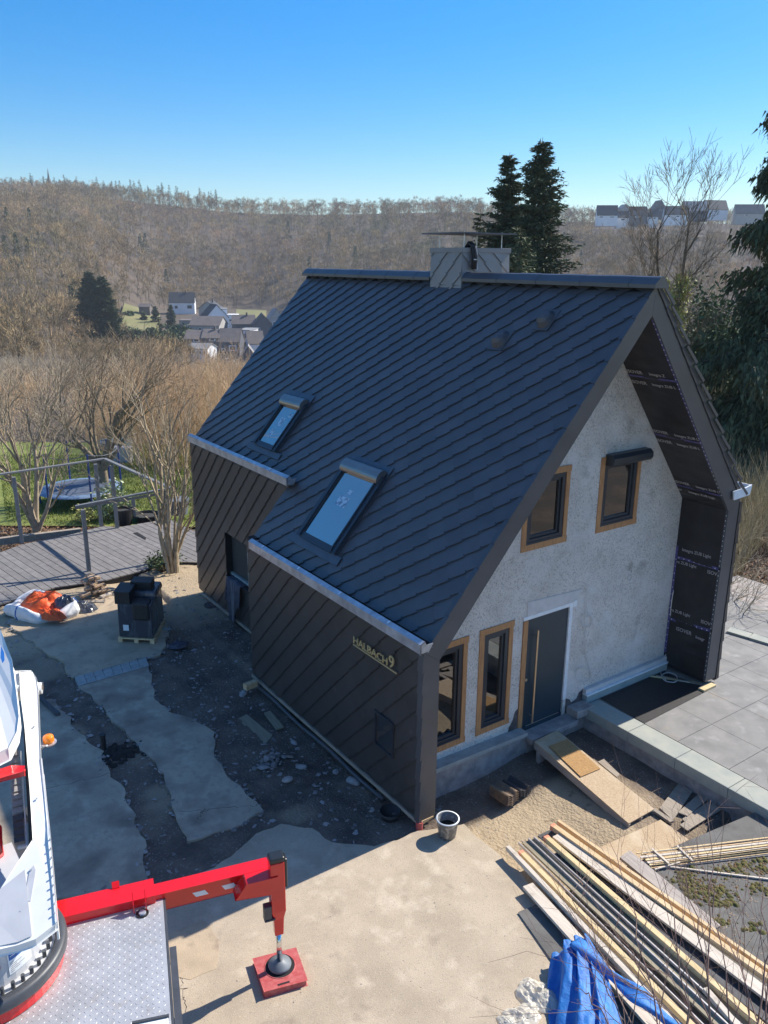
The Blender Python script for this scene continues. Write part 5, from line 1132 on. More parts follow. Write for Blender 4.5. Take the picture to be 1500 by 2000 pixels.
# ------------------------------------------------------------------ village
M['vwhite'] = mat('village_white_wall', (.84,.85,.86), .8, var=.06, scale=.3); M['vbeige'] = mat('village_beige_wall', (.42,.40,.37), .8, var=.08, scale=.3); M['vslate'] = mat('village_slate_wall', (.10,.105,.12), .7, var=.15, scale=.4)
M['rdark'] = mat('village_dark_roof', (.035,.04,.05), .7, var=.15, scale=.4); M['rbrown'] = mat('village_brown_roof', (.16,.135,.125), .85, var=.15, scale=.4); M['rgrey'] = mat('village_grey_roof', (.26,.26,.26), .8, var=.1, scale=.4)
M['vwin'] = mat('village_window', (.72,.74,.76), .4); M['vdk'] = mat('village_window_dark', (.05,.06,.08), .2)
def vhouse(lab, x0, x1, yb, ye, yr, D_, depth, wm, rm, wins=(), kind='e', phi=0, grp=None, chim=False):
    """village house: front face spans x0..x1, yb..ye seen square-on at distance D_"""
    a, b = PT(x0, yb, D_), PT(x1, yb, D_); k = D_/(F*.98); wd = (x1-x0)*k; he = (yb-ye)*k; hr = (yb-yr)*k; z0 = (a[2]+b[2])/2; c = (a+b)/2; c[2] = z0
    ca, sa = cos(phi), sin(phi); rv = np.array([FY*ca+FX*sa, -FX*ca+FY*sa, 0]); bk_ = np.array([FX*ca-FY*sa, FY*ca+FX*sa, 0])
    t = thing('village_house', lab, 'house', c, grp); L = lambda u, d, z: c+rv*u+bk_*d+np.array([0, 0, z])
    h2 = wd/2; w_ = MB()
    if kind == 'g':
        w_.prism([L(-h2, 0, -6), L(h2, 0, -6), L(h2, 0, he), L(0, 0, hr-.1), L(-h2, 0, he)], bk_*depth); wo = w_.build('wall', wm, t)
        ov = .35; r_ = MB()
        for s in (-1, 1): sl = (hr-he)/h2; r_.prism([L(s*(h2+ov), -ov, he-ov*sl), L(0, -ov, hr), L(0, depth+ov, hr), L(s*(h2+ov), depth+ov, he-ov*sl)], (0, 0, .25))
        ro = r_.build('roof', rm, t)
    elif kind == 'f':
        w_.prism([L(-h2, 0, -6), L(h2, 0, -6), L(h2, 0, he), L(-h2, 0, he)], bk_*depth); wo = w_.build('wall', wm, t)
        ro = MB().prism([L(-h2-.2, -.2, he), L(h2+.2, -.2, he), L(h2+.2, depth+.2, he), L(-h2-.2, depth+.2, he)], (0, 0, .4)).build('roof', rm, t)
    else:
        w_.prism([L(-h2, 0, -6), L(-h2, depth, -6), L(-h2, depth, he), L(-h2, depth/2, hr-.1), L(-h2, 0, he)], rv*wd); wo = w_.build('wall', wm, t)
        ov = .35; sl = (hr-he)/(depth/2); r_ = MB()
        for s in (0, 1): y_ = -ov if s == 0 else depth+ov; r_.prism([L(-h2-ov, y_, he-ov*sl), L(h2+ov, y_, he-ov*sl), L(h2+ov, depth/2, hr), L(-h2-ov, depth/2, hr)], (0, 0, .25))
        ro = r_.build('roof', rm, t)
    if chim: MB().obox(L(h2*.3, depth*.45, hr+.4), rv*.4, bk_*.4, (0, 0, .9)).build('chimney', M['rbrown'], ro)
    for (u0, v0, u1, v1) in wins:       # fractions of the front face
        A_ = L(-h2+wd*u0, -.06, he*v0); f_ = MB(); W_ = wd*(u1-u0); H_ = he*(v1-v0)
        f_.obox(A_+rv*W_/2+np.array([0, 0, H_/2]), rv*W_/2, bk_*.08, (0, 0, H_/2)); fo = f_.build('window', M['vwin'], t)
        g_ = MB().obox(A_+rv*W_/2+np.array([0, 0, H_/2])-bk_*.1, rv*W_*.36, bk_*.03, (0, 0, H_*.36)).build('pane', M['vdk'], fo)
    return t
vhouse('white village house with a dark roof, highest up next to the slim conifer', 333, 379, 609, 592, 575, 520, 11, M['vwhite'], M['rdark'], [(.68,.3,.92,.75), (.2,.3,.35,.7)], 'e', .15, chim=True)
vhouse('tall white gabled village house with a steep dark roof above the beige house', 404, 447, 647, 622, 599, 425, 12, M['vwhite'], M['rdark'], [(.25,.25,.42,.5), (.62,.25,.8,.5), (.36,.8,.5,1.05)], 'g', .45)
vhouse('dark-roofed village house just behind the tall white gabled one', 388, 424, 612, 603, 591, 470, 9, M['vbeige'], M['rdark'], [(.6,.3,.85,.8)], 'g', -.2, chim=True)
vhouse('white flat-roofed village house with a balcony right of the tall gabled one', 424, 444, 628, 606, 600, 455, 9, M['vwhite'], M['rgrey'], [(.2,.55,.8,.8)], 'f', .2)
vhouse('small white box-shaped village building by the green meadow strip', 444, 462, 633, 617, 610, 450, 7, M['vwhite'], M['vwhite'], [(.2,.3,.6,.6)], 'f', 0)
vhouse('beige village house with a low brown roof above the grey row', 371, 428, 652, 637, 622, 392, 14, M['vbeige'], M['rbrown'], [(.3,.4,.42,.75), (.72,.4,.84,.8)], 'e', -.1)
vhouse('long flat-roofed village shed behind the beige house', 352, 396, 640, 628, 620, 408, 10, M['vbeige'], M['rbrown'], [], 'f', .1)
vhouse('left house of the dark slate village row', 363, 396, 694, 664, 650, 334, 11, M['vslate'], M['rbrown'], [(.5,.84,.85,.99), (.15,.25,.3,.45)], 'e', 0)
vhouse('middle house of the dark slate village row', 396.5, 428, 694, 662, 648, 334, 11, M['vslate'], M['rbrown'], [(.45,.84,.8,.99), (.05,.15,.3,.36), (.6,.2,.78,.38)], 'e', 0, chim=True)
vhouse('right and widest house of the dark slate village row with a big white window', 428.5, 468, 695, 669, 647, 333, 12, M['vslate'], M['rbrown'], [(.5,.35,.85,.75), (.12,.3,.3,.55)], 'e', 0)
vhouse('white and blue-shaded flat-roofed village house right of the slate row', 466, 489, 682, 648, 640, 352, 12, M['vwhite'], M['rgrey'], [(.3,.68,.62,.85), (.25,.1,.75,.42)], 'f', -.15)
vhouse('dark gabled village house with white windows behind the flat-roofed one', 455, 496, 650, 634, 619, 400, 10, M['vslate'], M['rbrown'], [(.48,.15,.68,.6), (.8,.2,.95,.65)], 'e', .1, chim=True)
vhouse('dark village house with white bargeboards, partly behind the big roof', 497, 531, 650, 634, 616, 396, 10, M['vslate'], M['rbrown'], [(.15,.2,.35,.6)], 'g', .2)
vhouse('pale gabled village house farthest right at the big roof edge', 527, 556, 640, 624, 606, 430, 10, M['vbeige'], M['rgrey'], [(.2,.3,.4,.7)], 'g', .3)
vhouse('village house with a beige sunlit roof right of the flat-roofed one', 487, 516, 690, 672, 651, 345, 10, M['vwhite'], M['rbrown'], [], 'e', .3)
vhouse('low dark gabled village house against the lower edge of the big roof', 470, 502, 712, 700, 678, 322, 9, M['vslate'], M['rgrey'], [(.7,.1,.85,.6)], 'g', .15)
vhouse('long low white shed in front of the slate row', 312, 368, 694, 685, 679, 322, 9, M['vbeige'], M['rgrey'], [], 'f', .1)
vhouse('small white hipped pavilion beside the long low shed', 364, 406, 693, 682, 674, 318, 9, M['vwhite'], M['rgrey'], [(.6,.15,.72,.7), (.8,.15,.92,.7)], 'e', -.2)
vhouse('tiny white A-frame shed in front of the sandy plot', 405, 415, 712, 707, 695, 300, 5, M['vwhite'], M['vwhite'], [], 'g', .3)
vhouse('small brown garden hut at the top of the meadow', 272, 292, 607, 600, 595, 440, 5, M['rbrown'], M['rbrown'], [], 'e', 0)
for k, (px, py) in enumerate(((447, 706), (434, 702))):
    c = PT(px, py+3, 300); t = thing('parked_car', ('white' if k == 0 else 'silver')+' parked car '+('right' if k == 0 else 'left')+' of the two on the village lot', 'car', c, 'cars on the village lot'); rv = np.array([FY, -FX, 0]); bk_ = np.array([FX, FY, 0])
    MB().obox(c+np.array([0,0,.6]), rv*2.1, bk_*.85, (0,0,.35)).build('body', M['truckwhite'] if k == 0 else M['rail'], t, bevel=.15); MB().obox(c+np.array([0,0,1.2]), rv*1.1, bk_*.7, (0,0,.3)).build('cabin', M['vdk'], t, bevel=.12)
    for s in (-1, 1): MB().tube([c+rv*s*1.3-bk_*.9+np.array([0,0,.32]), c+rv*s*1.3-bk_*.7+np.array([0,0,.32])], .32, 12).build('wheel', M['black'], t)
# settlement on the right-hand ridge and the church spire on the left one
for k, (x0, x1, yb, ye, yr, rm, wm, kd, wn, lab) in enumerate((
    (1168, 1204, 436, 421, 402, 'rdark', 'vwhite', 'e', [(.1,.3,.3,.6), (.6,.3,.85,.6)], 'leftmost ridge house with a long dark roof right of the tall spruces'),
    (1206, 1242, 436, 426, 412, 'rdark', 'vwhite', 'e', [(.2,.2,.4,.7), (.6,.2,.8,.7)], 'ridge house with a dark roof over a bright white wall'),
    (1215, 1231, 420, 408, 399, 'rgrey', 'vbeige', 'g', [(.4,.4,.6,.8)], 'beige gabled ridge house rising behind the dark-roofed one'),
    (1232, 1262, 434, 421, 404, 'rdark', 'vslate', 'e', [(.3,.3,.6,.7)], 'dark ridge house between the white-walled one and the pointed one'),
    (1262, 1284, 436, 424, 409, 'rdark', 'vwhite', 'e', [(.2,.3,.4,.8), (.6,.3,.8,.8)], 'small white ridge house left of the pointed gable'),
    (1280, 1300, 430, 408, 392, 'rbrown', 'vslate', 'g', [(.4,.4,.6,.6)], 'ridge house with the tall pointed gable'),
    (1300, 1340, 436, 420, 403, 'rdark', 'vwhite', 'e', [(.1,.3,.25,.7), (.5,.3,.65,.7)], 'ridge house seen through the left ivy-clad tree'),
    (1338, 1380, 432, 412, 394, 'rgrey', 'vslate', 'e', [(.3,.4,.45,.8)], 'large ridge house with grey roof between the two ivy-clad trees'),
    (1380, 1421, 434, 410, 392, 'rdark', 'vwhite', 'e', [(.3,.4,.5,.6)], 'large ridge house with white end wall right of the ivy-clad trees'),
    (1440, 1490, 436, 418, 400, 'rbrown', 'vbeige', 'e', [(.3,.4,.45,.7)], 'last ridge house half hidden by the big drooping spruce'))):
    vhouse(lab, x0, x1, min(yb, ye+6), ye, yr+2, 740+k % 3*6, 12, M[wm], M[rm], wn, kd, .12*(k % 3-1))
c = PT(98, 378, 915); t = thing('church', 'distant church tower with a needle spire on the left hill crest', 'church', c)
MB().obox(c+np.array([0,0,2]), (3, 0, 0), (0, 3, 0), (0, 0, 8)).build('tower', M['vbeige'], t); MB().lathe(c, [(3.0, 10), (1.2, 15), (.0, 25)], 8).build('spire', M['vslate'], t)
MB().obox(c+np.array([3,0,0]), (9, 0, 0), (0, 5, 0), (0, 0, 4)).build('nave', M['rbrown'], t)
# ------------------------------------------------------------------ tall trees at the right
p3_ = spread_pts(260, (1140, 1500), (700, 733), R); scatter('ridge_scrub', ft, [onT(a, d) for a, d in p3_], [R.uniform(.22, .42) for _ in p3_], M['farwood'], 26)
# 
conifer('spruce', 'tallest dark spruce right behind the chimney', onT(1042, 56), PT(1042, 268, 56)[2]-onT(1042, 56)[2], 4.2, M['spruce'], 101, whorl=.30, nb=15, bl=.30, droop=.25, clump=60, low=.04, hang=.15, rag=.45, width=.34, vz=.5)
conifer('spruce', 'second dark spruce standing left of the tallest one', onT(982, 58), PT(982, 297, 58)[2]-onT(982, 58)[2], 3.3, M['spruce'], 102, whorl=.30, nb=15, bl=.30, droop=.25, clump=56, low=.04, hang=.15, rag=.35, width=.4)
conifer('spruce', 'short young spruce just above the chimney plate', onT(931, 60), PT(931, 408, 60)[2]-onT(931, 60)[2], 2.0, M['spruce'], 103, whorl=.4, nb=9, bl=.32, droop=.15, clump=26, low=.04, hang=.15, rag=.35, width=.4)
conifer('spruce', 'lower yellow-green spruce in front of the two tall ones', onT(1010, 50), PT(1010, 440, 50)[2]-onT(1010, 50)[2], 3.4, M['spruce2'], 104, whorl=.4, nb=10, bl=.32, droop=.15, clump=26, low=.04, hang=.15, rag=.4, width=.4)
conifer('drooping_spruce', 'huge spruce with hanging dark branches at the right edge', onT(1545, 33), 17.5, 5.4, M['spruce'], 105, whorl=.95, nb=9, bl=.34, droop=.6, clump=230, low=.05, hang=2.2, rag=.55, width=.26, vz=.6, drop=.75)
def ivy_tree(px, D_, label, seed, topy):
    rr = random.Random(seed); b0 = onT(px, D_); Ht = PT(px, topy, D_)[2]-b0[2]; S_ = []
    rt_ = np.array([FY, -FX, 0]); bk_ = np.array([FX, FY, 0]); p = b0-np.array([0, 0, .3]); d = np.array([0, 0, 1.]); pts = [p]
    n = 9
    for i in range(n):
        d = unit(d+rt_*rr.uniform(-.09, .09)+bk_*rr.uniform(-.06, .06)+np.array([0,0,.12])); q = p+d*Ht*.84/n; S_.append((p, q, .23*(1-i/n*.85), .23*(1-(i+1)/n*.85))); p = q; pts.append(q)
        if i >= 3:
            for _ in range(3): a = rr.uniform(0, 6.28); grow(S_, q, rt_*cos(a)*1.0+bk_*sin(a)*1.0+np.array([0, 0, rr.uniform(.7, 1.6)]), Ht*rr.uniform(.08, .15), .05*(1-i/n*.6), 3, rr, spread=.5, up_=.35, kids=(2, 3), wig=.16, minr=.008, kl=(.5, .75))
    R = np.random.default_rng(seed); P = []
    for k in range(4600):
        t = R.uniform(.1, 7.3); i = int(t); q = np.array(pts[i])+(np.array(pts[i+1])-np.array(pts[i]))*(t-i); P.append(q+R.normal(size=3)*np.array([.22, .22, .1]))
    v, f = leaves(np.array(P), .085, R); return tree('ivy_clad_tree', label, b0, S_, M['barkdark'], extra=[('ivy', v, f, M['ivy'])])
ivy_tree(1318, 36, 'bare tree with an ivy-covered trunk, left one of the pair behind the gable', 41, 330)
ivy_tree(1352, 35, 'bare forked tree with an ivy-covered trunk, right one of the pair behind the gable', 43, 312)
for px, D_, rx, rz, n, lab, sz in ((1375, 44, 2.2, 3.4, 6500, 'tall dark laurel bush right of the ivy-clad trees', .14), (1440, 40, 2.6, 3.0, 7500, 'broad dark evergreen bush under the drooping spruce', .14), (1500, 38, 2.6, 2.8, 6500, 'dark evergreen bush at the right picture edge', .14), (1400, 50, 2.6, 4.6, 6500, 'highest dark evergreen bush behind the laurel', .16), (1255, 46, 1.6, 4.2, 2500, 'olive-green bush peeking over the right end of the ridge', .12)):
    bush('evergreen_bush', lab, onT(px, D_), rx, rz, M['laurel'], n, int(px), sz)
pts = spread_pts(260, (-80, 360), (190, 325), R); scatter('valley_wood', ft, [onT(a, d) for a, d in pts], [R.uniform(.38, .62) for _ in pts], M['farwood'], 16)
for px, py, dd, r_, lab in ((240, 655, 383, 4.5, 'olive bush at the lower left corner of the meadow'), (268, 658, 380, 4, 'dark green bush below the middle of the meadow'), (298, 655, 381, 4.5, 'olive-green bush at the lower right corner of the meadow'), (250, 612, 430, 2.5, 'small dark hedge bush crossing the meadow')):
    b_ = PT(px, py, dd); b_[2] -= 2.5; bush('village_bush', lab, b_, r_, r_*.7, M['laurel'], 1300, px, .8)
pC_ = [proto(k+50, 3.6, 9, 2, .014, .25, .5) for k in range(3)]
M['olive'] = island_var(mat('olive_twig', (.50,.42,.25), .9, c2=(.34,.29,.17), scale=1.5), .35)
R = np.random.default_rng(31)
pts = spread_pts(150, (1340, 1620), (19.5, 36), R, lambda a, d: onT(a, d)[0] > 9.6 and onT(a, d)[1] > 3.4)
scatter('bramble_thicket', pC_, [onT(a, d) for a, d in pts], [R.uniform(.45, .95) for _ in pts], M['olive'], 13)
pts = spread_pts(70, (1120, 1420), (34, 60), R); scatter('slope_thicket', pB_, [onT(a, d) for a, d in pts], [R.uniform(.4, .7) for _ in pts], M['twig2'], 14)
rr = random.Random(9)
for k, (px, D_, lab) in enumerate(((1462, 19.5, 'pale arching bare shrub near the far patio border, left one'), (1500, 18.5, 'pale arching bare shrub near the far patio border, right one'), (1440, 23, 'pale bare shrub behind the far patio border, rearmost one'))):
    b0 = onT(px, D_); S_ = []
    for j in range(9): a = rr.uniform(0, 6.28); grow(S_, b0, (cos(a)*1.1, sin(a)*1.1, rr.uniform(.9, 1.6)), rr.uniform(1.0, 1.7), .022, 2, rr, spread=.7, up_=.0, kids=(2, 3), wig=.25, minr=.005, kl=(.45, .7))
    tree('bare_shrub', lab, b0, S_, M['bark'], 'shrub', group='bare shrubs by the far patio border')
n = 9000; Dr = R.uniform(15, 26, n); pr = R.uniform(1380, 1650, n); L_ = (pr-750)/F*Dr*.956; Xq = CAM[0]+FX*Dr+FY*L_; Yq = CAM[1]+FY*Dr-FX*L_
P = np.stack([Xq, Yq, terrain(Xq, Yq)+.03+R.uniform(0, .06, n)], 1)[(Xq > 9.8) & (Yq > 3.3)]; v, f = leaves(P, .06, R); tag(fast('dead_leaves', v, f, bpy.data.materials['dead_leaf']), kind='stuff')
# ------------------------------------------------------------------ things in the yard
def cloth(name, f, nu, nv, m_, parent=None, loc=None, th=0):
    b = MB()
    for j in range(nv+1):
        for i in range(nu+1): b.v.append(tuple(f(i/nu, j/nv)))
    for j in range(nv):
        for i in range(nu): q = j*(nu+1)+i; b.f.append((q, q+1, q+nu+2, q+nu+1))
    o = b.build(name, m_, parent, smooth_=True, loc=loc)
    if th: s_ = o.modifiers.new('solidify', 'SOLIDIFY'); s_.thickness = th
    return o
# wrapped pallet
g1, g2, g3 = U(231, 1254), U(302, 1258), U(330, 1205); ex = g2-g1; ey = g3-g2; z0 = -.12
pl_ = thing('wrapped_pallet', 'dark tile packages wrapped in stretch film on a wooden pallet in the yard', 'pallet', (g1+g3)/2)
m = MB(); ux, uy = unit(ex), unit(ey); LX, LY = np.linalg.norm(ex), np.linalg.norm(ey); LY = 1.15
for k in range(3): a = g1+ux*(LX-.1)*k/2; m.prism([a, a+ux*.1, a+ux*.1+uy*LY, a+uy*LY], (0, 0, .08))
for k in range(6): a = g1+uy*(LY-.1)*k/5+np.array([0, 0, .083]); m.prism([a, a+ux*LX, a+ux*LX+uy*.1, a+uy*.1], (0, 0, .03))
m.build('pallet', M['t_fresh'], pl_)
def bl(a, b, c, d, z1, z2, ins_=0): return [g1+ux*(a*LX)+uy*(c*LY)+np.array([0,0,z1-z0-.12+.12]), ]
def boxp(m, a, b, c, d, z1, z2, tin=.0):
    P = [g1+ux*(LX*u)+uy*(LY*v) for u, v in ((a, c), (b, c), (b, d), (a, d))]; ce = sum(P)/4; T_ = [ce+(p-ce)*(1-tin) for p in P]
    m.raw([(p[0], p[1], z1) for p in P]+[(p[0], p[1], z2) for p in T_], [(0,3,2,1),(4,5,6,7),(0,1,5,4),(1,2,6,5),(2,3,7,6),(3,0,4,7)])
m = MB(); boxp(m, .03, .97, .02, .98, .0, .80, .03); m.build('package', M['film'], pl_, bevel=.03)
m = MB(); boxp(m, .35, 1.0, .35, .99, .802, .95, .08); m.build('package', M['film'], pl_, bevel=.04)
m = MB(); boxp(m, .0, .42, .0, .5, .803, 1.06, .02); m.build('black_crate', M['black'], pl_, bevel=.01)
m = MB(); boxp(m, -.01, .43, -.01, .51, 1.062, 1.10); boxp(m, .3, .85, .45, .75, .96, 1.14, -.05); m.build('crate_lid', M['black'], pl_, bevel=.01)
m = MB(); boxp(m, .44, .93, -.015, .30, .42, .86, .05); m.build('black_tub', M['black'], pl_, bevel=.06)
m = MB(); A_ = g1+ux*LX*.18-uy*.012+np.array([0,0,.30]); m.prism([A_, A_+ux*.13, A_+ux*.13+np.array([0,0,.14]), A_+np.array([0,0,.14])], -uy*.004); m.build('paper_label', M['white'], pl_)
o = MB().obox(U(322, 1228), ux*.12, uy*.06, (0, 0, .006)).build('glass_offcut', M['bluegrey'], bevel=.001, loc=U(322, 1228)); tag(o, 'pale flat offcut lying on the soil right of the wrapped pallet', 'offcut')
# big bag with orange sheet
bc_ = (U(30, 1185)+U(138, 1200))/2+np.array([0, -.1, 0]); ax_ = unit(U(140, 1195)-U(25, 1180)); ay_ = np.array([-ax_[1], ax_[0], 0])
bg_ = thing('bulk_bag', 'collapsed white bulk bag with blue straps on the dirt, filled with orange sheet', 'bulk bag', bc_)
Rx, Ry = .86, .62
def bagf(u, v):
    a = 2*pi*u; k = 1+.06*math.sin(5*a+2)+.04*math.sin(9*a); pr_ = [(1.0, 0), (1.06, .10), (1.02, .20), (.94, .27), (.84, .26), (.78, .18), (.70, .10)]
    t = v*(len(pr_)-1); i = min(int(t), len(pr_)-2); r_ = pr_[i][0]+(pr_[i+1][0]-pr_[i][0])*(t-i); z = pr_[i][1]+(pr_[i+1][1]-pr_[i][1])*(t-i)
    z *= 1+.25*math.sin(3*a+1); return bc_+ax_*Rx*r_*k*cos(a)+ay_*Ry*r_*k*sin(a)+np.array([0, 0, z])
cloth('bag_wall', bagf, 60, 12, M['soilbag'], bg_)
cloth('bag_floor', lambda u, v: bc_+ax_*Rx*.8*v*cos(2*pi*u)+ay_*Ry*.8*v*sin(2*pi*u)+np.array([0, 0, .12]), 30, 4, M['darkcloth'], bg_)
def heap(name, c, rx, ry, h, m_, seed, parent=None, rot=0.0, rough=.5):
    def f(u, v):
        a = 2*pi*u; r_ = v; n_ = float(fbm(cos(a)*v*2.6+seed*5+9, sin(a)*v*2.6+seed*3+9, 4)); e = float(fbm(cos(a)*1.5+seed+4, sin(a)*1.5+seed+4, 2))
        x, y = rx*r_*(.7+.6*e)*cos(a), ry*r_*(.7+.6*e)*sin(a); z = h*(1-v*v)*(1-rough)+h*rough*(n_*2-.4)*(1-v**4)+h*.25*abs(math.sin(9*a+seed+v*4))*v*(1-v)*2
        return c+ax_*(x*cos(rot)-y*sin(rot))+ay_*(x*sin(rot)+y*cos(rot))+np.array([0, 0, max(-.02, z)])
    return cloth(name, f, 60, 16, m_, parent)
o = heap('orange_sheet', bc_+ax_*(-.05)+ay_*.12+np.array([0,0,.16]), .66, .5, .30, M['orangecloth'], 2, None, .2); tag(o, 'crumpled orange plastic sheet inside the white bulk bag', 'plastic sheet')
o = heap('orange_sheet', bc_+ax_*.5-ay_*.42+np.array([0,0,.12]), .52, .22, .22, M['orangecloth'], 4, None, -.15); tag(o, 'orange sheet end hanging over the near rim of the bulk bag', 'plastic sheet')
o = heap('dark_bag', bc_+ax_*.55+ay_*.1+np.array([0,0,.18]), .32, .28, .28, M['film'], 6); tag(o, 'crumpled black bag lying on the orange sheet', 'bag')
m = MB()
for a0 in (.8, 4.35):
    m.tube([bagf((a0+.0)/(2*pi), v) + np.array([0,0,.004]) for v in np.linspace(0, .8, 9)], .02, 5)
m.build('strap', mat('blue_strap', (.04,.16,.50), .6), bg_)
m = heap('black_scrap', U(165, 1190)+np.array([0,0,.0]), .35, .30, .2, M['film'], 8); tag(m, 'black crumpled foil scrap between the bulk bag and the brick pile', 'foil')
# brick pile
c = U(183, 1162); r = random.Random(17); t = thing('brick_pile', 'loose pile of old broken bricks and roof tiles at the deck edge', 'brick pile', c)
for k in range(46):
    lv = k//10; a = r.uniform(0, 6.28); rr_ = r.uniform(.0, .34-.05*lv); p = c+np.array([rr_*cos(a)*1.1, rr_*sin(a), .04+lv*.115+r.uniform(-.02, .02)]); an = r.choice([.3, 1.85])+r.uniform(-.3, .3)
    X_ = np.array([cos(an), sin(an), r.uniform(-.12, .12)])*r.uniform(.07, .12); Y_ = np.array([-sin(an), cos(an), r.uniform(-.1, .1)])*.055
    MB().obox(p, X_, Y_, unit(np.cross(X_, Y_))*r.choice([.035, .02])).build('brick', M['brick'], t, bevel=.005)
o = MB().obox(U(207, 1165)+np.array([0,0,.03]), (.14, .05, 0), (-.02, .05, 0), (0, 0, .03)).build('limestone', M['t_white'], bevel=.008); tag(o, 'pale block lying at the right foot of the brick pile', 'stone block')
m = MB(); m.bar(U(130, 1175), U(205, 1175), .12, .03); o = m.build('rough_board', M['oldwood'], loc=U(130, 1175)); tag(o, 'rough board under the front of the brick pile', 'board')
# cloths
def hang(u, v):
    y = 8.62-.75*u; f_ = .03*math.sin(u*22+1)+.015*math.sin(u*47)
    if v < .25: return (DB-.075+ (.25-v)*.6, y, oz0+.012+f_*.3)
    t = (v-.25)/.75; L_ = .55+.55*math.exp(-((u-.42)/.18)**2); return (DB-.075-.02-abs(f_)*1.6*t-.01, y+.05*t*math.sin(u*9), oz0+.01-t*L_)
o = cloth('dark_towel', hang, 70, 26, M['darkcloth'], th=.004); tag(o, 'dark grey striped cloth hanging out of the opening in the rear tiled wall', 'cloth')
m = MB()
def strp(u0):
    return [np.array(hang(u0, v))+np.array([-.012, 0, .004]) for v in np.linspace(.1, .95, 22)]
for u0 in (.38, .45, .56): m.tube(strp(u0), .007, 4)
m.build('stripe', mat('pale_stripe', (.35,.34,.36), .9), o)
ax_, ay_ = np.array([1., 0, 0]), np.array([0, 1., 0])
o = heap('dark_towel', U(347, 1258)+np.array([0,0,-.03]), .26, .2, .10, M['darkcloth'], 13, rough=.8); tag(o, 'dark crumpled cloth dropped on the soil right of the wrapped pallet', 'cloth')
# light cables on the gable wall
def cable(name, lab, pts, r_=.007):
    P = [np.array(p) for p in pts]; Q = []
    for i in range(len(P)-1):
        p0, p1, p2, p3 = P[max(i-1, 0)], P[i], P[i+1], P[min(i+2, len(P)-1)]
        for t in np.linspace(0, 1, 7)[:-1]: Q.append(.5*((2*p1)+(-p0+p2)*t+(2*p0-5*p1+4*p2-p3)*t*t+(-p0+3*p1-3*p2+p3)*t**3))
    Q.append(P[-1]); o = MB().tube(Q, r_, 6).build(name, M['pvc'], smooth_=True, loc=P[0]); tag(o, lab, 'cable'); return o
yw = GY-.03
def gw(px, py, y=yw): p = U(px, py, y, 1); return p
ck = lambda pts: [gw(*p) for p in crop(pts, (840, 1130), 4.412)]
loop = lambda cx, cy, rx, ry, a0, n=14: [(cx+rx*cos(a0+2*pi*k/n), cy+ry*sin(a0+2*pi*k/n)) for k in range(n+1)]
cable('power_cable', 'thin white cable with two coils hanging on the roughcast wall right of the front door', ck([(1345,50),(1352,150),(1345,260),(1340,330)]+loop(1345,365,55,55,-1.4)[1:-1]+[(1332,420),(1330,560),(1355,700),(1380,790)]+loop(1322,830,68,66,-.3)[1:-1]+[(1385,850)]), .006)
cable('power_cable', 'thin white cable looped over the upper coil right of the front door', ck([(1350,285),(1385,330),(1405,390),(1408,440)]), .005)
cable('power_cable', 'thin dark wire sticking out of the wall above the upper right window', [gw(*p) for p in crop([(1015,5),(1000,45),(978,75),(975,110),(995,145)], (1000, 860), 5.357)], .005)
cr = lambda pts, y: [U(*p, y, 1) for p in crop(pts, (1250, 940), 4.762)]
P = [U(*p, .96, 1) for p in crop([(320,985),(300,1080),(285,1250),(318,1400),(325,1500),(270,1580),(205,1660)], (1250, 940), 4.762)]+[U(*p, PZ+.02) for p in crop([(190,1740),(215,1840),(300,1870),(345,1850),(330,1800),(260,1780),(210,1800),(240,1850)], (1250, 940), 4.762)]
cable('power_cable', 'white cable running down the membrane lining and coiled on the patio', P, .009)
o = MB().lathe((0, 0, 0), [(.055, 0), (.063, .006), (.055, .012)], 24).build('pipe_ring', M['pvc'], smooth_=True); o.location = gw(1229, 1128, GY-.004); o.rotation_euler = (pi/2, 0, 0); tag(o, 'small round ring mark on the wall below the upper right window', 'ring')
# bag behind the upper left window
c = np.array([3.05, GY+.16, 3.66])
def bagw(u, v): a = 2*pi*u; s = math.sin(pi*min(.96, v*.9+.08))**.5*(1+.12*math.sin(5*a+v*6)); return c+np.array([.17*cos(a)*s+.03*v, .06*sin(a)*s, v*.50])
o = cloth('plastic_bag', bagw, 32, 16, mat('pink_white_bag', (.55,.25,.35), .4, c2=(.70,.72,.70), scale=6, ramp=(.45,.55))); tag(o, 'crumpled pink and white plastic bag standing behind the upper left window', 'bag')
# boards under the post at the right
o = MB().box((6.9, -.12, PZ+.0), (7.3, .02, PZ+.05)).build('timber_offcut', M['t_yellow'], bevel=.004); tag(o, 'small pale wood offcut under the right-hand post', 'timber')
for k in range(3):
    o = MB().bar((6.55+.1*k, .9-.08*k, PZ+.02), (7.15+.03*k, .12-.1*k, PZ+.02), .035, .02).build('lath', [M['t_yellow'], M['t_white'], M['oldwood']][k]); tag(o, ['thin yellow lath lying along the foot of the black membrane lining', 'thin pale lath beside the yellow one at the membrane foot', 'thin grey lath nearest the camera at the membrane foot'][k], 'lath')
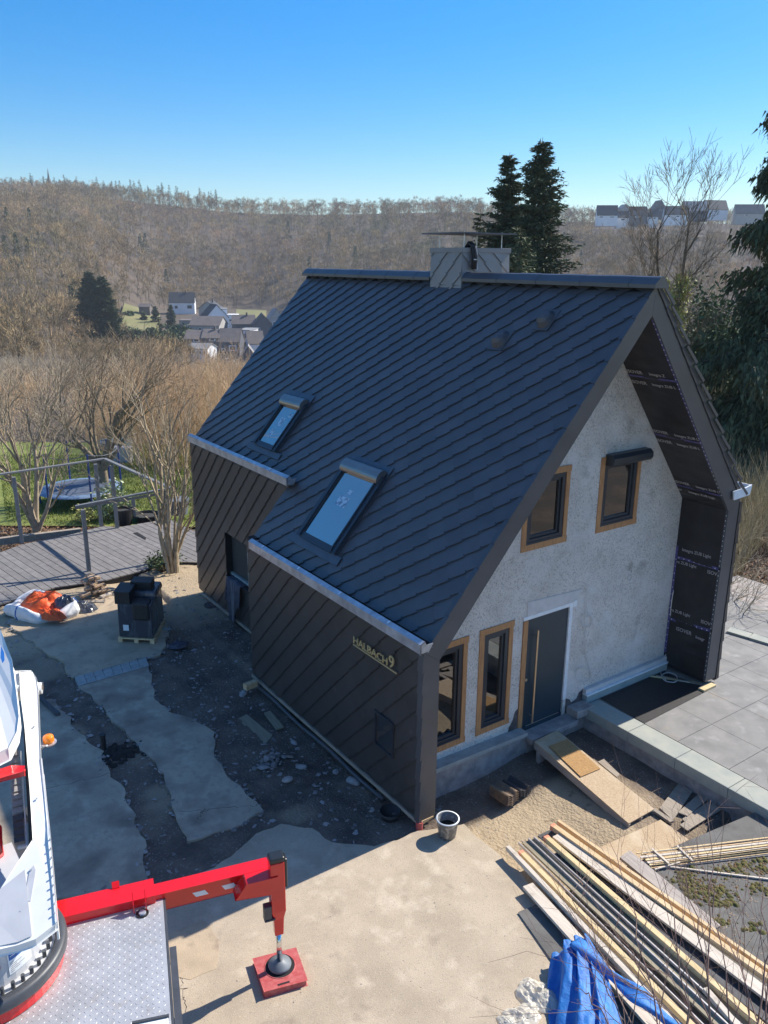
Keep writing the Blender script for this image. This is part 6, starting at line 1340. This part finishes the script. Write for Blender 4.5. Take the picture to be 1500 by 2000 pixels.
# blue tarpaulin
T0, T1 = U(1082, 1872, -.05), U(1150, 1834, .14); T2 = U(1240, 2060, .06); T3 = U(1068, 2060, -.12)
def tarp(u, v):
    top = T0+(T1-T0)*u; bot = T3+(T2-T3)*u; p = top+(bot-top)*v
    ridge = math.sin(pi*min(1, u*1.0))*.16*(1-v*.2); n_ = float(fbm(u*4+3, v*3.2+1, 4))-.5; fo = math.sin((u*3.4+v*.7)*2*pi+2.2*float(vn(u*2+1, v*2)))
    p = p+np.array([-.05*fo*.6, .02*fo, ridge*.8+.12*n_+.030*fo+.05*(1-abs(2*float(vn(u*7+v*2.3+3, v*2.2+u*1.5))-1))+.022*(1-abs(2*float(vn(u*17+v*5, v*6+2))-1))]); 
    drop = smooth((.38-u)/.38)*smooth(v/.15); p[2] -= .12*drop*(.3+.7*v); p[0] -= .03*drop; p[2] = max(p[2], -.10); return p
o = cloth('tarpaulin', tarp, 90, 70, M['blue'], th=.004); tag(o, 'crumpled blue tarpaulin draped over the left edge of the felt roof', 'tarpaulin')
def roll(u, v):
    p0, p1 = U(1122, 1842, .20), U(1335, 2020, .15); a = 2*pi*u; q = p0+(p1-p0)*v; r_ = .06*(1+.4*math.sin(v*13)+.3*math.sin(3*a+v*9)); 
    return q+np.array([r_*cos(a)*1.3, .03*math.sin(v*9), r_*sin(a)*.9])
o = cloth('tarpaulin', roll, 26, 60, M['blue'], th=.003); tag(o, 'twisted upper hem of the blue tarpaulin lying across the planks', 'tarpaulin')
def crumple(name, lab, cen_, rx, ry, h, mm, seed):
    def f(u, v):
        a = 2*pi*u; e = .72+.5*float(vn(cos(a)*2+seed+5, sin(a)*2+seed+5)); x, y = rx*v*e*cos(a), ry*v*e*sin(a)
        n1 = 1-abs(2*float(vn(x*9+seed*7+30, y*9+30))-1); n2 = 1-abs(2*float(vn(x*21+seed+60, y*17+60))-1); n3 = 1-abs(2*float(vn(x*44+seed+90, y*40+90))-1)
        return cen_+np.array([x+.02*n2, y, max(.002, h*(.55*n1+.30*n2+.15*n3)*(1-.75*v**3))])
    return tag(cloth(name, f, 90, 34, mm, th=.0015), lab, 'plastic scrap')
fm = bpy.data.materials.new('milky_film'); fm.use_nodes = True; N = fm.node_tree.nodes; L = fm.node_tree.links; P0_ = N['Principled BSDF']; P0_.inputs['Base Color'].default_value = (.80, .76, .66, 1); P0_.inputs['Roughness'].default_value = .22
tr_ = N.new('ShaderNodeBsdfTransparent'); mx_ = N.new('ShaderNodeMixShader'); mx_.inputs[0].default_value = .42; L.new(tr_.outputs[0], mx_.inputs[1]); L.new(P0_.outputs[0], mx_.inputs[2]); L.new(mx_.outputs[0], N['Material Output'].inputs[0])
crumple('plastic_scrap', 'milky crumpled plastic sheet beside the blue tarpaulin', U(1046, 1945), .19, .28, .11, fm, 21)
crumple('plastic_scrap', 'yellowed plastic bag lying left of the milky sheet at the bottom edge', U(1018, 1988), .26, .17, .09, fm, 22)
crumple('plastic_scrap', 'small white plastic bag at the bottom edge, leftmost scrap', U(992, 2004), .09, .14, .07, fm, 23)
# twigs reaching in at the lower right
rr = random.Random(77)
starts = [((1255, 2060, 4.9), (1075, 1700)), ((1300, 2090, 5.2), (1190, 1640)), ((1350, 2080, 5.0), (1290, 1700)), ((1380, 2080, 5.4), (1385, 1560)), ((1405, 2100, 5.0), (1330, 1690)), ((1440, 2080, 5.2), (1360, 1640)), ((1470, 2090, 5.5), (1420, 1760)), ((1500, 2080, 5.3), (1480, 1690)), ((1240, 2080, 5.0), (1130, 1850)), ((1330, 2090, 4.8), (1180, 1800)), ((1420, 2100, 5.3), (1250, 1750)), ((1210, 2080, 4.8), (1120, 1930)), ((1460, 2080, 5.0), (1545, 1640)), ((1500, 2090, 4.9), (1395, 1800)), ((1370, 2060, 5.6), (1170, 1900)), ((1395, 2060, 5.6), (1260, 1880))]
S_ = []; root = np.array([-.6, -6.6, -.1])
cb = U(1400, 2350, 0.2); ts = thing('twiggy_shrub', 'reddish bare twigs of a shrub reaching over the timber at the lower right', 'shrub', cb)
for (a, b, dd), (c_, e_) in starts:
    p0 = CAM+bearing(a, b)*dd; p1 = CAM+bearing(c_, e_)*(dd+rr.uniform(.3, 1.2)); n = 9; q0 = cb+(p0-cb)*.0; prev = None
    pts_ = [cb, cb+(p0-cb)*.5+np.array([0, 0, .15]), p0]
    for i in range(1, n+1): t = i/n; pts_.append(p0+(p1-p0)*t+np.array([rr.uniform(-.02, .02), rr.uniform(-.02, .02), .14*math.sin(pi*t)+rr.uniform(-.015, .015)]))
    for i in range(len(pts_)-1):
        r0 = .0075*(1-i/len(pts_)*.8); S_.append((pts_[i], pts_[i+1], r0, r0*.9))
        if i > 2 and rr.random() < .75: grow(S_, pts_[i], unit(pts_[i+1]-pts_[i])+np.array([rr.uniform(-.7, .7), rr.uniform(-.7, .7), rr.uniform(-.3, .6)]), rr.uniform(.2, .6), r0*.55, 1, rr, spread=.6, up_=.1, kids=(1, 2), wig=.12, minr=.0012, nseg=3)
v, f = segs_arrays(S_, 4); o = fast('stems', v-cb, f, M['redtwig']); o.parent = ts
# ------------------------------------------------------------------ truck-mounted lift
tk = thing('lift_truck', 'white and red truck-mounted lift with checker plate deck and outrigger', 'truck', (-4.9, -1.6, -.12))
hd = unit(np.array([.30, .954, 0])); sd2 = np.array([hd[1], -hd[0], 0])        # truck heading and its right-hand side
pz = 1.25
c1, c2_, c3 = U(318, 1752, pz), U(335, 2000, pz), U(100, 1800, pz)
# checker plate
ec = unit(c2_-c1); el_ = unit(c3-c1)
m = MB(); m.prism([c1, c1+ec*2.4, c1+ec*2.4+el_*2.6, c1+el_*2.6], (0, 0, -.03)); dko = m.build('deck_plate', M['alu'], tk, bevel=.004)
m = MB(); stp = .052
for i in range(1, 46):
    for j in range(1, 50):
        p = c1+ec*(i*stp)+el_*(j*stp); 
        if p[0] < -6.9: continue
        a = unit(ec+el_*(1 if (i+j) % 2 else -1)) if True else ec; b = np.cross(a, (0, 0, 1)); L_, w_, h_ = .017, .0055, .0028
        q = [p-a*L_, p-b*w_, p+a*L_, p+b*w_]; base = len(m.v); m.v += [tuple(x+np.array([0,0,.0006])) for x in q]+[tuple(p-a*L_*.4+np.array([0,0,h_])), tuple(p+a*L_*.4+np.array([0,0,h_]))]
        m.f += [(base, base+1, base+4), (base+1, base+2, base+5, base+4), (base+2, base+3, base+5), (base+3, base, base+4, base+5)]
m.build('tread', M['alu'], dko)
m = MB(); m.prism([c1-el_*.0, c1+ec*2.4, c1+ec*2.4-el_*.025, c1-el_*.025], (0, 0, -.16)); m.prism([c1+ec*.75-el_*.03, c1+ec*2.4-el_*.03, c1+ec*2.4-el_*.10, c1+ec*.75-el_*.10], (0, 0, -.5)); m.build('side_rail', M['darkgrey'], tk)
MB().prism([c1+ec*.05+el_*.1-np.array([0,0,.04]), c1+ec*2.3+el_*.1-np.array([0,0,.04]), c1+ec*2.3+el_*2.4-np.array([0,0,.04]), c1+ec*.05+el_*2.4-np.array([0,0,.04])], (0, 0, -.55)).build('chassis', M['darkgrey'], tk)
fc_ = U(278, 1784, pz+.004); MB().lathe(fc_, [(0, .0), (.05, .0), (.062, .004), (.066, .010), (.07, .0)], 24).build('filler_ring', M['black'], dko); MB().lathe(fc_+ux*.0, [(0, .02), (.035, .02), (.04, .012), (.04, 0)], 20).build('filler_cap', M['zinc'], dko)
e_ = U(300, 1988, pz+.006); m = MB(); m.prism([U(262, 2000, pz+.004), U(328, 1985, pz+.004), U(331, 2012, pz+.004), U(262, 2030, pz+.004)], (0, 0, .02)); m.build('locker_lid', M['truckwhite'], dko, bevel=.003)
m = MB(); m.bar(U(258, 1999, pz+.03), U(330, 1984, pz+.03), .022, .03); m.build('lid_hinge', M['darkgrey'], dko)
# outrigger beam
ot = thing_ = None
bz = 1.36
q0, q1 = U(105, 1762, bz), U(298, 1716, bz); bd3 = unit(q1-q0); bn = np.array([bd3[1], -bd3[0], 0])
ob_ = MB(); 
def rbox(m, a, b, wd, h, z1): # beam with near edge offset to the camera side
    m.prism([a, b, b+bn*wd, a+bn*wd], (0, 0, -h)); return m
rbox(ob_, q0-bd3*1.2, q1, .27, .30, 0); beam = ob_.build('outrigger_beam', M['red'], tk, bevel=.006)
in0 = q1-bd3*.5+bn*.05-np.array([0, 0, .045]); inE = U(527, 1697, bz-.03); L2 = np.dot(inE-in0, bd3)
m = MB(); rbox(m, in0, in0+bd3*L2, .18, .22, 0); inner = m.build('outrigger_arm', M['red'], tk, bevel=.008)
m = MB()
for k in (0, 1): a = q1-bd3*(.10+.13*k); m.prism([a+bn*.271, a+bn*.271-bd3*.012, a+bn*.36-bd3*.012-np.array([0,0,.1]), a+bn*.36-np.array([0,0,.1])], (0, 0, .11))
m.prism([q1-bd3*.44+bn*.02+np.array([0,0,.001]), q1-bd3*.36+bn*.02+np.array([0,0,.001]), q1-bd3*.36+bn*-.03+np.array([0,0,.05]), q1-bd3*.44+bn*-.03+np.array([0,0,.05])], (0, 0, .008)); m.build('bracket', M['red'], beam)
G = U(547, 1897, -.12); gx, gy = G[0], G[1]
m = MB(); hx = bd3*.085; hy = bn*.075
tz = 1.50; m.raw([tuple(np.array([gx, gy, z])+hx*a*s+hy*b*s) for z, s in ((tz, 1), (.82, 1), (.70, .72), (.46, .62)) for a, b in ((-1, -1), (1, -1), (1, 1), (-1, 1))], [(0, 1, 2, 3)]+[(4*i+k, 4*i+4+k, 4*i+4+(k+1) % 4, 4*i+(k+1) % 4) for i in range(3) for k in range(4)]+[(15, 14, 13, 12)])
leg = m.build('outrigger_leg', M['red'], tk, bevel=.01)
m = MB(); p = np.array([gx, gy, 1.30]); m.prism([p-bd3*.50-bn*.091+np.array([0,0,-.15]), p-bd3*.36-bn*.091+np.array([0,0,.03]), p+bd3*.0-bn*.091+np.array([0,0,.03]), p-bn*.091+np.array([0,0,-.2])], bn*.18); m.build('gusset', M['red'], leg, bevel=.004)
m = MB(); p = np.array([gx, gy, 0]); m.obox(p+bd3*.10+np.array([0,0,1.33]), bd3*.02, hy*.9, (0, 0, .20)); m.obox(p+np.array([0,0,1.535]), hx*1.05, hy*1.0, (0, 0, .035)); m.build('warning_lamp', mat('lamp_housing', (.02,.025,.03), .3), leg, bevel=.02)
m = MB(); m.obox(p-bd3*.13+bn*.03+np.array([0,0,.84]), bd3*.045, hy*.6, (0, 0, .09)); m.obox(p-bd3*.11+bn*.03+np.array([0,0,.735]), bd3*.065, hy*.7, (0, 0, .012)); m.build('hose_block', M['darkgrey'], leg, bevel=.01)
MB().tube([(gx, gy, .47), (gx, gy, .06)], .034, 20).build('piston_rod', M['chrome'], leg, smooth_=True)
MB().lathe((gx, gy, -.03), [(.0, .085), (.045, .085), (.06, .07), (.135, .035), (.14, .02), (.135, .0)], 36).build('foot_plate', M['midgrey'], leg, smooth_=True)
for k in (0, 1):
    a = in0+bd3*(L2-.52-.33*k)+bn*.1815; m = MB(); m.prism([a+np.array([0,0,-.15]), a+bd3*.14+np.array([0,0,-.15]), a+bd3*.10+np.array([0,0,-.085]), a-bd3*.04+np.array([0,0,-.085])], bn*.002); m.build('reflector', M['silver_ref'], inner)
k4 = [U(*p_, -.04) for p_ in crop([(775,1165),(1185,1060),(1295,1370),(880,1495)], (340, 1640), 5)]
pd_ = thing('support_pad', 'square red plastic pad under the outrigger foot on sunlit concrete', 'support pad', (gx, gy, -.12))
MB().prism([q_-np.array([0,0,.0]) for q_ in k4], (0, 0, -.08)).build('pad_body', M['reddull'], pd_, bevel=.012)
MB().lathe((gx, gy, -.038), [(.19, .0), (.185, .004), (.178, .004), (.176, .0)], 40).build('pad_rim', M['reddull'], pd_)
MB().lathe((gx, gy, -.0385), [(.0, .001), (.176, .001)], 40).build('recess', M['dark'], pd_)
a = k4[2]+(k4[3]-k4[2])*.38; b = k4[2]+(k4[3]-k4[2])*.66; n_ = unit((k4[0]-k4[3])); m = MB(); m.prism([a+n_*.035+np.array([0,0,.001]), b+n_*.035+np.array([0,0,.001]), b+n_*.06+np.array([0,0,.001]), a+n_*.06+np.array([0,0,.001])], (0, 0, .001)); m.build('grip_slot', M['dark'], pd_)
# slew ring and turret
rc = np.array([-6.03, -.64, 0])
MB().lathe(rc, [(.0, 1.26), (.74, 1.26), (.74, 1.40), (.0, 1.40)], 56).build('slew_base', M['red'], tk, smooth_=False)
MB().lathe(rc, [(.67, 1.40), (.77, 1.40), (.785, 1.43), (.785, 1.50), (.76, 1.53), (.69, 1.53), (.67, 1.50)], 64).build('slew_guard', M['darkgrey'], tk, smooth_=True)
tu = MB().lathe(rc, [(.0, 1.44), (.675, 1.44), (.675, 1.49), (.0, 1.49)], 56).build('turntable', M['truckgrey'], tk)
m = MB()
for k in range(26):
    a = -2.6+k*.16; x, y = rc[0]+.632*cos(a), rc[1]+.632*sin(a); m = MB().tube([(x, y, 1.49), (x, y, 1.56)], .020, 10); m.build('bolt', M['darkgrey'], tu)
# tower sides: outline followed along the sloping arm top
def arm(px, py, off=0): 
    z = float(np.interp(py, [1300, 1560, 1760, 1850], [3.05, 2.62, 2.24, 2.08]))+off; return U(px, py, z)
out_ = [(38,1312),(62,1313),(72,1326),(75,1348),(80,1480),(92,1610),(102,1730),(109,1795),(109,1806),(70,1836),(35,1848),(0,1856),(-40,1862),(-40,1745),(2,1738),(64,1641),(58,1540),(48,1420),(42,1360)]
top_ = [arm(*p_) for p_ in out_]
m = MB(); m.prism(top_, (0, 0, -.06)); lower = m.build('lower_boom', M['truckwhite'], tk, bevel=.012)
m = MB(); m.prism([arm(*p_, .012) for p_ in ((80,1480),(82,1482),(98,1630),(112,1800),(108,1802),(94,1640))], (0, 0, -.2)); m.build('boom_edge', M['truckwhite'], lower, bevel=.003)
m = MB(); m.prism([arm(*p_, .006) for p_ in ((-40,1770),(48,1700),(62,1828),(35,1840),(-40,1856))], (0, 0, .006)); m.build('cover_panel', M['truckgrey'], lower, bevel=.002)
# tower body between ring and boom, with stickers and ribs
tb = [rc+np.array([.56*cos(a), .56*sin(a), 0]) for a in np.linspace(-2.9, .3, 16)]+[rc+np.array([.50, .9, 0]), rc+np.array([-.5, .9, 0])]
m = MB(); m.prism([np.array([p_[0], p_[1], 1.492]) for p_ in tb], (0, 0, .47)); tw = m.build('tower_body', M['truckgrey'], tk, bevel=.01)
m = MB()
for a in (-.35, -.05, .3): p_ = rc+np.array([.562*cos(a), .562*sin(a), 0]); m.prism([(p_[0]-.0, p_[1], 1.5), (p_[0]+.05*cos(a), p_[1]+.05*sin(a), 1.5), (p_[0]+.03*cos(a), p_[1]+.03*sin(a), 1.97), (p_[0], p_[1], 1.97)], (-.012*sin(a), .012*cos(a), 0))
m.build('rib', M['truckwhite'], tw)
def sticker(a0, a1, z0_, z1_, mm, nm, r_=.5635):
    b = MB(); n = 6; P = []
    for z in (z0_, z1_):
        for i in range(n+1): a = a0+(a1-a0)*i/n; P.append((rc[0]+r_*cos(a), rc[1]+r_*sin(a), z))
    b.raw(P, [(i, i+1, i+n+2, i+n+1) for i in range(n)]); return b.build(nm, mm, tw)
sticker(-1.30, -.84, 1.58, 1.90, M['white'], 'sticker'); sticker(-1.28, -.88, 1.74, 1.885, M['blueprint'], 'sticker', .5645)
for k in range(6): sticker(-1.27, -1.27+.07+.05*((k*7) % 5), 1.60+k*.021, 1.609+k*.021, M['print'], 'sticker_line', .5645)
def ring_mark(a, z, r0, r1, mm, nm, seg=28, rr_=.5655):
    ce = rc+np.array([rr_*cos(a), rr_*sin(a), z]); tx = np.array([-sin(a), cos(a), 0]); b = MB(); P = []
    for r_ in (r0, r1):
        for k in range(seg): t = 2*pi*k/seg; P.append(ce+tx*r_*cos(t)+np.array([0, 0, r_*sin(t)]))
    b.raw(P, [(k, (k+1) % seg, seg+(k+1) % seg, seg+k) for k in range(seg)]); return b.build(nm, mm, tw), ce, tx
ring_mark(-.97, 1.81, .030, .040, M['white'], 'sticker_symbol', rr_=.5662); ring_mark(-.97, 1.81, .009, .016, M['white'], 'sticker_symbol', rr_=.5662)
ce = rc+np.array([.5662*cos(-1.19), .5662*sin(-1.19), 1.80]); tx = np.array([sin(1.19), cos(1.19), 0]); b = MB(); b.poly([ce-tx*.03+np.array([0,0,.03]), ce-tx*.03+np.array([0,0,.0]), ce+np.array([0,0,.02])]); b.poly([ce-tx*.04+np.array([0,0,-.02]), ce+tx*.04+np.array([0,0,-.02]), ce+tx*.04+np.array([0,0,-.012]), ce-tx*.04+np.array([0,0,-.012])]); b.build('sticker_symbol', M['white'], tw)
_, ce, tx = ring_mark(-1.55, 1.74, .055, .068, M['reddull'], 'no_touch_sign', rr_=.5662)
b = MB(); b.poly([ce-tx*.04+np.array([0,0,.034]), ce-tx*.034+np.array([0,0,.040]), ce+tx*.04+np.array([0,0,-.034]), ce+tx*.034+np.array([0,0,-.040])]); b.build('no_touch_sign', M['reddull'], tw)
b = MB(); b.poly([ce+tx*x+np.array([-.0004*0, 0, z]) for x, z in ((-.02,-.025),(.02,-.025),(.028,.0),(.02,.028),(.012,.01),(.008,.032),(.002,.012),(-.004,.034),(-.008,.012),(-.016,.028),(-.018,.0),(-.03,.008))]); b.build('no_touch_sign', M['black'], tw)
# elbow, upper boom, energy chain, beacon
m = MB(); e0 = arm(60, 1318, .0); m.tube([arm(62, 1345, -.07)-sd2*.32, arm(74, 1345, -.07)+sd2*.05], .075, 20); elb = m.build('elbow_pin', M['truckwhite'], tk, bevel=.006)
m = MB(); q_ = arm(76, 1340, -.05); m.tube([q_, q_+sd2*.05], .045, 12); m.build('pin_cap', M['steel'], elb)
def up2(px, py): z = float(np.interp(py, [1230, 1320, 1480], [3.45, 3.3, 3.0])); return U(px, py, z)
upo = [(-60,1180),(0,1232),(24,1290),(33,1360),(37,1400),(33,1430),(17,1462),(-60,1500)]
m = MB(); m.prism([up2(*p_) for p_ in upo], (0, 0, -.14)); upb = m.build('upper_boom', M['truckwhite'], tk, bevel=.015)
m = MB(); m.prism([up2(*p_)-np.array([0,0,.15]) for p_ in ((-60,1497),(18,1472),(44,1473),(44,1484),(-60,1511))], (0, 0, -.04)); m.build('red_end', M['red'], upb, bevel=.01)
m = MB(); m.prism([up2(*p_)+np.array([0,0,.004]) for p_ in ((2,1262),(8,1275),(9,1290),(5,1296),(1,1285))], (0, 0, .002)); m.build('blue_mark', M['blueprint'], upb)
m = MB(); m.prism([arm(*p_, -.02) for p_ in ((24,1310),(60,1310),(62,1322),(44,1326),(40,1350),(28,1345))], (0, 0, -.14)); m.build('elbow_bracket', M['truckwhite'], elb, bevel=.008)
m = MB()
for k in range(9): p_ = arm(98+k*1.1, 1640+k*18, .014); m.tube([p_, p_+np.array([0, 0, .012])], .009, 8)
for p_ in ((66,1420),(72,1560),(60,1700),(40,1780)): q_ = arm(*p_, .003); m.tube([q_, q_+np.array([0, 0, .008])], .012, 8)
m.build('bolt_row', M['zinc'], lower)
for k, (x_, o_) in enumerate(((50, 0), (53, .02), (56, -.01))):
    MB().tube([arm(x_-4, 1330, -.16+o_), arm(x_-2, 1420, -.20+o_), arm(x_+1, 1500, -.19+o_), arm(x_+6, 1580, -.21+o_), arm(x_+9, 1650, -.2+o_), arm(x_-14, 1720, -.24+o_)], .013, 7).build('hydraulic_hose', M['black'], lower, smooth_=True)
m = MB(); m.prism([arm(*p_, .002) for p_ in ((50,1742),(58,1700),(66,1690),(70,1700),(60,1760),(52,1760))], (0, 0, .003)); m.build('grip_recess', M['truckgrey'], lower)
# cable chain links
for k in range(13):
    a = arm(27+k*.9, 1468+k*14, -.25); b = arm(27+(k+1)*.9, 1466+(k+1)*14, -.25); o = MB().bar(a, b-(b-a)*.10, .105, .05).build('chain_link', M['chain'] if k < 9 else M['darkgrey'], lower, bevel=.004)
m = MB(); m.bar(arm(41, 1470, -.22), arm(53, 1655, -.22), .012, .06); m.bar(arm(35, 1655, -.24), arm(54, 1652, -.24), .03, .03); m.build('chain_tray', M['zinc'], lower)
m = MB(); m.obox(arm(48, 1592, -.3), sd2*.05, hd*.09, (0, 0, .04)); m.build('bracket', M['darkgrey'], lower, bevel=.005); m = MB(); m.obox(arm(8, 1690, -.45), sd2*.25, hd*.2, (0, 0, .03)); m.build('base_plate', M['darkgrey'], lower, bevel=.005)
m = MB(); m.tube([arm(-50, 1590, -.35), arm(-14, 1625, -.38), arm(-10, 1665, -.40), arm(-50, 1700, -.42)], .10, 16); m.build('red_cylinder', M['red'], tk, smooth_=True)
bc0 = U(95, 1447, 2.72)
m = MB(); m.tube([arm(80, 1462, -.08), bc0+np.array([0,0,-.03])], .018, 8); m.lathe(bc0, [(0, -.03), (.085, -.03), (.088, -.015), (0, -.012)], 28); m.bar(arm(80, 1458, -.07), bc0+np.array([0,0,-.022]), .07, .012); be = m.build('beacon_bracket', M['zinc'], tk)
MB().lathe(bc0, [(0, -.012), (.062, -.012), (.064, .0), (.060, .055), (.050, .068), (0, .072)], 28).build('beacon', M['orange'], tk, smooth_=True)
# truck body below: wheels
for s in (.9,):
    wc = c1+ec*1.5+el_*.25; wc = np.array([wc[0], wc[1], .33]); MB().tube([wc, wc+el_*.25], .42, 28).build('wheel', M['black'], tk)
# ------------------------------------------------------------------ air
hz = MB().box((-1700, -1900, -70), (2700, 2400, 150)).build('haze', None)
hm = bpy.data.materials.new('haze'); hm.use_nodes = True; N = hm.node_tree.nodes; N.remove(N['Principled BSDF']); pv = N.new('ShaderNodeVolumePrincipled')
pv.inputs['Color'].default_value = (.80, .90, 1, 1); pv.inputs['Density'].default_value = .00020; pv.inputs['Anisotropy'].default_value = 0
hm.node_tree.links.new(pv.outputs[0], N['Material Output'].inputs['Volume']); hz.data.materials.append(hm); tag(hz, kind='stuff')
